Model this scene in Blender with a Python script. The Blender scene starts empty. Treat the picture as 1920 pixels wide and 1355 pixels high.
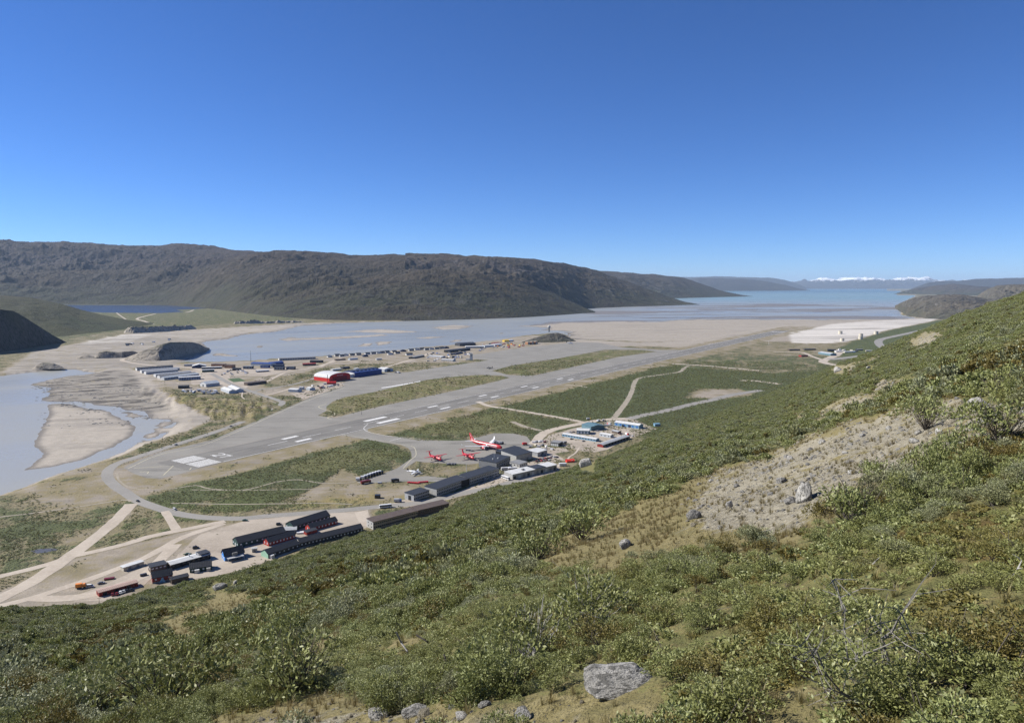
import bpy, bmesh, math, random
import numpy as np
from mathutils import Vector, Matrix
from mathutils.geometry import tessellate_polygon

random.seed(7)
RNG = np.random.default_rng(7)
scene = bpy.context.scene
COL = scene.collection

# ------------------------------------------------------------------ camera
FPX, CU, CV, EYE = 1330.0, 960.0, 677.5, 195.0      # focal length and centre in photo pixels, eye height over the airfield
HORIZON = 535.0
PITCH = math.atan((CV - HORIZON) / FPX)
cam_data = bpy.data.cameras.new('camera')
cam_data.sensor_width = 36.0
cam_data.lens = FPX / 1920.0 * 36.0
cam_data.clip_start = 0.1
cam_data.clip_end = 150000.0
cam = bpy.data.objects.new('camera', cam_data)
cam.location = (0, 0, EYE)
cam.rotation_euler = (math.pi / 2 - PITCH, 0, 0)
COL.objects.link(cam)
scene.camera = cam

# ------------------------------------------------------------------ sky, sun, exposure
SUN_EL, SUN_AZ = math.radians(37), math.radians(-78)
world = bpy.data.worlds.new('World')
scene.world = world
world.use_nodes = True
wn = world.node_tree.nodes
sky = wn.new('ShaderNodeTexSky')
sky.sky_type = 'NISHITA'
sky.sun_disc = False
sky.sun_elevation = SUN_EL
sky.sun_rotation = SUN_AZ
sky.altitude = 0
sky.air_density = 0.6
sky.dust_density = 0.0
sky.ozone_density = 10.0
wn['Background'].inputs['Strength'].default_value = 0.09
hsv = wn.new('ShaderNodeHueSaturation')
hsv.inputs['Hue'].default_value = 0.505
hsv.inputs['Saturation'].default_value = 1.06
world.node_tree.links.new(sky.outputs[0], hsv.inputs['Color'])
world.node_tree.links.new(hsv.outputs[0], wn['Background'].inputs['Color'])
sun_dir = Vector((math.sin(SUN_AZ) * math.cos(SUN_EL), math.cos(SUN_AZ) * math.cos(SUN_EL), math.sin(SUN_EL)))
sun_data = bpy.data.lights.new('sun', 'SUN')
sun_data.energy = 4.8
sun_data.angle = math.radians(0.53)
sun_data.color = (1.0, 0.955, 0.88)
sun = bpy.data.objects.new('sun', sun_data)
sun.rotation_euler = sun_dir.to_track_quat('Z', 'Y').to_euler()
sun.location = (-500, 0, 600)
COL.objects.link(sun)
scene.view_settings.view_transform = 'Standard'
scene.view_settings.look = 'None'
scene.view_settings.gamma = 1.0
scene.view_settings.exposure = 0.68
scene.view_settings.use_curve_mapping = False
scene.render.engine = 'CYCLES'
scene.cycles.max_bounces = 5
scene.cycles.diffuse_bounces = 2
scene.cycles.glossy_bounces = 2
scene.cycles.transmission_bounces = 2
scene.cycles.transparent_max_bounces = 8
scene.cycles.volume_bounces = 0
scene.cycles.use_denoising = True
scene.cycles.denoising_input_passes = 'RGB_ALBEDO_NORMAL'
scene.cycles.denoising_prefilter = 'NONE'

# ------------------------------------------------------------------ helpers
CP, SP = math.cos(PITCH), math.sin(PITCH)

def G(u, v, z=0.0):
    """where the sight line through photo pixel (u, v) meets the level z"""
    a, b = (u - CU) / FPX, (CV - v) / FPX
    dy, dz = CP + b * SP, -SP + b * CP
    t = (z - EYE) / dz
    return (a * t, dy * t)

def GA(pts, z=0.0):
    return np.array([G(u, v, z) for u, v in pts])

def to_px(x, y, z):
    f = y * CP - (z - EYE) * SP
    f = np.where(f < 0.05, 0.05, f)
    up = y * SP + (z - EYE) * CP
    return CU + FPX * x / f, CV - FPX * up / f

_P = np.random.default_rng(3).permutation(512)
_PERM = np.concatenate([_P, _P])
_ANG = np.random.default_rng(4).random(512) * 2 * np.pi
_GX, _GY = np.cos(_ANG), np.sin(_ANG)

def perlin(x, y, seed=0):
    x = np.asarray(x, float) + seed * 17.31
    y = np.asarray(y, float) + seed * 9.77
    xi, yi = np.floor(x).astype(np.int64), np.floor(y).astype(np.int64)
    xf, yf = x - xi, y - yi
    u, v = xf * xf * xf * (xf * (xf * 6 - 15) + 10), yf * yf * yf * (yf * (yf * 6 - 15) + 10)
    def g(ix, iy, dx, dy):
        h = _PERM[(_PERM[ix & 511] + iy) & 511]
        return _GX[h] * dx + _GY[h] * dy
    a = g(xi, yi, xf, yf); b = g(xi + 1, yi, xf - 1, yf)
    c = g(xi, yi + 1, xf, yf - 1); d = g(xi + 1, yi + 1, xf - 1, yf - 1)
    return ((a + u * (b - a)) * (1 - v) + (c + u * (d - c)) * v) * 1.4

def fbm(x, y, octs=5, seed=0, gain=0.5):
    s, a = 0.0, 1.0
    for i in range(octs):
        s = s + a * perlin(np.asarray(x) * 2 ** i, np.asarray(y) * 2 ** i, seed + i)
        a *= gain
    return s

def ridged(x, y, octs=5, seed=0, gain=0.5):
    s, a = 0.0, 1.0
    for i in range(octs):
        s = s + a * (0.5 - np.abs(perlin(np.asarray(x) * 2 ** i, np.asarray(y) * 2 ** i, seed + i)))
        a *= gain
    return s

def sdist(poly, X, Y):
    """distance to a closed outline, positive inside"""
    P = np.asarray(poly, float)
    Q = np.roll(P, -1, axis=0)
    shp = np.shape(X)
    X, Y = np.ravel(X).astype(float), np.ravel(Y).astype(float)
    best = np.full(X.shape, 1e18)
    inside = np.zeros(X.shape, bool)
    for (ax, ay), (bx, by) in zip(P, Q):
        dx, dy = bx - ax, by - ay
        L = dx * dx + dy * dy + 1e-12
        t = np.clip(((X - ax) * dx + (Y - ay) * dy) / L, 0, 1)
        best = np.minimum(best, (X - ax - t * dx) ** 2 + (Y - ay - t * dy) ** 2)
        cond = (ay > Y) != (by > Y)
        xin = (bx - ax) * (Y - ay) / (by - ay if by != ay else 1e-12) + ax
        inside ^= cond & (X < xin)
    d = np.sqrt(best)
    return np.where(inside, d, -d).reshape(shp)

def smooth(a, b, x):
    t = np.clip((x - a) / (b - a), 0, 1)
    return t * t * (3 - 2 * t)

def new_mesh(name, verts, faces, mat=None, smooth_shade=False):
    me = bpy.data.meshes.new(name)
    me.from_pydata([tuple(map(float, v)) for v in verts], [], [tuple(map(int, f)) for f in faces])
    if mat:
        me.materials.append(mat)
    if smooth_shade:
        me.polygons.foreach_set('use_smooth', [True] * len(me.polygons))
    me.update()
    return me

def grid_mesh(name, X, Y, Z, mat, shade=True):
    """mesh of a (rows, cols) array of points, built without python lists"""
    R, C = X.shape
    me = bpy.data.meshes.new(name)
    me.vertices.add(R * C)
    me.vertices.foreach_set('co', np.stack([X, Y, Z], -1).astype(np.float32).ravel())
    i = np.arange((R - 1) * (C - 1))
    r, c = i // (C - 1), i % (C - 1)
    a = r * C + c
    q = np.stack([a, a + 1, a + C + 1, a + C], -1).astype(np.int32)
    me.loops.add(q.size)
    me.loops.foreach_set('vertex_index', q.ravel())
    me.polygons.add(len(q))
    me.polygons.foreach_set('loop_start', np.arange(len(q), dtype=np.int32) * 4)
    me.polygons.foreach_set('use_smooth', np.full(len(q), shade))
    me.materials.append(mat)
    me.update(calc_edges=True)
    return me

def attr(me, name, vals):
    a = me.attributes.new(name, 'FLOAT', 'POINT')
    a.data.foreach_set('value', np.asarray(vals, np.float32).ravel())

def link(name, data, parent=None, loc=None, rot=None):
    o = bpy.data.objects.new(name, data)
    COL.objects.link(o)
    if parent is not None:
        o.parent = parent
    if loc is not None:
        o.location = loc
    if rot is not None:
        o.rotation_euler = rot
    return o

def tag(o, label=None, cat=None, group=None, kind=None):
    if label: o['label'] = label
    if cat: o['category'] = cat
    if group: o['group'] = group
    if kind: o['kind'] = kind
    return o

def structure(name, me, label=None):
    return tag(link(name, me), label, None, None, 'structure')

# ------------------------------------------------------------------ materials
class NT:
    """small node-tree writer"""
    def __init__(self, name):
        self.m = bpy.data.materials.new(name)
        self.m.use_nodes = True
        self.t = self.m.node_tree
        self.b = self.t.nodes['Principled BSDF']
        self.out = self.t.nodes['Material Output']
        self.b.inputs['Specular IOR Level'].default_value = 0.25
        self._pos = None
    def n(self, kind, **kw):
        x = self.t.nodes.new(kind)
        for k, v in kw.items():
            setattr(x, k, v)
        return x
    def l(self, a, b):
        self.t.links.new(a, b)
    def pos(self, obj=False):
        if obj:
            return self.n('ShaderNodeTexCoord').outputs['Object']
        if self._pos is None:
            self._pos = self.n('ShaderNodeNewGeometry').outputs['Position']
        return self._pos
    def noise(self, scale, detail=4, stretch=None, obj=False, rough=0.55, dist=0.0):
        x = self.n('ShaderNodeTexNoise')
        x.inputs['Scale'].default_value = scale
        x.inputs['Detail'].default_value = detail
        x.inputs['Roughness'].default_value = rough
        x.inputs['Distortion'].default_value = dist
        p = self.pos(obj)
        if stretch is not None:
            mp = self.n('ShaderNodeMapping')
            mp.vector_type = 'TEXTURE'                # turn to the long axis first, then stretch
            mp.inputs['Rotation'].default_value = (0, 0, stretch[2] if len(stretch) > 2 else 0)
            mp.inputs['Scale'].default_value = (1 / stretch[0], 1 / stretch[1], 1)
            self.l(p, mp.inputs['Vector'])
            p = mp.outputs['Vector']
        self.l(p, x.inputs['Vector'])
        return x.outputs['Fac']
    def attr(self, name):
        return self.n('ShaderNodeAttribute', attribute_name=name).outputs['Fac']
    def math(self, op, a, b=None, c=None):
        x = self.n('ShaderNodeMath', operation=op)
        for i, v in enumerate((a, b, c)):
            if v is None: continue
            if isinstance(v, (int, float)): x.inputs[i].default_value = v
            else: self.l(v, x.inputs[i])
        return x.outputs[0]
    def step(self, x, a, b, lo=0.0, hi=1.0):
        r = self.n('ShaderNodeMapRange', interpolation_type='SMOOTHSTEP')
        for i, v in ((1, a), (2, b), (3, lo), (4, hi)):
            r.inputs[i].default_value = v
        self.l(x, r.inputs[0])
        return r.outputs[0]
    def mix(self, f, a, b):
        x = self.n('ShaderNodeMix', data_type='RGBA')
        if isinstance(f, (int, float)): x.inputs[0].default_value = f
        else: self.l(f, x.inputs[0])
        for s, v in ((6, a), (7, b)):
            if isinstance(v, tuple): x.inputs[s].default_value = (*v[:3], 1)
            else: self.l(v, x.inputs[s])
        return x.outputs[2]
    def color(self, c):
        if isinstance(c, tuple): self.b.inputs['Base Color'].default_value = (*c[:3], 1)
        else: self.l(c, self.b.inputs['Base Color'])
    def rough(self, r):
        if isinstance(r, (int, float)): self.b.inputs['Roughness'].default_value = r
        else: self.l(r, self.b.inputs['Roughness'])
    def bump(self, h, strength, dist):
        x = self.n('ShaderNodeBump')
        x.inputs['Strength'].default_value = strength
        x.inputs['Distance'].default_value = dist
        self.l(h, x.inputs['Height'])
        self.l(x.outputs[0], self.b.inputs['Normal'])

def plain(name, col, rough=0.7, var=0.25, scale=0.6, metal=0.0, spec=0.3):
    """paint, metal or board with faint weathering"""
    t = NT(name)
    n = t.noise(scale, 5)
    d = tuple(c * (1 - var) for c in col)
    e = tuple(min(1, c * (1 + var * 0.5)) for c in col)
    t.color(t.mix(t.step(n, 0.3, 0.7), d, e))
    t.rough(rough)
    t.b.inputs['Metallic'].default_value = metal
    t.b.inputs['Specular IOR Level'].default_value = spec
    return t.m

# ------------------------------------------------------------------ valley floor, river, estuary
WATER = -4.0
RIVER = GA([(-500, 1080), (-150, 965), (0, 928), (45, 913), (100, 891), (150, 876), (200, 860), (212, 855), (234, 846), (247, 837.5), (262, 830),
            (294, 823.7), (306, 817.5), (316, 810), (312, 806), (325, 800), (332, 792.5), (324, 790), (318, 786), (306, 786), (277, 785),
            (275, 781), (280, 776), (270, 770), (250, 769), (227, 770), (230, 766), (222, 762), (179, 760), (165, 755), (141, 752), (125, 754),
            (77, 752), (75, 747.5), (100, 739), (80, 735), (100, 727.5), (52, 721), (87, 713), (120, 706), (152, 704), (181, 699), (154, 696),
            (137, 692.5), (125, 692.5), (50, 699), (0, 705), (-300, 745), (-700, 800)], WATER)
ESTUARY = GA([(391, 652), (386, 661), (360, 671), (345, 676), (338, 680), (367, 679.5), (391, 679), (468, 677), (522, 672), (592, 669), (620, 667),
              (665, 663), (717, 660), (756, 656), (786, 652), (858, 646.5), (866, 643), (890, 642), (931, 638), (975, 630), (1042, 624), (1060, 627),
              (1078, 637), (1130, 638), (1200, 641), (1290, 640), (1340, 632), (1400, 622), (1450, 614.5), (1520, 608), (1600, 602), (1720, 597),
              (1700, 592), (1688, 590), (1691, 582), (1678, 573), (1716, 555), (1673, 550.4), (1703, 544.5), (1600, 541), (1300, 545), (1200, 556),
              (1100, 566), (960, 586), (781, 601), (630, 606), (563, 611), (517, 622), (480, 625), (451, 628.5), (427, 636), (392, 639), (378, 642.5)], WATER)
BARS = [GA(p, WATER) for p in (
    [(90, 757), (130, 757), (165, 766), (200, 769), (215, 780), (240, 789), (252, 799), (253, 809), (240, 822), (215, 836), (190, 845), (170, 856),
     (130, 868), (110, 873), (80, 877), (52, 880), (70, 862), (85, 850), (62, 833), (68, 824), (75, 808), (82, 795), (92, 780)],
    [(227, 773), (240, 770), (258, 774), (262, 780), (250, 784), (236, 778)],
    [(292, 806), (302, 791), (316, 791), (316, 797), (302, 804), (330, 801), (322, 811), (300, 813), (270, 827), (262, 829), (275, 820)],
    [(393, 666), (411, 662), (425, 664), (468, 669), (430, 668)],
    [(479, 650), (491, 647), (487, 654)],
    [(520, 637), (545, 632), (560, 634), (620, 632), (700, 628), (715, 626), (730, 629), (640, 635), (570, 637), (540, 639)],
    [(640, 622), (690, 618), (715, 617), (790, 622), (735, 625), (660, 622)],
    [(810, 614), (850, 609), (890, 611), (860, 617), (830, 618)],
    [(672, 650), (680, 644), (700, 643), (696, 648)],
    [(704, 641), (733, 640), (734, 644), (706, 648)],
    [(774, 634), (810, 631), (840, 631), (800, 635)],
    [(843, 641), (855, 637), (868, 637), (858, 641)],
    [(930, 624), (946, 624), (942, 626)],
)]
FLATS = GA([(985, 611.5), (1019, 615), (1054, 622), (1075, 642), (1200, 648), (1300, 646), (1400, 628), (1480, 617), (1720, 608), (1730, 599), (1701, 598.6),
            (1440, 598.6), (1336, 598.3), (1286, 599), (1256, 602.5), (1135, 603), (1048, 605.6)], WATER)
BRAID = GA([(985, 611.5), (1048, 603), (1080, 585), (1110, 576), (1190, 573), (1320, 569), (1460, 569), (1560, 570), (1690, 575), (1720, 600), (1440, 600), (1290, 601), (1135, 605)], WATER)

vs = np.concatenate([np.arange(1420, 700, -3.0), np.arange(700, 640, -2.0), np.arange(640, 560, -1.2), np.array([558, 555, 551, 547, 543, 540.])])
us = np.arange(-560, 2300, 3.6)
UU, VV = np.meshgrid(us, vs)
A_, B_ = (UU - CU) / FPX, (CV - VV) / FPX
T_ = -EYE / (-SP + B_ * CP)
VX, VY = A_ * T_, (CP + B_ * SP) * T_

def terrain_z(X, Y, with_noise=True):
    dr = -sdist(RIVER, X, Y)
    de = -sdist(ESTUARY, X, Y)
    wob = 0.0
    if with_noise:
        wob = fbm(np.asarray(X) / 30, np.asarray(Y) / 30, 3, 5) * 6 * smooth(900, 1500, np.hypot(X, Y)) + fbm(np.asarray(X) / 9, np.asarray(Y) / 9, 3, 15) * 2.0
    d = np.minimum(dr, de) + wob
    # low banks, wide gentle rock shelf on the far side of the river
    U, V = to_px(np.asarray(X), np.asarray(Y), 0 * np.asarray(X))
    shelf = smooth(700, 715, V) * smooth(800, 780, V) * smooth(380, 300, U)
    slope = 0.22 * (1 - shelf) + 0.02 * shelf
    z = WATER + np.clip(d * slope, -3, -WATER)
    if with_noise:
        for b in BARS:
            s = sdist(b, X, Y) + fbm(np.asarray(X) / 35, np.asarray(Y) / 24, 4, 31) * (4 if b is BARS[0] else 9)
            z = np.maximum(z, np.where(s > -30, WATER + np.clip(s * 0.03, -2, 0.5), -20))
        s = sdist(FLATS, X, Y) + fbm(np.asarray(X) / 160, np.asarray(Y) / 160, 4, 41) * 60
        z = np.maximum(z, np.where(s > -150, WATER + np.clip(s * 0.01, -2, 0.45), -20))
        rockn = smooth(700, 690, V + 12) * 0
        z = z + shelf * (d > 0) * (ridged(np.asarray(X) / 70, np.asarray(Y) / 45, 5, 51, 0.6) - 0.40) * 0.9 * smooth(-2, 50, d)
    return z

VZ = terrain_z(VX, VY)
# scarp below the camp: the plateau edge with its grassy gullies
SCARP = GA([(235, 735), (275, 722), (300, 728), (340, 741), (400, 746), (460, 748), (505, 755), (528, 762), (480, 790), (440, 790), (400, 783), (360, 775), (320, 764), (280, 750)])
sc = sdist(SCARP, VX, VY)
scm = smooth(-2, 18, sc)
gul = ridged(VX / 14 + VY / 40, VY / 90, 3, 61)
VZ = VZ + scm * ((gul - 0.5) * 6.0 + 3.0)

# ground-cover masks, drawn as areas of the plan
def area(pts, z=0.0, soft=6.0):
    p = GA(pts, z)
    d = sdist(p, VX, VY)
    r = np.hypot(VX, VY)
    w = soft * r / 900.0
    return smooth(-w, w, d)

veg = np.full(VX.shape, 0.52)
pale = np.zeros(VX.shape)
gold = np.zeros(VX.shape)
rock = np.zeros(VX.shape)
def put(a, val, m):
    a[:] = a * (1 - m) + val * m
put(veg, 0.60, area([(0, 880), (190, 873), (250, 940), (240, 975), (110, 1060), (-300, 1150), (-300, 960)]))
put(veg, 0.66, area([(60, 900), (190, 870), (205, 900), (130, 915), (60, 925)]))
put(veg, 0.72, area([(-100, 1010), (0, 985), (120, 958), (240, 942), (235, 955), (130, 990), (0, 1020)]))
put(veg, 0.50, area([(60, 1040), (180, 985), (250, 950), (330, 975), (390, 985), (200, 1025), (100, 1060)]))
put(veg, 0.18, area([(-100, 1150), (60, 1085), (130, 1050), (250, 1020), (400, 985), (520, 968), (690, 955), (700, 985), (600, 1010), (480, 1055), (330, 1100), (180, 1135), (-50, 1160)]))
put(veg, 0.36, area([(60, 1080), (180, 1040), (250, 1045), (130, 1090), (70, 1115)]))
put(veg, 0.80, area([(250, 915), (420, 892), (560, 855), (640, 828), (700, 822), (760, 845), (772, 860), (700, 890), (560, 925), (480, 955), (400, 962), (300, 945)]))
put(veg, 0.34, area([(640, 880), (720, 905), (770, 910), (760, 935), (640, 945), (560, 935), (580, 920)]))
put(gold, 0.8, area([(560, 940), (760, 912), (770, 930), (690, 945), (540, 955)], soft=9))
put(gold, 0.7, area([(520, 880), (640, 840), (760, 850), (690, 872), (580, 890)], soft=12))
put(veg, 0.78, area([(720, 800), (860, 770), (900, 760), (1000, 778), (1090, 795), (1010, 815), (985, 815), (920, 810), (850, 824), (770, 822), (710, 812)]))
put(gold, 0.7, area([(740, 800), (960, 770), (1000, 800), (960, 812), (800, 815)], soft=12))
put(veg, 0.93, area([(930, 765), (960, 748), (1040, 728), (1130, 705), (1230, 685), (1300, 690), (1440, 700), (1620, 690), (1700, 700), (1600, 760), (1425, 790), (1230, 820), (1110, 795), (1000, 772)]))
put(veg, 0.62, area([(1240, 684), (1300, 668), (1420, 665), (1600, 668), (1640, 690), (1560, 700), (1440, 690), (1300, 690)]))
put(veg, 0.15, area([(1290, 745), (1300, 730), (1380, 728), (1420, 738), (1350, 748)], soft=14))
put(veg, 0.66, area([(612, 762), (640, 745), (700, 735), (800, 712), (900, 703), (950, 706), (930, 714), (820, 738), (720, 758), (640, 776), (620, 772)]))
put(gold, 1.0, area([(612, 762), (640, 745), (700, 735), (800, 712), (900, 703), (950, 706), (930, 714), (820, 738), (720, 758), (640, 776), (620, 772)]))
put(veg, 0.66, area([(922, 695), (960, 685), (1100, 663), (1160, 657), (1220, 658), (1160, 668), (1060, 690), (1000, 703), (955, 702)]))
put(gold, 0.6, area([(922, 695), (960, 685), (1100, 663), (1160, 657), (1220, 658), (1160, 668), (1060, 690), (1000, 703), (955, 702)]))
# camp and town
put(veg, 0.20, area([(235, 700), (330, 682), (480, 676), (620, 667), (790, 652), (1000, 628), (1080, 640), (900, 672), (760, 698), (600, 725), (560, 745), (500, 740), (380, 735), (290, 725)]))
put(veg, 0.50, area([(480, 715), (560, 700), (600, 690), (680, 680), (850, 680), (760, 697), (650, 705), (580, 722), (500, 728)]))
put(veg, 0.55, area([(560, 737), (610, 726), (580, 740), (535, 756), (520, 748)]))
put(gold, 0.8, area([(270, 735), (400, 746), (520, 758), (470, 790), (400, 783), (320, 764)]))
put(veg, 0.55, area([(270, 735), (400, 744), (520, 758), (470, 792), (400, 785), (320, 764)]))
# bare rock shelf, sand, white silt
ROCKA = [(40, 715), (120, 700), (240, 690), (280, 700), (300, 730), (340, 760), (400, 785), (360, 805), (320, 815), (200, 862), (262, 800), (60, 755)]
put(veg, 0.0, area(ROCKA)); put(rock, 1.0, area([(40, 715), (120, 700), (240, 692), (270, 725), (320, 765), (270, 772), (60, 755)]))
put(pale, 0.22, area(ROCKA))
put(veg, 0.62, area([(325, 830), (370, 800), (400, 795), (400, 802), (345, 828)]))
put(rock, 0.35, area([(0, 700), (60, 660), (240, 628), (330, 632), (390, 645), (330, 685), (250, 690), (120, 697)]))
put(veg, 0.13, area([(0, 700), (60, 660), (240, 625), (560, 606), (700, 602), (600, 615), (480, 630), (400, 645), (330, 685), (250, 690), (120, 697)]))
put(pale, 0.28, area([(0, 700), (60, 660), (240, 625), (560, 606), (700, 602), (600, 615), (480, 630), (400, 645), (330, 685), (250, 690), (120, 697)]))
put(pale, 0.9, area([(130, 640), (180, 628), (290, 626), (240, 640), (160, 645)], soft=3))
put(veg, 0.66, area([(90, 645), (-200, 660), (-200, 560), (480, 560), (560, 600), (430, 606), (360, 612), (240, 618), (130, 634)]))
WHITE = [(1478, 624), (1560, 607), (1640, 601), (1720, 597), (1760, 598), (1745, 607), (1690, 618), (1640, 630), (1590, 640), (1540, 645), (1484, 643)]
put(veg, 0.0, area([(1060, 650), (1075, 636), (1200, 642), (1290, 638), (1400, 620), (1500, 606), (1740, 595), (1700, 620), (1480, 640), (1380, 640), (1290, 652), (1200, 648)]))
put(veg, 0.0, area(WHITE)); put(pale, 1.0, area(WHITE, soft=3))
put(veg, 0.42, area([(1390, 650), (1480, 645), (1640, 640), (1650, 665), (1560, 668), (1420, 665)]))
put(veg, 0.85, area([(1560, 660), (1600, 640), (1660, 620), (1760, 600), (1800, 610), (1700, 660), (1600, 680)]))
# bare strips beside the runway
RW0, RW1 = np.array(G(367.6, 864.4)), np.array(G(1389, 637.7))
RWD = (RW1 - RW0) / np.linalg.norm(RW1 - RW0)
RWN = np.array([RWD[1], -RWD[0]])                     # towards the camera side
along = (VX - RW0[0]) * RWD[0] + (VY - RW0[1]) * RWD[1]
across = (VX - RW0[0]) * RWN[0] + (VY - RW0[1]) * RWN[1]
strip = smooth(88, 72, np.abs(across + fbm(VX / 90, VY / 90, 2, 8) * 8)) * smooth(-190, -150, along) * smooth(3300, 3000, along)
put(veg, 0.33, strip * 0.95)
put(gold, 0.3, strip * 0.9)
put(veg, 0.32, area([(205, 880), (230, 860), (300, 846), (290, 880), (430, 882), (360, 905), (250, 912), (215, 900)], soft=3))
flat = smooth(-300, 100, sdist(FLATS, VX, VY))
put(pale, 0.16, flat * (1 - pale))
put(pale, 0.25, smooth(WATER + 1.2, WATER + 0.5, VZ) * (1 - flat) * (VV < 900))
put(veg, 0.0, smooth(WATER + 1.6, WATER + 0.7, VZ))
wet = smooth(WATER + 0.30, WATER + 0.05, VZ)

def ground_material():
    t = NT('valley_ground')
    n0, n1, n2, n3 = t.noise(0.006, 4), t.noise(0.028, 5), t.noise(0.11, 5), t.noise(0.55, 3)
    v, p, g, r, w = t.attr('veg'), t.attr('pale'), t.attr('gold'), t.attr('rock'), t.attr('wet')
    s = t.math('ADD', v, t.math('MULTIPLY', t.math('SUBTRACT', n1, 0.5), 1.25))
    s = t.math('ADD', s, t.math('MULTIPLY', t.math('SUBTRACT', n2, 0.5), 0.9))
    green_m = t.step(s, 0.44, 0.74)
    dry_m = t.step(s, 0.12, 0.44)
    gravel = t.mix(t.step(n2, 0.35, 0.65), (0.240, 0.205, 0.158), (0.335, 0.288, 0.228))
    gravel = t.mix(t.step(n3, 0.4, 0.75), gravel, (0.265, 0.228, 0.178))
    gravel = t.mix(t.math('MULTIPLY', p, 0.85), gravel, (0.60, 0.56, 0.50))
    streak = t.noise(0.03, 7, (0.5, 1.7, 0.35), rough=0.66)
    wstreak = t.noise(0.012, 6, (0.2, 1.6, 0.25), rough=0.62)
    gravel = t.mix(t.math('MULTIPLY', t.step(wstreak, 0.54, 0.62), 0.5), gravel, (0.185, 0.165, 0.14))
    lines = t.noise(0.006, 6, (0.14, 1.9, 0.15), rough=0.62)
    gravel = t.mix(t.math('MULTIPLY', t.math('MULTIPLY', t.step(p, 0.12, 0.3), 0.55), t.step(lines, 0.50, 0.58)), gravel, (0.21, 0.19, 0.165))
    gravel = t.mix(t.math('MULTIPLY', r, 0.6), gravel, (0.185, 0.168, 0.138))
    gravel = t.mix(t.math('MULTIPLY', r, t.step(streak, 0.50, 0.56)), gravel, (0.075, 0.066, 0.055))
    gravel = t.mix(t.math('MULTIPLY', w, 0.75), gravel, (0.105, 0.095, 0.085))
    dry = t.mix(t.step(n2, 0.3, 0.7), (0.150, 0.128, 0.066), (0.235, 0.196, 0.118))
    dry = t.mix(t.math('MULTIPLY', g, t.step(n1, 0.35, 0.6)), dry, (0.225, 0.18, 0.075))
    green = t.mix(t.step(n3, 0.3, 0.7), (0.050, 0.062, 0.024), (0.105, 0.118, 0.046))
    green = t.mix(t.step(n0, 0.4, 0.65), green, (0.085, 0.10, 0.032))
    green = t.mix(t.math('MULTIPLY', g, 0.55), green, (0.185, 0.168, 0.062))
    c = t.mix(dry_m, gravel, dry)
    c = t.mix(green_m, c, green)
    t.color(c)
    t.rough(0.9)
    h = t.math('ADD', t.math('MULTIPLY', green_m, t.math('ADD', n2, n3)), t.math('MULTIPLY', n3, 0.25))
    t.bump(h, 0.9, 1.6)
    return t.m
M_GROUND = ground_material()
me = grid_mesh('valley_floor', VX, VY, VZ, M_GROUND)
for k, a in (('veg', veg), ('pale', pale), ('gold', gold), ('rock', rock), ('wet', wet)):
    attr(me, k, a)
structure('valley_floor', me, 'flat valley floor of gravel, dry grass and low green scrub')

def water_material():
    t = NT('silty_water')
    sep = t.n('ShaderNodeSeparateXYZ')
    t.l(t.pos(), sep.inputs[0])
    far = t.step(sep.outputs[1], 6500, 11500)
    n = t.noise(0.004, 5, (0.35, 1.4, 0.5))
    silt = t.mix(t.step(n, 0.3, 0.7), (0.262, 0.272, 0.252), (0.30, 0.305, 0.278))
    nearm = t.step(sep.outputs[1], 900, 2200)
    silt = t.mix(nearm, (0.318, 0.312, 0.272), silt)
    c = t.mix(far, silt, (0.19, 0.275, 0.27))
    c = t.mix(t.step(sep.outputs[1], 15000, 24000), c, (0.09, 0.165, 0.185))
    t.color(c)
    t.rough(t.step(n, 0.3, 0.7, 0.26, 0.38))
    t.b.inputs['Specular IOR Level'].default_value = 0.24
    t.bump(t.math('ADD', t.noise(0.35, 4), t.noise(0.05, 3)), 0.25, 0.5)
    return t.m
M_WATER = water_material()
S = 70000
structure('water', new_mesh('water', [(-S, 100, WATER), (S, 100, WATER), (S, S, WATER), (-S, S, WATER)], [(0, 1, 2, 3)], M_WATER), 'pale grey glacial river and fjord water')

# braided shallows: one sheet of wet sand showing between the channels
def braid_material():
    t = NT('tidal_shallows')
    a = t.noise(0.0022, 7, (0.30, 1.0, 0.15), rough=0.62, dist=0.6)
    m = t.math('ADD', a, t.math('MULTIPLY', t.math('SUBTRACT', t.attr('edge'), 1.0), 0.4))
    sand = t.mix(t.noise(0.01, 4), (0.155, 0.142, 0.135), (0.21, 0.195, 0.18))
    k = t.step(m, 0.50, 0.535)
    t.color(sand)
    t.rough(0.6)
    tr = t.n('ShaderNodeBsdfTransparent')
    mx = t.n('ShaderNodeMixShader')
    t.l(k, mx.inputs[0]); t.l(tr.outputs[0], mx.inputs[1]); t.l(t.b.outputs[0], mx.inputs[2])
    t.l(mx.outputs[0], t.out.inputs['Surface'])
    return t.m
bx = np.linspace(-900, 9000, 120); by = np.linspace(2900, 9800, 90)
BX, BY = np.meshgrid(bx, by)
bd = sdist(BRAID, BX, BY)
me = grid_mesh('sand_shallows', BX, BY, np.full(BX.shape, WATER + 0.06), braid_material())
attr(me, 'edge', smooth(-350, 150, bd))
structure('sand_shallows', me, 'braided wet sand flats between pale channels')

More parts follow.
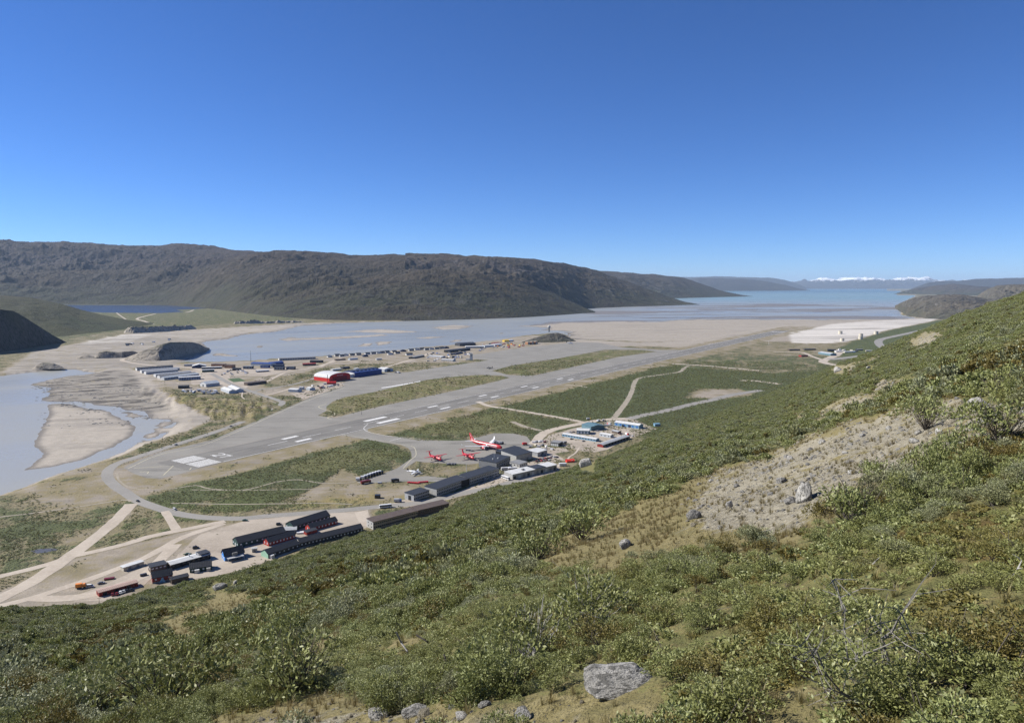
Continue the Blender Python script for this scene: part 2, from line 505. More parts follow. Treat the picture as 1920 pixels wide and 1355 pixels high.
# ------------------------------------------------------------------ hills
def hill_material(name, low, mid, top, hmid, htop, snow=None, scale=1.0, rockc=(0.16, 0.15, 0.145)):
    t = NT(name)
    z = t.attr('rise')
    n1, n2 = t.noise(0.0016 * scale, 6, rough=0.6), t.noise(0.011 * scale, 5)
    zz = t.math('ADD', z, t.math('MULTIPLY', t.math('SUBTRACT', n1, 0.5), 0.55))
    c = t.mix(t.step(zz, hmid - 0.14, hmid + 0.14), low, mid)
    c = t.mix(t.step(zz, htop - 0.14, htop + 0.14), c, top)
    c = t.mix(t.math('MULTIPLY', t.step(n2, 0.56, 0.72), 0.6), c, rockc)
    c = t.mix(t.step(t.noise(0.014 * scale, 5, (0.35, 1.6, 0.1), rough=0.65), 0.50, 0.60), c, tuple(x * 0.45 for x in mid))
    tone = t.noise(0.0007 * scale, 5, (0.5, 1.3, 0.1), rough=0.6)
    c = t.mix(t.math('MULTIPLY', t.step(tone, 0.46, 0.62), 0.5), c, tuple(x * f for x, f in zip(mid, (1.35, 1.22, 1.1))))
    if snow is not None:
        s = t.math('ADD', z, t.math('MULTIPLY', t.math('SUBTRACT', t.noise(0.0012, 6), 0.5), 0.9))
        c = t.mix(t.step(s, snow, snow + 0.08), c, (0.85, 0.87, 0.9))
    t.color(c)
    t.rough(0.95)
    t.bump(t.math('ADD', t.math('MULTIPLY', n2, 1.5), t.noise(0.05 * scale, 4)), 0.9, 14.0 / scale)
    return t.m

def interp(pts, u):
    p = np.array(pts, float)
    return np.interp(u, p[:, 0], p[:, 1])

def hill(name, sil, base, width, mat, label, du=2.0, rows=80, amp=0.10, wl=500.0, shape=0.85, back=1.0, seed=0, zb=WATER - 2.0, crest=0.0, ridgy=1.0, kind='structure', soft=0.0, sx=1.0, fold=0.0):
    """a range of hills: crest and foot from their bearings and sight angles, body from fractal relief"""
    u0, u1 = max(sil[0][0], base[0][0]), min(sil[-1][0], base[-1][0])
    u = np.arange(u0, u1 + du, du)
    a = (u - CU) / FPX
    def ray(v):
        b = (CV - v) / FPX
        dy, dz = CP + b * SP, -SP + b * CP
        L = np.hypot(a, dy)
        return a / L, dy / L, dz / L               # unit bearing, rise per metre
    bxx, byy, bs = ray(interp(base, u))
    rb = (zb - EYE) / bs
    kk = int(soft / du)
    if kk > 1:
        ker = np.hanning(2 * kk + 1); ker /= ker.sum()
        rb = np.convolve(np.pad(rb, kk, mode='edge'), ker, 'valid')
    cx, cy, cs = ray(interp(sil, u))
    rr = rb + interp(width, u)
    zr = EYE + cs * rr
    zr = np.maximum(zr, zb + 0.5)
    t = np.concatenate([np.linspace(0, 1, rows), 1 + np.linspace(0, 1, rows // 4)[1:] ** 1.5])[:, None]
    R = rb[None] + t * (rr - rb)[None]
    hgt = (zr - zb)[None]
    tt = np.clip(t, 0, 1)
    prof = np.where(t <= 1, 1 - (1 - tt) ** (1 / shape), 1 - back * (t - 1) ** 1.3)
    # the line of sight to the crest must stay clear: bend the crest bearing in with height
    X = (bxx[None] * (1 - tt) + cx[None] * tt) * R
    Y = (byy[None] * (1 - tt) + cy[None] * tt) * R
    env = np.sin(np.pi * np.clip(t, 0, 1.2) / 1.2) ** 0.8 * (0.35 + 0.65 * (1 - tt ** 3))
    rel = (ridged(X / wl / sx, Y / wl, 6, seed, 0.52) - 0.42) * ridgy + fbm(X / wl * 1.7 / sx, Y / wl * 1.7, 5, seed + 20) * (1.0 - 0.5 * ridgy)
    rel = rel * np.clip(0.75 + 0.9 * fbm(X / wl / 3.5, Y / wl / 3.5, 2, seed + 90), 0.15, 1.6)
    rel = rel * 0.7 + (ridged(X / wl * 3.1 / sx + 5, Y / wl * 3.1, 4, seed + 60, 0.6) - 0.42) * 0.30
    rel = rel + fbm(X / wl / 3.2 / sx, Y / wl / 3.2, 3, seed + 33) * 0.75 * fold
    Z = zb + hgt * prof + rel * amp * hgt * env * 2
    if crest:
        Z = Z + fbm(X / (wl * 0.35), Y / (wl * 0.35), 4, seed + 40) * crest * tt
    me = grid_mesh(name, X, Y, Z, mat)
    attr(me, 'rise', np.broadcast_to(np.clip((Z - zb) / (hgt.max()), 0, 1.5), Z.shape))
    o = link(name, me)
    tag(o, label, None, None, kind)
    return o

M_H1 = hill_material('heath_hill', (0.033, 0.034, 0.014), (0.037, 0.030, 0.019), (0.041, 0.031, 0.029), 0.20, 0.50, rockc=(0.085, 0.08, 0.076))
M_H2 = hill_material('brown_hill', (0.043, 0.045, 0.022), (0.048, 0.040, 0.027), (0.050, 0.041, 0.036), 0.3, 0.65)
M_H3 = hill_material('far_hill', (0.040, 0.037, 0.029), (0.040, 0.036, 0.032), (0.040, 0.036, 0.036), 0.3, 0.65)
M_SNOW = hill_material('snow_mountain', (0.05, 0.05, 0.05), (0.055, 0.055, 0.055), (0.06, 0.06, 0.06), 0.3, 0.6, snow=0.74, scale=0.6)
M_GREENHILL = hill_material('green_hill', (0.042, 0.050, 0.017), (0.046, 0.049, 0.020), (0.050, 0.048, 0.023), 0.3, 0.7, scale=3.0, rockc=(0.079, 0.072, 0.061))
M_ROCKHILL = hill_material('rocky_hill', (0.066, 0.064, 0.042), (0.082, 0.076, 0.060), (0.085, 0.078, 0.068), 0.3, 0.7, scale=2.5, rockc=(0.185, 0.172, 0.155))
M_CLIFF = hill_material('river_cliff', (0.072, 0.068, 0.054), (0.058, 0.058, 0.036), (0.054, 0.058, 0.025), 0.3, 0.7, scale=6.0)
M_BLUFF = hill_material('sand_bluff', (0.40, 0.36, 0.30), (0.33, 0.30, 0.25), (0.10, 0.105, 0.05), 0.35, 0.92, scale=9.0, rockc=(0.30, 0.27, 0.23))
M_DUNE = hill_material('gravel_mound', (0.30, 0.265, 0.215), (0.26, 0.23, 0.185), (0.20, 0.19, 0.12), 0.45, 0.85, scale=8.0, rockc=(0.20, 0.18, 0.15))

hill('mountain', [(1470, 535), (1480, 530), (1505, 525), (1520, 527), (1540, 523), (1570, 524), (1600, 521.5), (1640, 522), (1655, 525), (1690, 522), (1735, 521), (1760, 526), (1850, 530), (2000, 530)],
     [(1400, 541.6), (2100, 541.6)], [(1400, 9000), (2100, 9000)], M_SNOW, 'distant snow capped mountains at the end of the fjord', du=1.0, rows=70, amp=0.16, wl=2600, seed=71, crest=150)
hill('far_range', [(1250, 520), (1310, 519.5), (1340, 518), (1400, 520), (1440, 520.5), (1470, 524), (1500, 533), (1512, 540)],
     [(1240, 542.4), (1516, 542.4)], [(1240, 5000), (1516, 3000)], M_H3, 'blue far ridge left of the fjord', du=1.5, rows=50, amp=0.1, wl=2500, seed=72, crest=20)
hill('far_ridge', [(1270, 530), (1310, 521), (1345, 521), (1400, 523.5), (1440, 528), (1480, 536), (1500, 541), (1519, 544.5)],
     [(1260, 546), (1519, 545)], [(1260, 3500), (1519, 800)], M_H3, 'low blue headland running into the fjord', du=1.5, rows=50, amp=0.1, wl=1600, seed=73, crest=14)
hill('fjord_ridge', [(1060, 500), (1120, 506.5), (1180, 511), (1240, 516), (1282, 521), (1310, 530), (1340, 541), (1378, 551), (1395, 553.5), (1413, 555.5)],
     [(1060, 566), (1250, 560), (1340, 557.5), (1413, 556)], [(1060, 3400), (1280, 2600), (1413, 300)], M_H2, 'dark bluish ridge stepping down to the fjord', du=1.5, rows=70, amp=0.10, wl=900, seed=74, crest=10)
hill('mountain_spur', [(760, 477), (900, 480), (960, 484), (1000, 486.5), (1040, 491), (1060, 493), (1110, 505), (1160, 522), (1210, 540), (1250, 555), (1280, 565), (1300, 569), (1314, 571.5)],
     [(760, 598), (960, 592), (1100, 579), (1180, 575.5), (1280, 572.5), (1314, 572)], [(760, 2600), (1100, 1900), (1250, 900), (1314, 120)], M_H2, 'brown mountain shoulder falling to a point in the fjord', du=1.5, rows=120, amp=0.16, wl=600, seed=75, crest=8, soft=30, sx=1.3, fold=0.6)
hill('mountain_ridge', [(-420, 462), (-200, 458), (0, 455), (60, 456), (120, 453), (200, 458), (300, 461), (340, 460), (400, 463), (480, 470), (560, 474), (600, 475.5), (660, 479.5), (740, 477), (800, 476.5),
                        (850, 479), (900, 484), (940, 496), (990, 522), (1020, 538), (1060, 560), (1090, 574), (1116, 585)],
     [(-420, 572), (0, 572), (160, 571.5), (300, 572.5), (380, 578), (450, 588), (520, 597), (600, 602.5), (700, 603.5), (781, 602.5), (960, 597), (1065, 591), (1116, 585.5)],
     [(-420, 4200), (420, 4200), (600, 4000), (900, 2600), (1020, 1300), (1116, 150)], M_H1, 'long brown mountain ridge beyond the estuary', du=1.2, rows=230, amp=0.105, wl=330, seed=76, crest=6, shape=0.78, soft=110, sx=2.2, fold=1.2)
hill('far_hill', [(1700, 546), (1710, 541), (1740, 530), (1760, 527.5), (1800, 526), (1830, 523), (1880, 522), (1960, 519), (2100, 515)],
     [(1690, 547.2), (2100, 547.2)], [(1690, 1500), (1760, 3500), (2100, 3500)], M_H3, 'purple far hills right of the fjord', du=1.5, rows=50, amp=0.1, wl=1500, seed=77, crest=10)
hill('coast_hill', [(1676, 550.5), (1700, 545), (1720, 540), (1745, 536), (1790, 532), (1830, 536), (1870, 539), (1960, 540), (2100, 540)],
     [(1670, 551), (1720, 552), (1760, 553), (2100, 560)], [(1670, 100), (1740, 1500), (2100, 2500)], M_H2, 'low heath hill on the right fjord shore', du=1.5, rows=50, amp=0.12, wl=600, seed=78, crest=5)
hill('rocky_hill', [(1830, 556), (1845, 546), (1865, 537), (1890, 533), (1920, 533), (2000, 520), (2100, 515)],
     [(1815, 574), (1860, 580), (2100, 590)], [(1815, 300), (1860, 900), (2100, 1200)], M_ROCKHILL, 'upper grey rocky hill above the shore', du=1.2, rows=70, amp=0.15, wl=170, seed=79, crest=4)
hill('rocky_headland', [(1678, 573), (1695, 565), (1712, 559), (1730, 555), (1770, 551.5), (1800, 552.5), (1830, 557), (1850, 561), (1900, 556), (2000, 556)],
     [(1672, 574.5), (1690, 586), (1700, 593), (1735, 599), (1780, 602), (2000, 610)], [(1672, 100), (1720, 900), (2000, 1200)], M_ROCKHILL, 'grey rocky headland on the right shore of the flats', du=1.2, rows=80, amp=0.15, wl=190, seed=80, crest=3)
hill('green_hill', [(-420, 540), (-200, 548), (0, 553), (60, 558), (110, 568), (150, 580), (190, 590), (240, 600), (292, 607)],
     [(-420, 655), (0, 641), (120, 631), (240, 617), (292, 608.5)], [(-420, 1400), (0, 1200), (150, 900), (292, 100)], M_GREENHILL, 'smooth green hill at the left edge before the lake', rows=70, amp=0.05, wl=260, seed=81, zb=-1.0, ridgy=0.5)
hill('shadowed_cliff', [(-420, 470), (-200, 520), (-60, 566), (0, 580), (25, 583), (50, 597), (75, 613), (100, 629), (126, 642)],
     [(-420, 690), (-60, 668), (0, 662), (40, 655), (80, 648), (126, 643)], [(-420, 300), (0, 150), (126, 15)], M_CLIFF, 'steep dark hillside in shadow at the left edge', rows=60, amp=0.05, wl=90, seed=82, zb=-1.0, ridgy=0.6)
hill('river_bluff', [(232, 622), (240, 614), (262, 612.5), (300, 611.5), (345, 610.5), (358, 609), (370, 616)],
     [(232, 624.5), (250, 625), (300, 622.5), (345, 618.5), (370, 616.6)], [(232, 28), (370, 24)], M_BLUFF, 'eroded pale bluff with shaded gullies below the green plain', du=0.7, rows=24, amp=0.55, wl=46, seed=83, zb=-0.5)
hill('eroded_bank', [(436, 608.5), (441, 602), (450, 601), (462, 603), (480, 601), (500, 603), (520, 601.5), (560, 602.5), (584, 605.5)],
     [(436, 609.5), (510, 608.2), (584, 606.5)], [(436, 20), (584, 20)], M_BLUFF, 'row of small pale sand scars at the foot of the ridge', du=0.7, rows=18, amp=0.6, wl=60, seed=84)
hill('gravel_ridge', [(226, 674), (245, 667), (270, 657), (300, 646), (318, 641.5), (345, 641), (362, 641.5), (374, 645), (384, 650), (393, 653)],
     [(226, 676.5), (255, 680), (300, 680.5), (335, 675), (350, 668), (372, 664), (386, 661), (393, 654)], [(226, 25), (300, 60), (360, 45), (393, 6)], M_DUNE, 'dark gravel ridge jutting into the estuary', du=0.8, rows=40, amp=0.10, wl=45, seed=85, zb=WATER - 0.5, soft=22)
hill('gravel_mound', [(60, 692), (68, 684), (80, 680), (100, 680.5), (116, 687), (122, 691)], [(60, 693), (122, 691.5)], [(60, 20), (122, 14)], M_DUNE, 'grey gravel heap by the upper river bend', du=0.8, rows=20, amp=0.1, wl=30, seed=86, zb=-0.3)
hill('gravel_heap', [(140, 672), (152, 666.5), (164, 664.5), (178, 668), (186, 660), (200, 658), (220, 660), (250, 658), (262, 662)], [(140, 672.6), (180, 672.5), (230, 671), (262, 663)], [(140, 15), (262, 15)], M_DUNE, 'row of dark gravel heaps beside the pit road', du=0.8, rows=20, amp=0.12, wl=30, seed=87, zb=-0.3)
hill('knoll', [(978, 641.5), (1000, 634), (1020, 628.5), (1034, 624.5), (1044, 623.5), (1056, 627), (1068, 633), (1080, 639)], [(978, 643), (1030, 642.2), (1080, 640.2)], [(978, 30), (1040, 90), (1080, 20)], M_ROCKHILL, 'small dark knoll at the far end of the town', du=0.7, rows=30, amp=0.14, wl=50, seed=88, zb=-0.5)

# lake in the hollow behind the green hill
def lake_material():
    t = NT('lake_water')
    t.color(t.mix(t.noise(0.002, 4, (0.3, 1.5)), (0.018, 0.034, 0.075), (0.026, 0.045, 0.09)))
    t.rough(0.22)
    t.bump(t.noise(0.3, 3), 0.2, 0.4)
    return t.m
def sheet(name, pts, mat, z=0.05, label=None, holes=(), kind='structure', px=True, jitter=0.0, parent=None):
    loops = [GA(p) if px else np.array(p) for p in (pts, *holes)]
    if jitter:
        out = []
        for p in loops:
            q = []
            for i in range(len(p)):
                a, b = p[i], p[(i + 1) % len(p)]
                k = max(1, int(np.linalg.norm(b - a) / (jitter * 4)))
                for j in range(k):
                    c = a + (b - a) * j / k
                    q.append(c + np.array([perlin(c[0] / (jitter * 6), c[1] / (jitter * 6), 3), perlin(c[0] / (jitter * 6), c[1] / (jitter * 6), 9)]) * jitter)
            out.append(np.array(q))
        loops = out
    vec = [[Vector((x, y, 0)) for x, y in p] for p in loops]
    tris = tessellate_polygon(vec)
    vs_ = [(x, y, z) for p in loops for x, y in p]
    fs = []
    for a, b, c in tris:
        (ax, ay, _), (bx_, by_, _), (cx, cy, _) = vs_[a], vs_[b], vs_[c]
        fs.append((a, b, c) if (bx_ - ax) * (cy - ay) - (by_ - ay) * (cx - ax) > 0 else (a, c, b))
    me = new_mesh(name, vs_, fs, mat)
    o = link(name, me, parent)
    if parent is None:
        tag(o, label, None, None, kind)
    return o
sheet('lake', [(120, 571.3), (200, 571.6), (300, 572), (400, 573.5), (432, 575.5), (396, 578), (330, 581), (345, 584.5), (300, 587), (240, 586.5), (195, 586), (150, 584)], lake_material(), 0.4, 'dark blue lake in the hollow behind the green hill', jitter=12)

# ------------------------------------------------------------------ the hillside the photographer stands on
SIL = [(-700, 1225), (-400, 1180), (-200, 1160), (0, 1140), (120, 1131), (180, 1132), (260, 1106), (400, 1078), (480, 1058), (560, 1033), (690, 994), (780, 970), (840, 952), (880, 924), (930, 908),
       (1000, 898), (1050, 880), (1100, 865), (1160, 843), (1240, 809), (1330, 776), (1425, 742), (1480, 719), (1530, 699), (1570, 680), (1640, 656), (1700, 630), (1745, 611), (1800, 588), (1850, 571),
       (1920, 548), (2100, 470), (2500, 330)]
NAZ, NR = 520, 330
hu = np.linspace(-700, 2500, NAZ)
hv = interp(SIL, hu) + np.interp(hu, [0, 150, 500, 900, 1500, 2000], [6, 9, 9, 7, 4, 2])
a = (hu - CU) / FPX
b = (CV - hv) / FPX
dy, dz = CP + b * SP, -SP + b * CP
L = np.hypot(a, dy)
HBX, HBY, HS = a / L, dy / L, dz / L
foot = np.where(HS < -0.02, -EYE / np.minimum(HS, -0.02), 9000.0)
brow = np.minimum(foot * np.interp(hu, [0, 200, 600, 1300, 2500], [0.985, 0.96, 0.93, 0.90, 0.8]), np.interp(hu, [1000, 1300, 1600, 1800, 2500], [3000, 1500, 1000, 900, 900]))
q = np.concatenate([np.geomspace(0.0022, 1.0, NR - 50), 1 + np.linspace(0, 1, 51)[1:] * 0.9])[:, None]
HR = q * brow[None]
qq = np.clip(q, 0, 1)
cc = 2.0 * (1 - qq) + 0.10 * brow[None] * qq * (1 - qq) ** 2
HX, HY = HBX[None] * HR, HBY[None] * HR
HZ = EYE + HS[None] * np.minimum(HR, brow[None]) - cc - 0.62 * np.maximum(HR - brow[None], 0)
bumps = fbm(HX / 34, HY / 34, 3, 101) * 1.5 * smooth(12, 70, HR) + fbm(HX / 9, HY / 9, 3, 102) * 0.45 * smooth(4, 25, HR) + fbm(HX / 1.6, HY / 1.6, 4, 103) * 0.10
HZ = HZ + bumps * smooth(1.0, 0.75, qq) + (fbm(HX / 20, HY / 20, 3, 104) * 0.9) * (q > 0.75) * (q <= 1.0)
HZ = np.maximum(HZ, -9.0)
HU, HV = to_px(HX, HY, HZ)

WARP = fbm(HU / 70, HV / 28, 4, 131) * 16 + fbm(HU / 16, HV / 9, 2, 132) * 6
def parea(pts, soft=12.0):
    s = sdist(np.array(pts, float), HU, HV) + WARP
    return smooth(-soft, soft, s)
DRY = [
    [(985, 1045), (1010, 1025), (1100, 985), (1180, 950), (1260, 915), (1340, 880), (1440, 845), (1530, 808), (1620, 780), (1700, 762), (1800, 740), (1850, 755), (1920, 770), (2000, 770), (2000, 830), (1840, 856), (1780, 896),
     (1700, 924), (1640, 934), (1600, 958), (1520, 1004), (1470, 1028), (1380, 1036), (1290, 1043), (1200, 1057), (1120, 1074), (1020, 1086)],
    [(1490, 784), (1580, 744), (1650, 718), (1700, 712), (1722, 725), (1640, 757), (1540, 792)],
    [(1440, 790), (1500, 768), (1550, 755), (1530, 768), (1460, 796)],
    [(290, 1172), (340, 1142), (400, 1116), (450, 1106), (492, 1112), (482, 1140), (400, 1172), (330, 1190)],
    [(1040, 880), (1160, 846), (1240, 814), (1330, 782), (1400, 754), (1420, 750), (1330, 790), (1230, 826), (1120, 868)],
    [(1560, 700), (1640, 678), (1740, 645), (1800, 615), (1745, 622), (1650, 663)],
    [(515, 1238), (560, 1212), (640, 1190), (605, 1215), (545, 1243)],
    [(700, 1215), (780, 1190), (790, 1200), (730, 1222)],
    [(380, 1355), (470, 1335), (560, 1305), (620, 1290), (700, 1330), (900, 1325), (1030, 1300), (1110, 1290), (1250, 1300), (1260, 1400), (380, 1400)],
    [(1380, 1310), (1450, 1292), (1545, 1290), (1560, 1400), (1380, 1400)],
]
dry = np.zeros(HX.shape)
for i, p in enumerate(DRY):
    dry = np.maximum(dry, parea(p, 14) * (0.62 if i == 4 else 1.0))
GRAV = [[(1340, 885), (1440, 845), (1530, 808), (1700, 762), (1800, 740), (1850, 755), (2000, 775), (2000, 812), (1840, 826), (1700, 885), (1600, 925), (1480, 995), (1330, 1000), (1290, 960)],
        [(480, 1340), (700, 1332), (900, 1322), (1090, 1330), (1100, 1400), (460, 1400)], DRY[1], DRY[5]]
grav = np.zeros(HX.shape)
for p in GRAV:
    grav = np.maximum(grav, parea(p, 34))
HEATH = [[(480, 1112), (560, 1082), (640, 1092), (700, 1075), (740, 1045), (850, 1030), (720, 1062), (600, 1112), (520, 1118)],
         [(0, 1290), (120, 1235), (260, 1190), (200, 1250), (60, 1320), (0, 1330)], [(300, 1290), (380, 1250), (500, 1230), (440, 1290), (340, 1320)],
         [(1640, 790), (1760, 700), (1920, 640), (2000, 640), (2000, 700), (1800, 735), (1720, 760)], [(1800, 850), (1920, 800), (2000, 900), (1920, 920), (1830, 890)],
         [(1660, 1010), (1800, 960), (1920, 980), (1920, 1060), (1760, 1050)], [(1380, 1200), (1480, 1130), (1560, 1150), (1500, 1290), (1300, 1310), (1300, 1240)],
         [(640, 1075), (900, 1010), (960, 1000), (860, 1040), (700, 1095)], [(150, 1180), (300, 1160), (240, 1200), (160, 1215)], [(1700, 1150), (1960, 1120), (1960, 1270), (1760, 1240)]]
heath = np.zeros(HX.shape)
for p in HEATH:
    heath = np.maximum(heath, parea(p, 16))

def hillside_material():
    t = NT('hillside_ground')
    d, g, h = t.attr('dry'), t.attr('grav'), t.attr('heath')
    n1, n2, n3, n4 = t.noise(0.16, 5), t.noise(0.9, 6), t.noise(5.0, 6), t.noise(24.0, 4)
    moss = t.mix(t.step(n2, 0.3, 0.7), (0.100, 0.100, 0.034), (0.160, 0.150, 0.055))
    moss = t.mix(t.step(n3, 0.45, 0.7), moss, (0.175, 0.145, 0.06))
    moss = t.mix(t.math('MULTIPLY', h, t.step(n1, 0.3, 0.55)), moss, (0.115, 0.080, 0.022))
    dryc = t.mix(t.step(n3, 0.3, 0.7), (0.155, 0.128, 0.050), (0.235, 0.198, 0.095))
    dryc = t.mix(t.step(n2, 0.45, 0.7), dryc, (0.135, 0.118, 0.048))
    gravc = t.mix(t.step(n3, 0.4, 0.62), (0.205, 0.182, 0.130), (0.335, 0.305, 0.232))
    gravc = t.mix(t.step(n4, 0.5, 0.6), gravc, (0.25, 0.22, 0.152))
    gm = t.step(t.math('ADD', t.math('MULTIPLY', g, 0.8), t.math('MULTIPLY', t.math('SUBTRACT', t.math('ADD', n1, n2), 1.0), 1.7)), 0.40, 0.75)
    dm = t.step(t.math('ADD', d, t.math('MULTIPLY', t.math('SUBTRACT', n2, 0.5), 0.7)), 0.42, 0.62)
    c = t.mix(dm, moss, t.mix(gm, dryc, gravc))
    t.color(c)
    t.rough(0.95)
    t.bump(t.math('ADD', t.math('MULTIPLY', n3, 0.6), t.math('ADD', t.math('MULTIPLY', n4, 0.25), n2)), 1.0, 0.25)
    return t.m
me = grid_mesh('hillside', HX, HY, HZ, hillside_material())
for k, a_ in (('dry', dry), ('grav', grav), ('heath', heath)):
    attr(me, k, a_)
structure('hillside', me, 'steep hillside of moss, dry grass and gravel in the foreground')

# ------------------------------------------------------------------ pavements, runway, roads
RWA = math.atan2(RWD[1], RWD[0])
def paving(name, a, b, streak=0.0, patch=0.02, rub=False):
    t = NT(name)
    n = t.noise(patch, 5); m = t.noise(0.4, 4)
    c = t.mix(t.step(n, 0.3, 0.7), a, b)
    if streak:
        s = t.noise(0.05, 6, (0.25, 1.8, 0.12), rough=0.65)
        c = t.mix(t.math('MULTIPLY', t.step(s, 0.52, 0.68), streak), c, tuple(x * 0.55 for x in a))
    if rub:
        k = t.noise(0.5, 5, (0.012, 0.35, RWA), rough=0.6)
        c = t.mix(t.math('MULTIPLY', t.step(k, 0.50, 0.66), 0.55), c, tuple(x * 0.55 for x in a))
        c = t.mix(t.math('MULTIPLY', t.step(k, 0.48, 0.36), 0.35), c, tuple(x * 1.2 for x in b))
    c = t.mix(t.step(m, 0.45, 0.9), c, tuple(x * 1.15 for x in b))
    t.color(c); t.rough(0.85)
    return t.m
M_APRON = paving('apron_concrete', (0.205, 0.193, 0.168), (0.25, 0.236, 0.206), 0.75)
M_RUNWAY = paving('runway_asphalt', (0.155, 0.146, 0.130), (0.20, 0.19, 0.168), 0.3, rub=True)
M_ROAD = paving('road_asphalt', (0.225, 0.212, 0.188), (0.27, 0.255, 0.228))
M_GRAVELROAD = paving('gravel_road', (0.37, 0.315, 0.25), (0.45, 0.39, 0.315), patch=0.05)
M_TRACK = paving('worn_track', (0.255, 0.222, 0.168), (0.33, 0.288, 0.222), patch=0.05)
M_LOT = paving('gravel_lot', (0.30, 0.255, 0.202), (0.40, 0.345, 0.278), 0.45, 0.03)
M_WHITE = plain('marking_paint', (0.66, 0.65, 0.62), 0.8, 0.22, 0.5)
M_YELLOW = plain('yellow_marking_paint', (0.48, 0.44, 0.31), 0.8, 0.12, 0.3)
M_GRASS = plain('mown_pitch', (0.055, 0.10, 0.035), 0.9, 0.25, 0.1)

ISL1 = [(612, 762), (625, 752), (648, 744), (700, 735), (800, 712), (850, 706), (900, 702.5), (940, 704), (956, 708), (930, 715), (820, 739), (720, 760), (650, 777), (628, 784), (596, 779), (612, 770)]
ISL2 = [(922, 695), (960, 685), (1040, 673), (1100, 662), (1135, 655.5), (1200, 655.5), (1232, 659), (1160, 669), (1060, 691), (1000, 704), (955, 703)]
PAVE = [(232, 876), (262, 862), (300, 848), (400, 823.7), (562, 754), (590, 742), (625, 731), (647, 722.5), (640, 719), (658, 711), (665, 707), (715, 700), (726, 698.5), (764, 697.5), (800, 691.5), (847, 685),
        (880, 680.5), (917, 675), (888, 672.5), (887, 665), (946, 656.7), (987, 650.8), (1080, 641.4), (1125, 642.5), (1165, 651), (1240, 656), (1290, 655.5), (1300, 660), (1240, 670), (1050, 711), (820, 762), (705, 789),
        (640, 803), (400, 869), (340, 888), (300, 897), (275, 896), (252, 888), (240, 882)]
apron = sheet('apron', PAVE, M_APRON, 0.05, 'wide grey concrete apron in front of the hangars', holes=(ISL1, ISL2))
TAXI = [(640, 806), (620, 819), (640, 816), (666, 820), (724, 830), (752, 834), (766, 840), (771, 848), (772, 859), (744, 878), (722, 886), (690, 895), (668, 902), (680, 909), (710, 904), (754, 902.5), (800, 902), (830, 903), (850, 897),
        (800, 892), (772, 895), (794, 887), (768, 881), (757, 879), (781, 864), (792, 866), (842, 869), (880, 870), (912, 867), (930, 855), (960, 848), (985, 843), (1000, 836), (994, 826), (988, 818), (963, 812.5), (925, 812), (906, 817),
        (876, 825), (850, 826), (781, 824.5), (702, 813.5), (689, 809.5), (690, 804), (702, 798), (690, 794)]
sheet('terminal_apron', TAXI, M_APRON, 0.06, 'taxiway and apron in front of the terminal')

def rw(al, ac):
    p = RW0 + RWD * al + RWN * ac
    return (p[0], p[1])
def rw_of(u, v):
    d = np.array(G(u, v)) - RW0
    return float(d @ RWD), float(d @ RWN)
def rect_sheet(name, a0, a1, c0, c1, mat, z, parent=None, label=None):
    return sheet(name, [rw(a0, c0), rw(a0, c1), rw(a1, c1), rw(a1, c0)], mat, z, label, px=False, parent=parent)
RW_END = rw_of(1470, 620)[0]
runway = rect_sheet('runway', -28, RW_END, -30, 30, M_RUNWAY, 0.09, label='long straight grey asphalt runway with white markings')
rect_sheet('runway_shoulder', -60, RW_END, -37, -30.2, paving('shoulder_asphalt', (0.21, 0.195, 0.17), (0.25, 0.232, 0.2)), 0.08, runway)
for sgn in (-1, 1):
    for k in range(9):
        c = sgn * (3.2 + k * 2.75)
        rect_sheet('threshold_stripe', -14, 14, c - 0.85 if sgn > 0 else c + 0.85 - 1.7, c + 0.85, M_WHITE, 0.13, runway)
    rect_sheet('edge_line', 16 if sgn > 0 else 300, RW_END - 60, sgn * 27 - 0.45, sgn * 27 + 0.45, M_WHITE, 0.125, runway)
a_ = 95.0
while a_ < RW_END - 120:
    rect_sheet('centre_dash', a_, a_ + 30, -0.5, 0.5, M_WHITE, 0.13, runway)
    a_ += 54
for (p, q_, half) in (((522, 822), (554, 816.5), 3.2), ((672, 788), (715, 780.0), 4.2), ((791, 762.5), (811, 758.8), 2.6), ((886, 741.7), (902, 738.8), 2.4), ((966, 724.7), (978, 722.3), 2.4), ((1032, 709.9), (1043, 707.8), 2.4)):
    s0, s1 = rw_of(*p)[0], rw_of(*q_)[0]
    for sgn in (-1, 1):
        rect_sheet('touchdown_mark', s0, s1, sgn * 13 - half, sgn * 13 + half, M_WHITE, 0.13, runway)
for k in range(-5, 6):
    if k: rect_sheet('threshold_stripe', RW_END - 110, RW_END - 80, k * 4.6 - 1.2, k * 4.6 + 1.2, M_WHITE, 0.13, runway)

def ribbon_pts(P, w):
    P = np.asarray(P, float)
    T = np.gradient(P, axis=0)
    T /= np.linalg.norm(T, axis=1)[:, None] + 1e-9
    N = np.stack([-T[:, 1], T[:, 0]], -1)
    w = np.broadcast_to(np.asarray(w, float), (len(P),))[:, None]
    return P + N * w / 2, P - N * w / 2
def catmull(P, step=6.0):
    P = np.asarray(P, float)
    Q = np.vstack([2 * P[0] - P[1], P, 2 * P[-1] - P[-2]])
    out = []
    for i in range(1, len(Q) - 2):
        n = max(2, int(np.linalg.norm(Q[i + 1] - Q[i]) / step))
        for t in np.arange(n) / n:
            a, b, c, d = Q[i - 1], Q[i], Q[i + 1], Q[i + 2]
            out.append(0.5 * (2 * b + (c - a) * t + (2 * a - 5 * b + 4 * c - d) * t * t + (3 * b - a - 3 * c + d) * t ** 3))
    out.append(P[-1])
    return np.array(out)
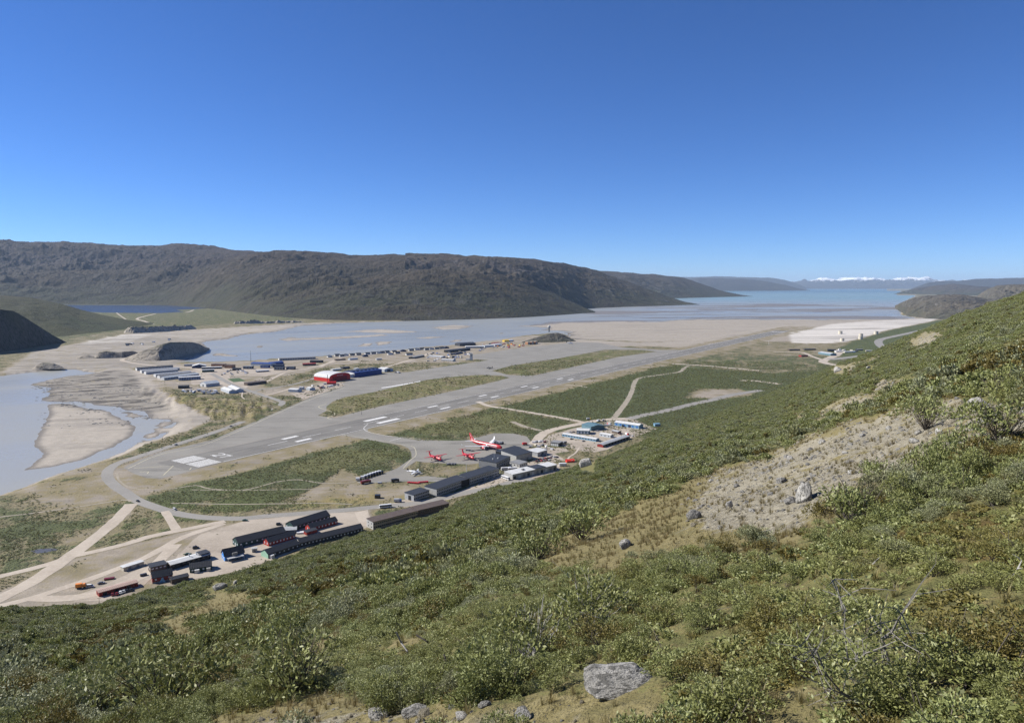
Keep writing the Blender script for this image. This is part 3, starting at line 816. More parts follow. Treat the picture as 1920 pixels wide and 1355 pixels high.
def ribbon(name, pts, w, mat, z, label=None, px=True, parent=None, wob=0.0, drape=False, kind='structure', step=6.0):
    P = catmull(GA(pts) if px else pts, step)
    ww = w * (1 + wob * np.array([perlin(p[0] / 15, p[1] / 15, 5) for p in P])) if wob else w
    A, B = ribbon_pts(P, ww)
    V = np.empty((len(P) * 2, 3)); V[0::2, :2] = A; V[1::2, :2] = B
    V[:, 2] = z
    if drape:
        V[:, 2] = np.maximum(terrain_z(V[:, 0], V[:, 1], False), WATER) + z
    F = [(2 * i + 1, 2 * i + 3, 2 * i + 2, 2 * i) for i in range(len(P) - 1)]
    o = link(name, new_mesh(name, V, F, mat), parent)
    if parent is None:
        tag(o, label, None, None, kind)
    return o
def digit(strokes, al, ac, sc, w):
    V, F = [], []
    for s in strokes:
        P = np.array([rw(al + y * sc, ac + x * sc) for x, y in s])
        A, B = ribbon_pts(P, w)
        b0 = len(V)
        for p_, q2 in zip(A, B):
            V += [(p_[0], p_[1], 0.13), (q2[0], q2[1], 0.13)]
        F += [(b0 + 2 * i + 1, b0 + 2 * i + 3, b0 + 2 * i + 2, b0 + 2 * i) for i in range(len(P) - 1)]
    return new_mesh('runway_digit', V, F, M_WHITE)
NUM = rw_of(419, 853)[0] - 9
link('runway_digit', digit([[(-.42, .78), (-.36, .92), (-.15, 1.0), (.15, 1.0), (.38, .9), (.44, .72), (.36, .56), (.1, .38), (-.3, .16), (-.42, .05)], [(-.46, .05), (.46, .05)]], NUM, -6, 13, 1.8), runway)
link('runway_digit', digit([[(-.42, .96), (.44, .96)], [(.40, .96), (.18, .55), (.02, 0)]], NUM, 6, 13, 1.8), runway)
# chevrons on the stopway
for pts in ([(252, 877.5), (302, 874.5), (325, 873), (306, 891)], [(262, 884.5), (279, 884), (276, 888)], [(358.5, 877), (355.5, 880.5)]):
    P = GA(pts)
    A, B = ribbon_pts(P, 1.1)
    V = []
    for p_, q2 in zip(A, B): V += [(p_[0], p_[1], 0.135), (q2[0], q2[1], 0.135)]
    link('chevron', new_mesh('chevron', V, [(2 * i + 1, 2 * i + 3, 2 * i + 2, 2 * i) for i in range(len(P) - 1)], M_YELLOW), runway)
sheet('apron_marking', [(715, 726.5), (735, 723.5), (770, 717.5), (788, 714), (788, 715.3), (760, 721), (735, 725), (716, 727.6)], M_WHITE, 0.09, 'white painted strip on the hangar apron')
ribbon('taxi_line', [(690, 794.5), (682, 803), (690, 809), (703, 812.5), (728, 817), (790, 823)], 0.8, M_WHITE, 0.10, 'white curved taxiway edge line')
ribbon('taxi_line', [(640, 814.5), (668, 818.5), (724, 828), (760, 834.5), (776, 838), (780, 853), (770, 862), (756, 878)], 0.8, M_YELLOW, 0.10, 'pale line along the terminal taxiway')
ribbon('stop_bar', [(731, 826.5), (752, 821)], 0.9, M_WHITE, 0.10, 'white stop bar across the taxiway')
ribbon('apron_edge_line', [(240, 878), (300, 852), (402, 826.5), (560, 757.5), (648, 726)], 0.9, M_YELLOW, 0.09, 'pale line along the outer edge of the apron')
ribbon('island_edge_line', [(622, 786), (614, 783), (628, 775), (603, 766), (598, 762), (612, 757)], 1.2, M_YELLOW, 0.09, 'pale curved line round the grass island tip')

ROADS = [
    ('road', [(396, 700), (436, 721), (475, 735), (505, 745), (524, 751), (530, 755), (522, 761), (506, 767.5), (462, 787), (430, 800), (399, 811), (320, 836), (258, 856), (224, 867), (206, 878), (201, 888), (204, 899), (219, 913), (235, 923), (258, 938), (293, 951),
              (330, 962), (367, 968), (403, 971), (458, 971.5), (495, 967.4), (550, 963.5), (605, 959), (640, 956.5), (695, 951), (750, 946.5), (787, 941.5), (823, 934.5), (878, 922), (919, 915), (962, 903), (1000, 897)], 11, M_ROAD, 'paved road sweeping round the runway end to the terminal'),
    ('gravel_road', [(247, 944), (212, 980), (162, 1020), (131, 1042), (106, 1060), (50, 1096), (0, 1121), (-120, 1180)], 11, M_GRAVELROAD, 'wide pale gravel road running down to the lower left'),
    ('gravel_road', [(-100, 1105), (0, 1080), (62, 1065), (112, 1050), (150, 1030)], 7, M_GRAVELROAD, 'gravel road joining from the left edge'),
    ('gravel_road', [(131, 1043), (175, 1034), (237, 1019), (275, 1007), (326, 996), (367, 988), (422, 977)], 8, M_GRAVELROAD, 'gravel track from the fork to the gravel yard'),
    ('gravel_road', [(-60, 1150), (0, 1136), (62, 1120), (112, 1104), (175, 1083), (237, 1059), (270, 1046), (300, 1030), (345, 1006), (420, 981)], 7, M_GRAVELROAD, 'gravel track past the long sheds'),
    ('gravel_road', [(62, 1121), (110, 1122), (165, 1116), (215, 1100), (275, 1075), (300, 1050), (330, 1020)], 9, M_GRAVELROAD, 'gravel lane beside the red shed'),
    ('footpath', [(-30, 974), (0, 969), (75, 960), (162, 947.5), (231, 937), (246, 940)], 2.6, M_TRACK, 'thin pale path across the scrub'),
    ('gravel_road', [(309, 958), (318, 972), (331, 993)], 7, M_GRAVELROAD, 'short gravel link between the road and the track'),
    ('perimeter_track', [(219, 888), (224, 901), (244, 914), (284, 917.5), (330, 915), (367, 909.5), (394, 916), (458, 918), (520, 903), (560, 899), (600, 905), (650, 905), (672, 901)], 2.2, M_TRACK, 'narrow perimeter track along the runway end'),
    ('footpath', [(360, 918), (458, 919), (560, 917), (640, 917), (752, 916)], 1.5, M_TRACK, 'thin straight track through the scrub'),
    ('footpath', [(320, 943), (440, 945), (520, 944), (600, 943), (660, 945)], 2.0, M_TRACK, 'pale track parallel to the terminal road'),
    ('gravel_road', [(896, 752.5), (917, 761), (950, 766), (1005, 775), (1078, 788), (1110, 796)], 10, M_GRAVELROAD, 'gravel road from the runway to the north hangars'),
    ('gravel_road', [(960, 790), (985, 800), (1014, 807)], 8, M_TRACK, 'short pale spur between scrub patches'),
    ('gravel_road', [(1000, 833), (1020, 812), (1050, 802), (1090, 794), (1130, 787), (1185, 784)], 14, M_GRAVELROAD, 'gravel road behind the terminal apron'),
    ('service_road', [(1180, 785), (1199, 780), (1252, 769), (1300, 757), (1338, 749), (1373, 740), (1428, 731.5)], 17, M_ROAD, 'straight grey service road crossing the green field'),
    ('dirt_track', [(1150, 785), (1158, 775), (1172, 757), (1180, 744), (1186, 730), (1189, 719), (1199, 709), (1242, 702), (1274, 697), (1283, 690), (1291, 686)], 9, M_TRACK, 'bare dirt track through the green field'),
    ('dirt_track', [(1258, 681.6), (1300, 684), (1340, 687), (1362, 689), (1426, 695)], 14, M_GRAVELROAD, 'pale dirt strip beside the runway'),
    ('dirt_track', [(1388, 713.5), (1410, 713.5), (1432, 716), (1464, 720)], 16, M_GRAVELROAD, 'pale bare patch in the green field'),
    ('dirt_track', [(1100, 726), (1085, 723), (1060, 722)], 6, M_GRAVELROAD, 'small bare spur in the field near the runway'),
    ('hill_road', [(1572, 685.5), (1550, 681), (1543, 677), (1556, 671), (1570, 664), (1572, 658), (1562, 655)], 22, M_GRAVELROAD, 'looping gravel road below the far depot'),
    ('hill_road', [(1555, 674), (1600, 669), (1628, 665), (1644, 659), (1657, 653.5), (1650, 647), (1647, 640), (1656, 635), (1688, 628), (1720, 621), (1760, 612)], 26, M_ROAD, 'curving road climbing along the foot of the far slope'),
    ('gravel_road', [(1450, 659), (1480, 660), (1505, 661), (1520, 667), (1545, 676)], 12, M_GRAVELROAD, 'pale track to the far depot'),
    ('town_road', [(475, 734), (495, 729), (520, 726), (560, 718), (600, 706)], 9, M_ROAD, 'road along the camp to the red hangar'),
    ('town_road', [(497, 741), (515, 737), (530, 733), (545, 728)], 7, M_GRAVELROAD, 'short curved road to the small white sheds'),
    ('town_road', [(499, 716), (520, 705), (540, 697), (580, 690), (620, 680), (640, 676), (700, 681), (780, 677)], 8, M_GRAVELROAD, 'gravel town road behind the hangars'),
    ('town_road', [(600, 688), (625, 676), (650, 668), (680, 664), (760, 659)], 8, M_GRAVELROAD, 'gravel street along the row of shore houses'),
    ('town_road', [(720, 689), (745, 682), (765, 676), (790, 670), (805, 662), (830, 660)], 10, M_GRAVELROAD, 'gravel road up to the far houses'),
    ('town_road', [(395, 700), (370, 692), (340, 688), (300, 686), (260, 682), (230, 676), (238, 671), (270, 663), (300, 651), (310, 648)], 11, M_GRAVELROAD, 'pale road from the camp over the gravel ridge'),
    ('footpath', [(455, 735), (454, 744), (462, 749), (485, 755), (500, 761), (504, 767)], 2.5, M_GRAVELROAD, 'thin white path down the grassy scarp'),
    ('guard_path', [(478, 741), (490, 745.5), (505, 751), (518, 756)], 1.6, M_GRAVELROAD, 'pale concrete edge on the bend of the camp road'),
    ('lake_road', [(287, 608), (270, 602), (257, 597.5), (275, 592), (292, 588)], 16, M_GRAVELROAD, 'bent white track leading to the lake'),
    ('lake_road', [(348, 585.8), (356, 584), (363, 581)], 16, M_GRAVELROAD, 'short white track on the lake shore'),
    ('lake_road', [(218, 586), (226, 592), (236, 598.5)], 9, M_GRAVELROAD, 'thin white track on the green hill'),
    ('footpath', [(1068, 866), (1066, 858), (1078, 850), (1087, 838)], 2.5, M_GRAVELROAD, 'thin pale path to the north hangars'),
]
for i, (nm, pts, w, mt, lb) in enumerate(ROADS):
    ribbon(nm, pts, w, mt, 0.07 + 0.004 * i + (0.10 if nm in ('footpath', 'guard_path') and pts[0][1] < 760 else 0), lb, wob=0.0 if mt is M_ROAD else 0.18, drape=False)
sheet('yard', [(1000, 836), (1030, 816), (1075, 803), (1110, 795), (1150, 786), (1190, 786), (1215, 797), (1232, 804), (1205, 813), (1170, 826), (1140, 842), (1115, 848), (1095, 846), (1060, 838), (1030, 834)], M_LOT, 0.055, 'gravel yard between the north hangars', jitter=2.5)
sheet('yard', [(430, 984), (470, 974), (545, 967), (640, 960), (690, 956), (696, 975), (684, 990), (640, 1003), (560, 1030), (480, 1060), (404, 1080), (300, 1090), (330, 1040), (380, 1000)], M_LOT, 0.05, 'broad gravel yard round the barracks', jitter=3)
sheet('yard', [(690, 952), (740, 942), (765, 934), (800, 938), (860, 921), (900, 905), (940, 890), (965, 876), (1000, 862), (1030, 862), (1050, 872), (1046, 884), (962, 906), (900, 922), (830, 938), (760, 951)], M_LOT, 0.052, 'pale forecourt on the hill side of the terminal', jitter=1.5)
sheet('yard', [(665, 961), (690, 955), (690, 985), (676, 985)], M_GRAVELROAD, 0.054, 'pale driveway between the barracks and the brown block')
sheet('yard', [(985, 842), (1010, 838), (1060, 840), (1068, 846), (1040, 850), (1060, 862), (1030, 866), (1000, 860)], M_LOT, 0.053, 'gravel parking lot beside the terminal hall', jitter=1.5)
sheet('yard', [(130, 1120), (185, 1100), (270, 1062), (300, 1070), (265, 1100), (200, 1125), (140, 1128)], M_LOT, 0.051, 'gravel yard round the long red shed', jitter=2)
sheet('sports_pitch', [(426, 710.5), (448, 708.3), (461, 714), (438, 716.4)], M_GRASS, 0.12, 'small bright green sports pitch in the camp')
sheet('yard', [(290, 712), (330, 700), (380, 690), (440, 690), (520, 690), (560, 690), (500, 705), (430, 705), (470, 722), (450, 733), (400, 720), (350, 722)], M_LOT, 0.045, 'bare gravel ground of the camp', jitter=4)
sheet('yard', [(600, 720), (640, 716), (655, 718), (648, 722), (590, 742), (566, 750), (545, 738), (575, 732)], M_LOT, 0.045, 'gravel ground beside the red hangar', jitter=2)
sheet('pond', [(58, 1032), (75, 1029), (100, 1027), (108, 1030), (90, 1035), (70, 1037)], plain('pond_mud', (0.10, 0.095, 0.09), 0.35, 0.2), 0.06, 'small grey pond in the scrub', jitter=1.5)

# ------------------------------------------------------------------ vegetation
def leaf_material(name, dark, lightc, pale, trans=0.17, tone='tone', rough=0.5):
    t = NT(name)
    a = t.attr(tone)
    r = t.n('ShaderNodeObjectInfo').outputs['Random']
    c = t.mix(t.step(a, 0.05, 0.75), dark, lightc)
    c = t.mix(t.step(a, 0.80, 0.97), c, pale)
    c = t.mix(t.math('MULTIPLY', r, 0.5), c, tuple(x * f for x, f in zip(dark, (1.25, 1.0, 0.8))))
    big = t.noise(0.10, 3)
    c = t.mix(t.math('MULTIPLY', t.step(big, 0.48, 0.68), 0.40), c, (0.24, 0.235, 0.072))
    t.color(c)
    t.rough(rough)
    tl = t.n('ShaderNodeBsdfTranslucent')
    t.l(c, tl.inputs['Color'])
    mx = t.n('ShaderNodeMixShader')
    mx.inputs[0].default_value = trans
    t.l(t.b.outputs[0], mx.inputs[1]); t.l(tl.outputs[0], mx.inputs[2])
    t.l(mx.outputs[0], t.out.inputs['Surface'])
    return t.m
M_LEAF = leaf_material('willow_leaf', (0.128, 0.152, 0.048), (0.285, 0.312, 0.118), (0.42, 0.44, 0.25))
M_LEAF3 = leaf_material('silver_willow_leaf', (0.145, 0.162, 0.082), (0.285, 0.305, 0.168), (0.44, 0.46, 0.33))
M_LEAF2 = leaf_material('birch_leaf', (0.090, 0.080, 0.022), (0.195, 0.160, 0.046), (0.31, 0.255, 0.11))
M_TWIG = plain('willow_bark', (0.115, 0.098, 0.08), 0.9, 0.4, 9.0)
M_DEAD = plain('dead_wood', (0.42, 0.40, 0.37), 0.9, 0.25, 12.0)
M_STRAW = leaf_material('straw_grass', (0.15, 0.125, 0.05), (0.27, 0.225, 0.11), (0.37, 0.33, 0.20), 0.35)
M_CATKIN = plain('catkin', (0.50, 0.48, 0.20), 0.8, 0.3, 30.0)

def rock_material(name, a, b, lich):
    t = NT(name)
    n1, n2, n3 = t.noise(2.2, 6, obj=True), t.noise(9.0, 5, obj=True), t.noise(34.0, 4, obj=True)
    c = t.mix(t.step(n1, 0.35, 0.65), a, b)
    c = t.mix(t.step(n2, 0.47, 0.56), c, lich)
    c = t.mix(t.step(n3, 0.58, 0.7), c, tuple(x * 0.4 for x in a))
    t.color(c); t.rough(0.92)
    t.bump(t.math('ADD', n2, t.math('MULTIPLY', n3, 0.5)), 0.9, 0.05)
    return t.m
M_ROCK = rock_material('lichen_rock', (0.25, 0.24, 0.215), (0.40, 0.385, 0.35), (0.135, 0.13, 0.115))
M_ROCKPALE = rock_material('pale_rock', (0.34, 0.325, 0.295), (0.47, 0.45, 0.41), (0.22, 0.21, 0.19))
M_ROCKTAN = rock_material('tan_stone', (0.21, 0.182, 0.128), (0.34, 0.30, 0.22), (0.15, 0.135, 0.10))
M_ROCKDARK = rock_material('dark_rock', (0.085, 0.082, 0.078), (0.15, 0.145, 0.135), (0.23, 0.22, 0.2))

def tube(V, F, pts, radii, sides=4):
    pts = [Vector(p) for p in pts]
    b0 = len(V)
    for i, p in enumerate(pts):
        d = (pts[min(i + 1, len(pts) - 1)] - pts[max(i - 1, 0)]).normalized()
        u = d.orthogonal().normalized()
        w = d.cross(u)
        for k in range(sides):
            an = 2 * math.pi * k / sides
            V.append(p + (u * math.cos(an) + w * math.sin(an)) * radii[i])
    for i in range(len(pts) - 1):
        for k in range(sides):
            k2 = (k + 1) % sides
            F.append((b0 + i * sides + k, b0 + i * sides + k2, b0 + (i + 1) * sides + k2, b0 + (i + 1) * sides + k))

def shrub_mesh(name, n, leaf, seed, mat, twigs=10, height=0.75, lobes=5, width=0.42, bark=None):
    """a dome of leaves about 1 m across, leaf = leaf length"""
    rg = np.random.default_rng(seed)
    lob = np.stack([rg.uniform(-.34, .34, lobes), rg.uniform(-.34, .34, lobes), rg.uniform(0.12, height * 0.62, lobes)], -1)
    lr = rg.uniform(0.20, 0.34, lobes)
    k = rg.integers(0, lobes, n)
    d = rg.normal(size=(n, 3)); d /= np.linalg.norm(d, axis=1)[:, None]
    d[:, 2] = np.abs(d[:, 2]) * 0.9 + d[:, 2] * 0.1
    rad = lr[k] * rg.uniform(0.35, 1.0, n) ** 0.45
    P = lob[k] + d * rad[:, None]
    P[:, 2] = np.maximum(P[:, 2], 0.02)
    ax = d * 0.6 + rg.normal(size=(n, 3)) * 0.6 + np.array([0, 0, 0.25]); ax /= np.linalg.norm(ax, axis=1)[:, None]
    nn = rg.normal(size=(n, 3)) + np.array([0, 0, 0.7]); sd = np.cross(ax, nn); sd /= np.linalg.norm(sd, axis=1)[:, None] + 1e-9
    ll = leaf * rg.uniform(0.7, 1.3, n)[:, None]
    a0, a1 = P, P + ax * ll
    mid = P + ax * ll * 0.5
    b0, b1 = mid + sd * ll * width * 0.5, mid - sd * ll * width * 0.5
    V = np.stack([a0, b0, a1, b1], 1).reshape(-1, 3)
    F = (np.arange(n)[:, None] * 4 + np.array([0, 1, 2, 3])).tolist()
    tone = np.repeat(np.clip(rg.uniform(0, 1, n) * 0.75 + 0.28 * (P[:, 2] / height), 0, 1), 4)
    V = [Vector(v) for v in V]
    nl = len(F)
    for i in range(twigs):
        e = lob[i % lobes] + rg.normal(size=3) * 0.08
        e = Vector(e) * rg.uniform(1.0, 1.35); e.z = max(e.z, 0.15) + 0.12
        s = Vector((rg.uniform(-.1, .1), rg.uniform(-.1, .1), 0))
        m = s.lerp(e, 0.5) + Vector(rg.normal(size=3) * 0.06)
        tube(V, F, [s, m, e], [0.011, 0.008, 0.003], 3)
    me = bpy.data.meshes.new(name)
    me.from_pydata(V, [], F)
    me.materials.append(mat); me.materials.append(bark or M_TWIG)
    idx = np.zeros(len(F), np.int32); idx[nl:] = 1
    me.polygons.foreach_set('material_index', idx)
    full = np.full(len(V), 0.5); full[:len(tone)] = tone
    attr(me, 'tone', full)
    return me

def tuft_mesh(name, n, seed):
    rg = np.random.default_rng(seed)
    V, F, T = [], [], []
    for i in range(n):
        an, r0 = rg.uniform(0, 6.28), rg.uniform(0, 0.22)
        b = np.array([math.cos(an) * r0, math.sin(an) * r0, 0])
        l = rg.uniform(0.4, 1.0)
        lean = np.array([math.cos(an), math.sin(an), 0]) * rg.uniform(0.1, 0.55) * l + rg.normal(size=3) * 0.05
        s = np.array([-math.sin(an), math.cos(an), 0]) * 0.014
        k = len(V)
        V += [b - s, b + s, b + lean * 0.45 + np.array([0, 0, l * 0.6]) + s * .7, b + lean * 0.45 + np.array([0, 0, l * 0.6]) - s * .7, b + lean + np.array([0, 0, l * 0.85])]
        F += [(k, k + 1, k + 2, k + 3), (k + 3, k + 2, k + 4)]
        T += [rg.uniform()] * 5
    me = new_mesh(name, V, F, M_STRAW)
    attr(me, 'tone', T)
    return me

def stone_mesh(name, seed, mat, sub=1, flat=0.7, rough=0.25, ang=0.0, smooth_shade=False, chop=3):
    bm = bmesh.new()
    bmesh.ops.create_icosphere(bm, subdivisions=sub, radius=0.5)
    rg = np.random.default_rng(seed)
    planes = [(Vector(rg.normal(size=3)).normalized(), rg.uniform(0.30, 0.42)) for _ in range(chop)]
    o = rg.uniform(0, 50, 3)
    for v in bm.verts:
        p = v.co.copy()
        n = perlin(p.x * 2.2 + o[0], p.y * 2.2 + p.z * 1.7 + o[1], seed % 13) + 0.5 * perlin(p.x * 5 + o[1], p.z * 5 + p.y * 4 + o[2], seed % 7) + 0.25 * perlin(p.x * 12 + o[1], p.z * 12 + p.y * 9 + o[2], seed % 5)
        p *= 1 + rough * float(n)
        for d, off in planes:
            e = p.dot(d) - off
            if e > 0: p -= d * e * 0.85
        p.z *= flat
        v.co = p
    me = bpy.data.meshes.new(name)
    bm.to_mesh(me); bm.free()
    me.materials.append(mat)
    if smooth_shade: me.polygons.foreach_set('use_smooth', [True] * len(me.polygons))
    return me

def proto_collection(name, meshes):
    c = bpy.data.collections.new(name)
    for i, m in enumerate(meshes):
        c.objects.link(bpy.data.objects.new('%s_%02d' % (name, i), m))
    return c

def scatter(name, pts, scl, rot, idx, col, label, tilt=None):
    """one uncountable mass: copies of the collection's meshes on the given points"""
    me = bpy.data.meshes.new(name)
    me.vertices.add(len(pts))
    me.vertices.foreach_set('co', np.asarray(pts, np.float32).ravel())
    for nm, data in (('psc', scl), ('prt', rot)):
        a = me.attributes.new(nm, 'FLOAT_VECTOR', 'POINT')
        a.data.foreach_set('vector', np.asarray(data, np.float32).ravel())
    a = me.attributes.new('pix', 'INT', 'POINT')
    a.data.foreach_set('value', np.asarray(idx, np.int32))
    g = bpy.data.node_groups.new(name + '_nodes', 'GeometryNodeTree')
    g.interface.new_socket('Geometry', in_out='INPUT', socket_type='NodeSocketGeometry')
    g.interface.new_socket('Geometry', in_out='OUTPUT', socket_type='NodeSocketGeometry')
    gi, go = g.nodes.new('NodeGroupInput'), g.nodes.new('NodeGroupOutput')
    ci = g.nodes.new('GeometryNodeCollectionInfo')
    ci.inputs['Collection'].default_value = col
    ci.inputs['Separate Children'].default_value = True
    ci.inputs['Reset Children'].default_value = True
    ip = g.nodes.new('GeometryNodeInstanceOnPoints')
    ip.inputs['Pick Instance'].default_value = True
    def na(nm, dt):
        x = g.nodes.new('GeometryNodeInputNamedAttribute')
        x.data_type = dt
        x.inputs['Name'].default_value = nm
        return x.outputs['Attribute']
    g.links.new(gi.outputs[0], ip.inputs['Points'])
    g.links.new(ci.outputs[0], ip.inputs['Instance'])
    g.links.new(na('pix', 'INT'), ip.inputs['Instance Index'])
    g.links.new(na('psc', 'FLOAT_VECTOR'), ip.inputs['Scale'])
    er = g.nodes.new('FunctionNodeEulerToRotation')
    g.links.new(na('prt', 'FLOAT_VECTOR'), er.inputs[0])
    g.links.new(er.outputs[0], ip.inputs['Rotation'])
    g.links.new(ip.outputs[0], go.inputs[0])
    o = link(name, me)
    md = o.modifiers.new('scatter', 'NODES')
    md.node_group = g
    tag(o, label, None, None, 'stuff')
    return o

def cell_samples(X, Y, Z, dens, attrs=(), seed=0):
    """random points on a grid surface, dens = expected number per square metre at the vertices"""
    rg = np.random.default_rng(seed)
    def c(A): return 0.25 * (A[:-1, :-1] + A[1:, :-1] + A[:-1, 1:] + A[1:, 1:])
    ax, ay = X[1:, 1:] - X[:-1, :-1], Y[1:, 1:] - Y[:-1, :-1]
    bx_, by_ = X[1:, :-1] - X[:-1, 1:], Y[1:, :-1] - Y[:-1, 1:]
    ar = 0.5 * np.abs(ax * by_ - ay * bx_)
    n = rg.poisson(np.clip(ar * c(dens), 0, 60))
    r, k = np.nonzero(n)
    rep = n[r, k]
    r, k = np.repeat(r, rep), np.repeat(k, rep)
    s, t = rg.random(len(r)), rg.random(len(r))
    def bl(A): return A[r, k] * (1 - s) * (1 - t) + A[r + 1, k] * s * (1 - t) + A[r, k + 1] * (1 - s) * t + A[r + 1, k + 1] * s * t
    return np.stack([bl(X), bl(Y), bl(Z)], -1), [bl(a) for a in attrs]

BOULDERS = [
    (1172, 1302, 150, 0.24, M_ROCK, 'large flat lichen covered rock at the bottom edge'),
    (1524, 938, 44, 1.15, M_ROCK, 'upright pale boulder with dark base on the gravel slope'),
    (1308, 972, 28, 0.85, M_ROCKDARK, 'dark jagged boulder in the golden grass'),
    (1375, 950, 15, 1.3, M_ROCKPALE, 'small slanted pale stone right of the dark jagged boulder'),
    (1855, 768, 36, 0.8, M_ROCKPALE, 'white boulder beside a grey bush at the right edge'),
    (1879, 772, 18, 0.7, M_ROCKDARK, 'small dark rock right of the white boulder'),
    (1777, 812, 16, 0.9, M_ROCKPALE, 'small pale block under the bushes on the upper gravel'),
    (1606, 868, 14, 0.6, M_ROCKDARK, 'dark pointed stone in the middle of the gravel slope'),
    (1755, 856, 14, 1.2, M_ROCKDARK, 'dark upright stone at the right end of the gravel'),
    (1489, 862, 14, 0.8, M_ROCKPALE, 'pale stone at the upper left edge of the gravel'),
    (1627, 818, 14, 0.6, M_ROCKPALE, 'pale flat stone on the upper edge of the gravel'),
    (1731, 829, 20, 0.5, M_ROCK, 'grey low stone under the hanging bush'),
    (1101, 874, 26, 1.0, M_ROCKPALE, 'big pale boulder on the slope above the terminal'),
    (1176, 1028, 36, 0.6, M_ROCK, 'grey lichen boulder at the lower edge of the golden grass'),
    (1574, 696, 16, 0.8, M_ROCKPALE, 'pale boulder with a dark hollow near the looping road'),
    (1632, 690, 11, 0.5, M_ROCKPALE, 'flat pale stone on the upper dry streak'),
    (1576, 775, 10, 0.7, M_ROCKPALE, 'pale stone on the small gravel streak among the shrubs'),
    (409, 1106, 26, 0.6, M_ROCK, 'grey block on the slope below the dark shed'),
    (441, 1094, 16, 0.6, M_ROCK, 'small grey stone right of the grey block'),
    (700, 1352, 50, 0.3, M_ROCK, 'flat grey stone at the bottom edge left of centre'),
    (770, 1342, 50, 0.28, M_ROCK, 'long low grey slab between the bottom edge stones'),
    (862, 1354, 34, 0.4, M_ROCKPALE, 'pale stone at the bottom edge near the middle'),
    (906, 1326, 24, 0.5, M_ROCK, 'round grey stone under the bright green willow'),
    (980, 1355, 46, 0.3, M_ROCK, 'half buried grey slab at the bottom edge by the lichen rock'),
    (1446, 1002, 14, 0.7, M_ROCKDARK, 'small dark stone at the lower end of the gravel'),
    (1503, 922, 10, 0.7, M_ROCKDARK, 'tiny dark stone left of the upright pale boulder'),
    (1595, 850, 10, 0.6, M_ROCKPALE, 'small pale stone above the dark pointed stone'),
]

def clear_of_boulders(P):
    """False where a shrub would hide one of the boulders from view"""
    u, v = to_px(P[:, 0], P[:, 1], P[:, 2])
    ok = np.ones(len(P), bool)
    for bu, bv, w, asp, _m, _l in BOULDERS:
        ok &= ~((np.abs(u - bu) < w * 0.62) & (v > bv - w * asp * 0.9) & (v < bv + max(w * 0.55, 7)))
    return ok
inview = ((HU > -260) & (HU < 2180) & (HV < 1560) & (q <= 1.04)).astype(float)
patch = fbm(HX / 11, HY / 11, 3, 111)
patch2 = fbm((HX * RWD[0] + HY * RWD[1]) / 60, (HX * RWN[0] + HY * RWN[1]) / 9, 4, 113)
cover = np.clip(1.05 + patch * 0.55 + patch2 * 1.1, 0.06, 1.25)
cover = cover * np.clip(1 - 1.25 * np.clip(dry + 0.25 * patch, 0, 1), 0.0, 1) * (1 - 0.30 * heath)
SZ = np.clip(0.36 + 0.016 * HR, 0.36, 1.75)
dn = cover / (SZ ** 2 * 0.62) * inview

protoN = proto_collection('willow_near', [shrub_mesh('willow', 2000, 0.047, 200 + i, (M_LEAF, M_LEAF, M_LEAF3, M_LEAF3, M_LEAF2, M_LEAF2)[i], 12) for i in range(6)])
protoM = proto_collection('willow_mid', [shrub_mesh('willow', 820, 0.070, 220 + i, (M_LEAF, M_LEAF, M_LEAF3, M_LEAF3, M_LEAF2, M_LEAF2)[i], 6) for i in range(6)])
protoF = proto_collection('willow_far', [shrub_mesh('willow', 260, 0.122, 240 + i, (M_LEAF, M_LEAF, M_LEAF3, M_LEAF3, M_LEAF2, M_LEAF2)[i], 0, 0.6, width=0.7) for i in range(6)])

def shrubs(name, lo, hi, col, label, seed, zs=0.85):
    m = (HR >= lo) & (HR < hi)
    P, (hr, hh) = cell_samples(HX, HY, HZ, dn * m, (HR, heath), seed)
    k = clear_of_boulders(P); P, hr, hh = P[k], hr[k], hh[k]
    rg = np.random.default_rng(seed + 1)
    n = len(P)
    s = np.clip(0.36 + 0.016 * hr, 0.36, 1.75) * rg.uniform(0.65, 1.45, n)
    big = fbm(P[:, 0] / 13, P[:, 1] / 13, 3, 115)
    s = s * np.clip(1.0 + big * np.where(hr < 18, 0.35, 0.9), 0.55, 1.9)
    hz = zs * np.clip(0.9 + big * 0.7, 0.45, 1.5) * rg.uniform(0.8, 1.2, n)
    sc = np.stack([s, s, s * hz], -1)
    rt = np.stack([rg.normal(0, .12, n), rg.normal(0, .12, n), rg.uniform(0, 6.28, n)], -1)
    sil_ = fbm(P[:, 0] / 7, P[:, 1] / 7, 3, 117) + rg.normal(0, .12, n)
    ix = np.where(rg.random(n) < 0.06 + 0.6 * hh, rg.integers(4, 6, n), np.where(sil_ > 0.12, rg.integers(2, 4, n), rg.integers(0, 2, n)))
    P[:, 2] -= 0.03 * s
    scatter(name, P, sc, rt, ix, col, label)
    return n
NSHRUB = [shrubs('willow_scrub', 0, 22, protoN, 'leafy grey green willow scrub in the foreground', 301),
          shrubs('willow_scrub', 22, 75, protoM, 'low green willow scrub on the middle of the slope', 302),
          shrubs('willow_scrub', 75, 5000, protoF, 'green shrub cover on the far part of the slope', 303)]

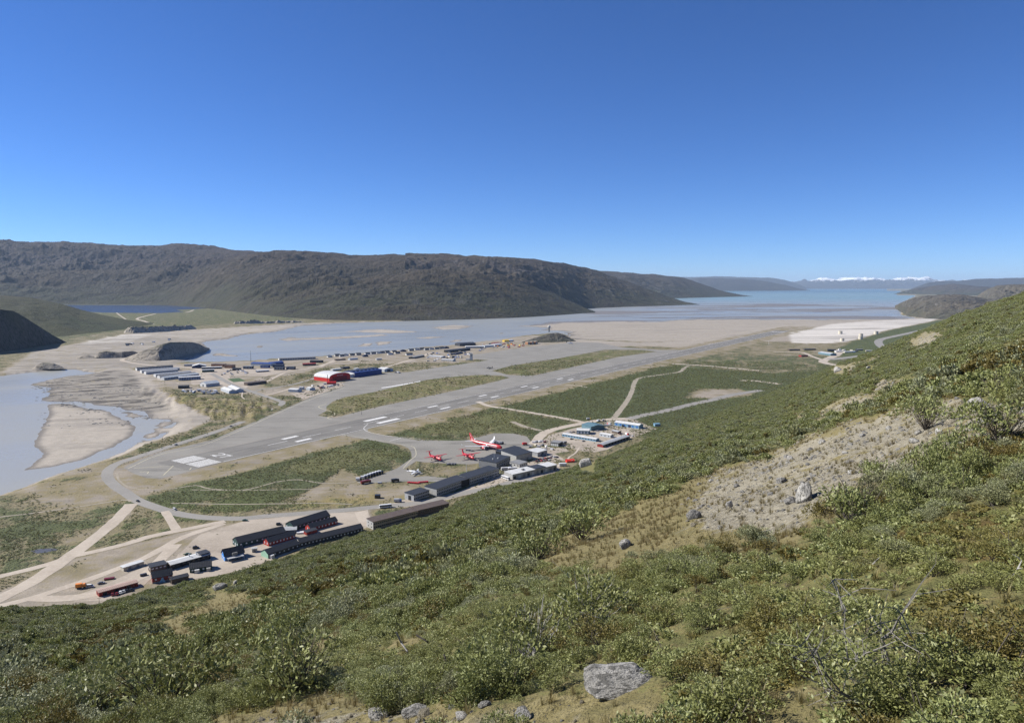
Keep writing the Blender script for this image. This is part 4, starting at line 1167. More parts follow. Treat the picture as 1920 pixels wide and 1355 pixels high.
# low heath and dwarf birch between the willows
protoH = proto_collection('heath_clump', [shrub_mesh('heath', 150, 0.17, 270 + i, M_LEAF2 if i < 1 else M_LEAF, 0, 0.45, 6, 0.5) for i in range(4)])
hs_ = np.clip(0.20 + 0.008 * HR, 0.20, 0.9)
P, (hr, hh) = cell_samples(HX, HY, HZ, inview * (HR < 160) * np.clip(0.62 + 0.8 * heath - 1.0 * dry + 0.3 * patch, 0, 1.4) / hs_ ** 2, (HR, heath), 315)
k = clear_of_boulders(P); P, hr, hh = P[k], hr[k], hh[k]
rg = np.random.default_rng(15); n = len(P)
s = np.clip(0.20 + 0.008 * hr, 0.20, 0.9) * rg.uniform(0.6, 1.5, n)
scatter('heath_cover', P, np.stack([s, s, s * rg.uniform(.4, .8, n)], -1), np.stack([0 * s, 0 * s, rg.uniform(0, 6.28, n)], -1), np.where(rg.random(n) < 0.12 + 0.5 * hh, 0, rg.integers(1, 4, n)), protoH, 'low olive brown heath between the willows')
NHEATH = n

# dry grass and stones on the bare patches
protoT = proto_collection('grass_tuft', [tuft_mesh('tuft', 34, 260 + i) for i in range(4)])
gd = np.clip(dry * 1.2 - 0.15 + 0.3 * patch, 0, 1) * (1 - 0.75 * grav) + 0.30 * (1 - dry) * (HR < 60)
gs = np.clip(0.12 + 0.005 * HR, 0.12, 1.2)
P, (hr,) = cell_samples(HX, HY, HZ, gd * inview * (HR < 420) * 0.30 / gs ** 2, (HR,), 311)
k = clear_of_boulders(P) | (np.random.default_rng(1).random(len(P)) < .3); P, hr = P[k], hr[k]
rg = np.random.default_rng(5); n = len(P)
s = np.clip(0.14 + 0.004 * hr, 0.14, 0.8) * rg.uniform(0.5, 1.4, n)
scatter('dry_grass', P, np.stack([s * 1.2, s * 1.2, s], -1), np.stack([0 * s, 0 * s, rg.uniform(0, 6.28, n)], -1), rg.integers(0, 4, n), protoT, 'tufts of dry straw coloured grass on the bare patches')
NGRASS = n
protoS = proto_collection('stone', [stone_mesh('stone', 280 + i, (M_ROCK, M_ROCKTAN, M_ROCKTAN, M_ROCKDARK)[i % 4], 1 if i < 6 else 2, 0.75, 0.35) for i in range(8)])
ss = np.clip(0.04 + 0.0024 * HR, 0.04, 0.6)
P, (hr,) = cell_samples(HX, HY, HZ, np.clip(grav * dry, 0, 1) * inview * (HR < 700) * 0.12 / ss ** 2, (HR,), 312)
rg = np.random.default_rng(6); n = len(P)
s = np.clip(0.04 + 0.0024 * hr, 0.04, 0.6) * np.exp(rg.normal(-0.5, 0.65, n))
scatter('scree_stones', P, np.stack([s, s * rg.uniform(.7, 1.2, n), s], -1), np.stack([rg.normal(0, .3, n), rg.normal(0, .3, n), rg.uniform(0, 6.28, n)], -1), rg.integers(0, 8, n), protoS, 'loose grey and pale stones on the gravel slope')
NSTONE = n

# scrub on the valley floor
vr = np.hypot(VX, VY)
vpatch = fbm(VX / 40, VY / 40, 4, 121) + 0.5 * fbm(VX / 12, VY / 12, 2, 122)
vden = smooth(0.45, 0.85, veg + 0.45 * vpatch) * (VZ > -0.6) * (UU > -60) * (UU < 1980) * (vr < 1900) * (VV < 1180)
onway = np.zeros(VX.shape)
for p, hs in ((PAVE, (ISL1, ISL2)), (TAXI, ())):
    m = sdist(GA(p), VX, VY) > -4
    for h_ in hs: m = m & ~(sdist(GA(h_), VX, VY) > 5)
    onway = np.maximum(onway, m)
onway = np.maximum(onway, (np.abs(across) < 40) & (along > -130) & (along < 3200))
for nm, pts, w, mt, lb in ROADS:
    C = catmull(GA(pts), 25.0)
    lo, hi = C.min(0) - 60, C.max(0) + 60
    m = (VX > lo[0]) & (VX < hi[0]) & (VY > lo[1]) & (VY < hi[1])
    if m.any():
        d = np.full(m.sum(), 1e9)
        for a2, b2 in zip(C[:-1], C[1:]):
            dd = b2 - a2; L2 = dd @ dd + 1e-9
            t_ = np.clip(((VX[m] - a2[0]) * dd[0] + (VY[m] - a2[1]) * dd[1]) / L2, 0, 1)
            d = np.minimum(d, np.hypot(VX[m] - a2[0] - t_ * dd[0], VY[m] - a2[1] - t_ * dd[1]))
        w_ = onway[m]; w_[d < w / 2 + 2.5] = 1; onway[m] = w_
vs_size = np.clip(vr / 520, 1.1, 2.6)
P, (r_, vg_) = cell_samples(VX, VY, VZ, vden * (1 - onway) * (1 - 0.62 * gold) * 0.50 / vs_size ** 2, (vr, gold), 331)
rg = np.random.default_rng(9); n = len(P)
VGOLD = vg_
VALLEY_PTS = (P, np.clip(r_ / 520, 1.1, 2.6) * rg.uniform(0.6, 1.5, n), rg)
print('scatter counts', NHEATH, NSHRUB, NGRASS, NSTONE, n)

# dark rocks along the river shelf
RVX, RVY = to_px(VX, VY, 0 * VX)
sh = smooth(700, 712, RVY) * smooth(800, 785, RVY) * smooth(345, 300, RVX) * (VZ > WATER - 0.4) * (VZ < WATER + 2.6) * (RVX > 30)
sh = sh * smooth(0.05, 0.35, fbm(VX / 60, VY / 30, 4, 141))
P, () = cell_samples(VX, VY, VZ, sh * 0.02, (), 351)
rg = np.random.default_rng(12); n = len(P)
s = np.exp(rg.normal(0.75, 0.5, n))
scatter('shore_rocks', P, np.stack([s * 1.5, s, s * .6], -1), np.stack([0 * s, 0 * s, rg.normal(0.3, .4, n)], -1), rg.choice([0, 3, 4, 7], n), protoS, 'dark broken rocks along the river shelf')
print('shore rocks', n)

def keep_valley(keep):
    P, s, rg = VALLEY_PTS
    P, s = P[keep], s[keep]; n = len(P)
    scatter('valley_scrub', P, np.stack([s, s, s * rg.uniform(.4, .75, n)], -1), np.stack([0 * s, 0 * s, rg.uniform(0, 6.28, n)], -1), np.where(rg.random(n) < 0.15 + 0.6 * VGOLD[keep], rg.integers(4, 6, n), rg.integers(0, 4, n)), protoF, 'low dark green scrub dotted over the valley floor')

# ------------------------------------------------------------------ boulders, bushes and branches one can pick out
def on_slope(u, v):
    """the point of the hillside seen at pixel (u, v)"""
    k = np.interp(u, hu, np.arange(NAZ))
    i, f = int(k), k - int(k)
    col_v = HV[:, i] * (1 - f) + HV[:, i + 1] * f
    j = int(np.argmax(col_v <= v))
    j = max(j, 1)
    t = (col_v[j - 1] - v) / max(col_v[j - 1] - col_v[j], 1e-6)
    t = min(max(t, 0), 1)
    def s(A):
        a, b = A[j - 1, i] * (1 - f) + A[j - 1, i + 1] * f, A[j, i] * (1 - f) + A[j, i + 1] * f
        return a * (1 - t) + b * t
    return Vector((s(HX), s(HY), s(HZ)))
def per_px(p):
    return (Vector(p) - Vector((0, 0, EYE))).length / FPX

for i, (u, v, w, asp, mt, lb) in enumerate(BOULDERS):
    p = on_slope(u, min(v, 1350))
    s = w * per_px(p)
    me = stone_mesh('boulder', 400 + i, mt, 4 if w > 40 else 3, 1.0, 0.22, chop=4)
    o = link('boulder', me, None, (p.x, p.y + s * 0.25, p.z + s * asp * 0.10), (0.1, 0.05, i * 1.3))
    o.scale = (s * 1.02, s * 0.6, s * asp)
    tag(o, lb, 'boulder', 'boulders on the hillside')

def bush(u, v, w, asp, n, leaf, seed, label, mat=None, twigs=30, bark=None):
    p = on_slope(u, v)
    s = w * per_px(p)
    root = link('willow_bush', None, None, p, (0, 0, seed))
    me = shrub_mesh('foliage', n, leaf, seed, mat or M_LEAF, 0, asp, 9)
    o = link('foliage', me, root); o.scale = (s, s, s * 1.1)
    V, F = [], []
    rg = np.random.default_rng(seed)
    for k in range(twigs):
        an, el = rg.uniform(0, 6.28), rg.uniform(0.5, 1.3)
        d = Vector((math.cos(an) * math.cos(el), math.sin(an) * math.cos(el), math.sin(el)))
        L_ = rg.uniform(0.4, 0.62)
        c1 = d * L_ * 0.5 + Vector(rg.normal(size=3)) * 0.03
        c2 = d * L_ + Vector((0, 0, 0.05)) + Vector(rg.normal(size=3)) * 0.05
        tube(V, F, [Vector((0, 0, -0.03)), c1, c2], [0.010, 0.006, 0.002], 4)
        tube(V, F, [c1, c1 + (c2 - c1) * 0.6 + Vector(rg.normal(size=3)) * 0.08, c2 + Vector(rg.normal(size=3)) * 0.1], [0.005, 0.003, 0.0015], 3)
    o2 = link('branches', new_mesh('branches', V, F, bark or M_TWIG), root); o2.scale = (s, s, s * 1.1)
    tag(root, label, 'bush', 'bushes on the hillside')
    return root
bush(1092, 1012, 96, 0.72, 900, 0.07, 501, 'round bush alone in the golden grass')
bush(1010, 1050, 90, 0.5, 900, 0.07, 502, 'dark bush at the left tip of the golden grass')
bush(1612, 985, 115, 0.55, 1100, 0.06, 503, 'spreading dark twigged bush right of the upright pale boulder')
bush(1660, 905, 60, 0.5, 700, 0.08, 504, 'small bush on the lower edge of the gravel')
bush(1748, 805, 84, 0.62, 1000, 0.06, 505, 'grey twiggy bush on the upper edge of the gravel')
bush(1895, 758, 80, 0.75, 900, 0.06, 506, 'tall grey bush behind the white boulder')
bush(1895, 830, 110, 0.55, 1100, 0.06, 507, 'wide bush with dark bare branches at the right edge')
bush(1000, 1240, 150, 0.6, 1500, 0.05, 508, 'thin silvery bush behind the lichen rock', twigs=22, bark=M_DEAD)
bush(1110, 1190, 150, 0.65, 1600, 0.05, 509, 'twiggy grey bush above the lichen rock', twigs=18, bark=M_DEAD)
bush(940, 1290, 120, 0.7, 1500, 0.07, 510, 'bright green willow at the bottom left of the lichen rock')
bush(540, 1300, 170, 0.55, 1700, 0.05, 511, 'dark willow above the bottom dry grass')
bush(300, 1345, 180, 0.55, 1700, 0.05, 512, 'dark twiggy willow at the bottom left')

# gnarled willow with catkins in the bottom right corner
p0 = on_slope(1660, 1345)
s0 = per_px(p0)
root = link('gnarled_willow', None, None, p0)
def at_px(u, v, d=0.0):
    """a point at the willow's own distance, d metres nearer or farther"""
    a2, b2 = (u - CU) / FPX, (CV - v) / FPX
    f = p0.y * CP - (p0.z - EYE) * SP + d
    return Vector((a2 * f, CP * f + b2 * SP * f, EYE - SP * f + b2 * CP * f)) - p0
BR = [[(1665, 1350), (1640, 1325), (1600, 1310), (1560, 1292), (1545, 1290)], [(1600, 1310), (1580, 1300), (1550, 1265), (1537, 1235), (1530, 1215)], [(1690, 1340), (1680, 1300), (1672, 1255), (1660, 1215), (1654, 1198), (1650, 1180)],
      [(1654, 1198), (1672, 1185), (1684, 1160), (1690, 1150)], [(1672, 1255), (1668, 1250), (1656, 1248), (1640, 1240)], [(1537, 1235), (1525, 1230), (1512, 1200)], [(1580, 1140), (1575, 1120), (1565, 1085)],
      [(1600, 1270), (1590, 1235), (1583, 1180), (1585, 1140)], [(1660, 1215), (1620, 1225), (1605, 1240)], [(1700, 1330), (1725, 1300), (1740, 1270)], [(1640, 1325), (1650, 1290), (1648, 1260)]]
rgw = np.random.default_rng(77)
LP = []
V, F = [], []
for i, b_ in enumerate(BR):
    d0 = rgw.uniform(-0.3, 0.5)
    pts = [at_px(u, v, d0 * k / len(b_)) for k, (u, v) in enumerate(b_)]
    n_ = len(pts)
    tube(V, F, pts, [s0 * (3.0 if i < 4 else 1.7) * (1 - 0.75 * k / (n_ - 1)) for k in range(n_)], 6)
    for k in range(1, n_):
        for m in range(85):
            LP.append(pts[k].lerp(pts[k - 1], rgw.uniform()) + Vector(rgw.normal(size=3) * np.array([0.13, 0.2, 0.11])))
        for m in range(3):
            e = pts[k] + Vector(rgw.normal(size=3) * 0.16)
            tube(V, F, [pts[k], pts[k].lerp(e, .5) + Vector(rgw.normal(size=3) * .02), e], [s0 * 1.1, s0 * 0.8, s0 * 0.4], 3)
link('branches', new_mesh('branches', V, F, plain('grey_bark', (0.20, 0.185, 0.165), 0.9, 0.35, 20.0)), root)
def leaves_at(points, leaf, seed, mat, width=0.42):
    rg = np.random.default_rng(seed)
    P = np.array([tuple(p) for p in points]); n = len(P)
    ax = rg.normal(size=(n, 3)) + np.array([0, 0, .4]); ax /= np.linalg.norm(ax, axis=1)[:, None]
    sd = np.cross(ax, rg.normal(size=(n, 3)) + np.array([0, 0, .7])); sd /= np.linalg.norm(sd, axis=1)[:, None]
    ll = leaf * rg.uniform(.7, 1.3, n)[:, None]
    V = np.stack([P, P + ax * ll * .5 + sd * ll * width / 2, P + ax * ll, P + ax * ll * .5 - sd * ll * width / 2], 1).reshape(-1, 3)
    me = new_mesh('foliage', V, (np.arange(n)[:, None] * 4 + np.arange(4)).tolist(), mat)
    attr(me, 'tone', np.repeat(rg.random(n), 4))
    return me
link('foliage', leaves_at(LP, 0.034, 78, M_LEAF), root)
for i, (u, v) in enumerate([(1640, 1135), (1648, 1140), (1630, 1150), (1660, 1137), (1700, 1152), (1684, 1145), (1636, 1165), (1578, 1165), (1574, 1176), (1598, 1180), (1603, 1188), (1535, 1180), (1590, 1247), (1586, 1262), (1652, 1264), (1658, 1272), (1710, 1236),
                            (1716, 1236), (1720, 1265), (1727, 1263), (1680, 1285), (1752, 1282), (1698, 1238), (1612, 1172), (1556, 1285), (1670, 1172)]):
    b_ = at_px(u, v, rgw.uniform(-.2, .1)); e = b_ + Vector((rgw.normal() * .01, rgw.normal() * .01, s0 * 8))
    V, F = [], []
    tube(V, F, [b_, b_.lerp(e, .3), b_.lerp(e, .7), e], [s0 * .8, s0 * 2.0, s0 * 1.8, s0 * 0.4], 6)
    link('catkin', new_mesh('catkin', V, F, M_CATKIN), root)
tag(root, 'gnarled willow with yellow catkins and bare grey stems at the bottom right', 'willow')

for i, (pts, lb) in enumerate([
    ([(743, 1188), (752, 1207), (764, 1224), (768, 1245), (773, 1262)], 'thin white dead branch in the shrubs at lower centre'),
    ([(832, 1230), (838, 1246), (836, 1258), (830, 1266), (850, 1268)], 'curled white dead branch beside the long dark one'),
    ([(893, 1243), (915, 1230), (934, 1219)], 'straight pale dead stick pointing up right'),
    ([(780, 1193), (800, 1205), (815, 1220), (828, 1225)], 'long dark dead branch in the lower centre'),
    ([(1004, 1200), (1020, 1172), (1035, 1150), (1060, 1130)], 'long pale dead branch above the lichen rock'),
    ([(1030, 1195), (1045, 1185), (1056, 1190)], 'short curved pale branch under the long one'),
    ([(1560, 1095), (1575, 1130), (1581, 1150)], 'bare upright branch left of the gnarled willow top'),
    ([(1615, 1090), (1628, 1072), (1642, 1058), (1650, 1050)], 'forked bare twig above the gnarled willow'),
    ([(1896, 1090), (1908, 1075), (1915, 1060)], 'bare twig at the right edge'),
    ([(1820, 803), (1850, 812), (1880, 820)], 'dark bare branch lying over the stones at the right edge')]):
    p = on_slope(*pts[len(pts) // 2])
    f = p.y * CP - (p.z - EYE) * SP
    def q3(u, v, d):
        a2, b2 = (u - CU) / FPX, (CV - v) / FPX
        g_ = f + d - 0.35
        return Vector((a2 * g_, CP * g_ + b2 * SP * g_, EYE - SP * g_ + b2 * CP * g_ + 0.05)) - p
    k = per_px(p)
    V, F = [], []
    P3 = [q3(u, v, 0.1 * math.sin(j * 2.1 + i)) for j, (u, v) in enumerate(pts)]
    tube(V, F, P3, [k * 1.5 * (1 - 0.7 * j / (len(P3) - 1)) + k * 0.2 for j in range(len(P3))], 5)
    for j in range(1, len(P3)):
        e = P3[j] + Vector((k * rgw.normal() * 9, k * rgw.normal() * 6, k * rgw.uniform(2, 10)))
        tube(V, F, [P3[j], P3[j].lerp(e, 0.5) + Vector((0, 0, k)), e], [k * 0.7, k * 0.5, k * 0.25], 3)
    tag(link('dead_branch', new_mesh('dead_branch', V, F, M_TWIG if 'dark' in lb else M_DEAD), None, p), lb, 'branch', 'dead branches in the scrub')

# ------------------------------------------------------------------ buildings
WM, GLASS = {}, plain('window_glass', (0.035, 0.042, 0.055), 0.2, 0.2, 1.0, spec=0.6)
PALEGLASS = plain('pale_window', (0.62, 0.66, 0.70), 0.35, 0.1, 1.0)
def paint(name, col, rough=0.65, var=0.18, scale=0.5):
    if name not in WM:
        t = NT(name)
        n, m = t.noise(scale, 5), t.noise(4.0, 3, (1, 1, 0))
        d = tuple(c * (1 - var) for c in col)
        c = t.mix(t.step(n, 0.3, 0.7), d, col)
        c = t.mix(t.math('MULTIPLY', t.step(m, 0.55, 0.75), 0.35), c, tuple(x * 0.75 for x in col))
        t.color(c); t.rough(rough)
        WM[name] = t.m
    return WM[name]
def ribbed(name, col, rough=0.55, period=1.1):
    """profiled sheet roofing"""
    if name not in WM:
        t = NT(name)
        w = t.n('ShaderNodeTexWave', wave_type='BANDS', bands_direction='X')
        w.inputs['Scale'].default_value = 1.0 / period * 0.32
        t.l(t.pos(True), w.inputs['Vector'])
        n = t.noise(0.25, 5)
        c = t.mix(t.step(n, 0.3, 0.75), tuple(x * 0.78 for x in col), col)
        c = t.mix(t.math('MULTIPLY', w.outputs['Fac'], 0.35), c, tuple(x * 0.6 for x in col))
        t.color(c); t.rough(rough)
        t.bump(w.outputs['Fac'], 0.5, 0.08)
        WM[name] = t.m
    return WM[name]
C_ = dict(red=(0.28, 0.04, 0.032), hangar_red=(0.62, 0.028, 0.022), black=(0.022, 0.024, 0.028), slate=(0.048, 0.052, 0.060), darkgreen=(0.030, 0.070, 0.062), grey=(0.27, 0.27, 0.265), pale=(0.46, 0.455, 0.43),
          white=(0.66, 0.66, 0.64), blue=(0.045, 0.16, 0.48), navy=(0.032, 0.05, 0.105), hangar_blue=(0.035, 0.075, 0.26), mint=(0.34, 0.56, 0.42), brown=(0.13, 0.10, 0.08), tan=(0.36, 0.31, 0.24), rust=(0.46, 0.33, 0.27),
          sky=(0.19, 0.34, 0.46), teal=(0.12, 0.21, 0.25), lime=(0.30, 0.62, 0.06), orange=(0.42, 0.22, 0.12), yellow=(0.66, 0.46, 0.06), cream=(0.60, 0.55, 0.44), lightgrey=(0.42, 0.43, 0.44), steel=(0.50, 0.54, 0.57), concrete=(0.34, 0.34, 0.33))
def W(c): return paint(c + '_wall', C_[c])
def R(c): return ribbed(c + '_roof', C_[c])

def extrude(outline, length, axis):
    """closed prism: outline in (c, z), pushed along the axis"""
    n = len(outline)
    V = []
    for k in (0.0, length):
        for c, z in outline:
            V.append((k, c, z) if axis == 'x' else (c, k, z))
    F = [tuple(range(n)), tuple(range(2 * n - 1, n - 1, -1))]
    for i in range(n):
        j = (i + 1) % n
        F.append((i, i + n, j + n, j))
    return V, F
def fix_normals(me):
    bm = bmesh.new(); bm.from_mesh(me)
    bmesh.ops.recalc_face_normals(bm, faces=bm.faces)
    bm.to_mesh(me); bm.free()
    return me
def box_mesh(name, x0, x1, y0, y1, z0, z1, mat):
    V = [(x, y, z) for z in (z0, z1) for x, y in ((x0, y0), (x1, y0), (x1, y1), (x0, y1))]
    return new_mesh(name, V, [(3, 2, 1, 0), (4, 5, 6, 7), (0, 1, 5, 4), (1, 2, 6, 5), (2, 3, 7, 6), (3, 0, 4, 7)], mat)
_win = {}
def win_mesh(w, h, mat):
    k = (round(w, 2), round(h, 2), mat.name)
    if k not in _win:
        _win[k] = box_mesh('window', -w / 2, w / 2, -0.08, 0.04, -h / 2, h / 2, mat)
    return _win[k]
FOOT = []
def building(name, p1, p2, depth, h, wall, roof, label, style='gable', rh=2.0, axis='x', group=None, cat='building', wins=(), z=0.0, skew=None, over=0.35, endcol=None, doors=(), px=True, found=0.0, thick=0.28):
    """p1-p2: foot of the wall towards us (photo pixels); the house runs back from it by depth metres"""
    a, b = (np.array(G(*p1, z)), np.array(G(*p2, z))) if px else (np.array(p1), np.array(p2))
    L = float(np.linalg.norm(b - a))
    ang = math.atan2(b[1] - a[1], b[0] - a[0])
    root = link(name, None, None, (a[0], a[1], z), (0, 0, ang))
    Wd, ln = (depth, L) if axis == 'x' else (L, depth)
    if style == 'gable': top = [(0, h), (Wd / 2, h + rh), (Wd, h)]
    elif style == 'flat': top = [(0, h), (Wd, h + rh)]
    elif style == 'arch':
        top = [(Wd * (0.5 - 0.5 * math.cos(math.pi * k / 12)), h + rh * math.sin(math.pi * k / 12) ** 0.9) for k in range(13)]
    me = fix_normals(new_mesh('wall', *extrude([(0, 0)] + top + [(Wd, 0)], ln, axis), wall))
    link('wall', me, root)
    # roof: slabs over the outline
    d0, d1 = np.array(top[1]) - np.array(top[0]), np.array(top[-1]) - np.array(top[-2])
    e0 = np.array(top[0]) - d0 / np.linalg.norm(d0) * over
    e1 = np.array(top[-1]) + d1 / np.linalg.norm(d1) * over
    ol = [tuple(e0 + np.array([0, .03]))] + [(c, zz + .03) for c, zz in top[1:-1]] + [tuple(e1 + np.array([0, .03]))]
    ring = ol + [(c, zz + thick) for c, zz in reversed(ol)]
    V, F = extrude(ring, ln + 2 * over, axis)
    V = [(x - over, y, zz) if axis == 'x' else (x, y - over, zz) for x, y, zz in V]
    # split the concave end caps into quads
    n = len(ring); m = len(ol)
    F = F[2:]
    for k in range(m - 1):
        F.append((k, k + 1, n - 2 - k, n - 1 - k)); F.append((n + n - 1 - k, n + n - 2 - k, n + k + 1, n + k))
    link('roof', fix_normals(new_mesh('roof', V, F, roof)), root)
    if endcol is not None:
        t2 = [(0.03, 0.02)] + [(min(max(c, 0.03), Wd - 0.03), zz - 0.05) for c, zz in top] + [(Wd - 0.03, 0.02)]
        V, F = extrude(t2, 0.06, axis)
        V = [(x - 0.063, y, zz) if axis == 'x' else (x, y - 0.063, zz) for x, y, zz in V]
        link('gable_cladding', fix_normals(new_mesh('gable_cladding', V, F, endcol)), root)
    for side, ncol, rows, w, hh, mat in wins:
        span = L if side in ('near', 'far') else depth
        for zz in rows:
            for k in range(ncol):
                s = (k + 0.5) / ncol * span
                if side == 'near': loc, rz = (s, -0.02, zz), 0
                elif side == 'left': loc, rz = (-0.09, s, zz), -math.pi / 2
                elif side == 'right': loc, rz = (L + 0.02, s, zz), math.pi / 2
                link('window', win_mesh(w, hh, mat), root, loc, (0, 0, rz))
    for side, pos, w, hh, mat in doors:
        if side == 'near': loc, rz = (pos * L, -0.03, hh / 2 + 0.02), 0
        else: loc, rz = (-0.10, pos * depth, hh / 2 + 0.02), -math.pi / 2
        link('door', win_mesh(w, hh, mat), root, loc, (0, 0, rz))
    tag(root, label, cat, group)
    FOOT.append((a, b, depth))
    return root
def part_box(root, name, x0, x1, y0, y1, z0, z1, mat):
    return link(name, box_mesh(name, x0, x1, y0, y1, z0, z1, mat), root)

B = building
GB = 'buildings of the near settlement'
# --- near settlement below the slope
B('long_shed', (186, 1119), (259, 1099), 6.0, 2.8, W('red'), R('rust'), 'long red shed with a rusty pink roof at the lower left', 'gable', 0.5, group=GB, doors=(('near', .15, 2.4, 2.2, W('black')), ('near', .45, 2.4, 2.2, W('black')), ('near', .75, 2.4, 2.2, W('brown'))), wins=(('left', 1, (1.6,), .9, .9, GLASS),))
r = B('red_house', (286, 1094), (324, 1086.5), 7.5, 3.6, W('red'), R('slate'), 'two storey red house with dark roof beside the pale blue tent', 'gable', 3.0, group=GB, endcol=paint('sunlit_red_wall', (0.40, 0.045, 0.035)), wins=(('near', 3, (2.4,), 1.2, 1.1, PALEGLASS), ('left', 2, (2.2, 4.4), .9, 1.0, PALEGLASS)), doors=(('left', .3, 1.0, 2.1, W('white')),))  # gable red painted lighter than the long wall to stand in for sunlight
part_box(r, 'foundation', -0.1, np.linalg.norm(np.array(G(324, 1086.5)) - np.array(G(286, 1094))) + .1, -0.12, -0.01, 0, 0.9, W('concrete'))
B('flat_roofed_house', (283, 1075), (313, 1068), 7.5, 4.2, W('brown'), R('slate'), 'brown flat roofed house behind the red house', 'flat', 0.3, group=GB, wins=(('near', 4, (3.0,), 1.4, .8, PALEGLASS), ('left', 2, (2.8,), 1.2, .9, PALEGLASS)))
B('dark_shed', (322, 1095), (354, 1087), 5.5, 2.9, W('brown'), R('slate'), 'dark brown shed right of the red house', 'gable', 0.9, group=GB, doors=(('left', .5, 2.2, 2.2, W('black')),))
r = B('long_hall', (321, 1068), (395, 1047), 8.5, 3.4, W('black'), R('white'), 'long black hall with a bright white roof', 'gable', 0.9, group=GB, endcol=W('brown'), wins=(('near', 8, (2.2,), 1.2, .8, GLASS),))
Lh = float(np.linalg.norm(np.array(G(395, 1047)) - np.array(G(321, 1068))))
part_box(r, 'dark_roof_end', Lh - 7, Lh + .4, 0.4, 8.1, 4.75, 4.95, R('slate')); 
for k in range(2): part_box(r, 'chimney', 14 + 5 * k, 14.5 + 5 * k, 4, 4.5, 4.4, 6.4, W('steel'))
r = B('green_house', (356, 1074), (397, 1068), 7.5, 3.0, W('darkgreen'), R('slate'), 'green house with a ribbed dark roof and white porch', 'gable', 2.4, group=GB, wins=(('near', 4, (1.7,), 1.1, 1.0, PALEGLASS),), endcol=W('teal'))
part_box(r, 'porch', 3, 6, -2.2, -0.12, 0, 2.3, W('white')); part_box(r, 'porch', 10.5, 13, -2.0, -0.12, 0, 2.4, W('pale'))
B('container_row', (232, 1071), (270, 1059), 4.5, 2.6, W('cream'), R('white'), 'long white roofed container row beside the gravel track', 'flat', 0.1, group=GB, doors=(('near', .3, 2.0, 2.0, W('grey')), ('near', .7, 2.0, 2.0, W('grey'))))
r = B('blue_house', (422, 1052), (458, 1044), 8.5, 3.8, W('blue'), R('slate'), 'bright blue gabled house with a large dark roof', 'gable', 3.8, group=GB, over=0.6, endcol=paint('sunlit_blue_wall', (0.06, 0.27, 0.72)), wins=(('left', 2, (2.0, 4.6), 1.0, 1.1, PALEGLASS), ('near', 2, (2.2,), 1.2, 1.0, GLASS)), doors=(('left', .5, 1.0, 2.1, W('white')),))  # sun on the gable is put into this lighter blue
part_box(r, 'porch_roof', 1.0, 12.2, -4.2, -0.12, 2.5, 2.75, R('lightgrey')); part_box(r, 'porch_post', 1.1, 1.3, -4.1, -3.9, 0, 2.5, W('white')); part_box(r, 'porch_post', 11.8, 12, -4.1, -3.9, 0, 2.5, W('white')); part_box(r, 'bay', 5, 8.5, -0.9, -0.1, 2.8, 5.2, W('grey'))
WB = (('near', 9, (2.3,), 1.1, 1.0, PALEGLASS),)
r1 = B('barracks', (447, 1027), (536, 1005), 11, 3.6, W('darkgreen'), R('slate'), 'long dark green barracks left of the canopy', 'gable', 3.2, group=GB, endcol=W('darkgreen'), wins=WB + (('left', 3, (2.2,), 1.1, 1.1, PALEGLASS),), doors=(('left', .5, 1.2, 2.2, W('white')),))
r2 = B('barracks', (551, 995), (619, 973.5), 11, 3.6, W('darkgreen'), R('slate'), 'long dark green barracks right of the canopy', 'gable', 3.2, group=GB, endcol=W('darkgreen'), wins=WB + (('left', 3, (2.2,), 1.1, 1.1, PALEGLASS),), doors=(('left', .5, 1.2, 2.2, W('white')),))
B('red_barracks', (504, 1024), (554, 1009), 7.5, 3.0, W('red'), R('slate'), 'red barracks with white windows in the gable, left one', 'gable', 2.4, group=GB, endcol=paint('sunlit_red_wall', (0.40, 0.045, 0.035)), wins=(('near', 8, (1.9,), 1.0, 1.2, PALEGLASS), ('left', 2, (1.9,), .9, 1.5, PALEGLASS)))  # lit gable: sunlight mixed into the lighter red
B('red_barracks', (582, 996.5), (633, 982), 7.5, 3.0, W('red'), R('slate'), 'red barracks with white windows near the driveway, right one', 'gable', 2.4, group=GB, endcol=paint('sunlit_red_wall', (0.40, 0.045, 0.035)), wins=(('near', 8, (1.9,), 1.0, 1.2, PALEGLASS), ('left', 1, (1.9,), 1.0, 1.5, PALEGLASS)))  # gable end again carries the sunlight in its red
B('red_annex', (575, 1003.5), (595, 998), 4.5, 2.4, W('red'), R('slate'), 'small low red annex in front of the right red barracks', 'flat', 0.4, group=GB)
B('canopy_house', (532, 1001), (556, 999), 9, 2.7, W('grey'), R('lightgrey'), 'pale roofed link building between the green barracks', 'gable', 0.7, group=GB)
r = B('hillfoot_building', (503, 1047), (562, 1027), 9, 3.3, W('slate'), R('slate'), 'long slate roofed building with a mint green gable at the foot of the slope', 'gable', 2.4, group=GB, endcol=W('mint'), wins=(('near', 7, (2.0,), 1.0, 1.0, PALEGLASS),))
part_box(r, 'porch', 1.0, 3.6, -2.5, -0.12, 0, 2.6, W('white')); part_box(r, 'firewall', 0.2, 0.5, -0.25, 9.2, 3.2, 5.9, W('pale')) if False else None
B('hillfoot_building', (563, 1026), (681, 997), 9, 3.3, W('slate'), R('slate'), 'longest slate roofed building running along the foot of the slope', 'gable', 2.4, group=GB, wins=(('near', 18, (2.0,), 1.0, 1.0, PALEGLASS),), endcol=W('pale'))
B('container', (472.5, 1035.5), (482.5, 1034), 3.0, 2.5, W('pale'), R('pale'), 'small white container between the barracks and the mint gable', 'flat', 0.1, group=GB, cat='container', doors=(('near', .5, 1.6, 2.0, W('grey')),))
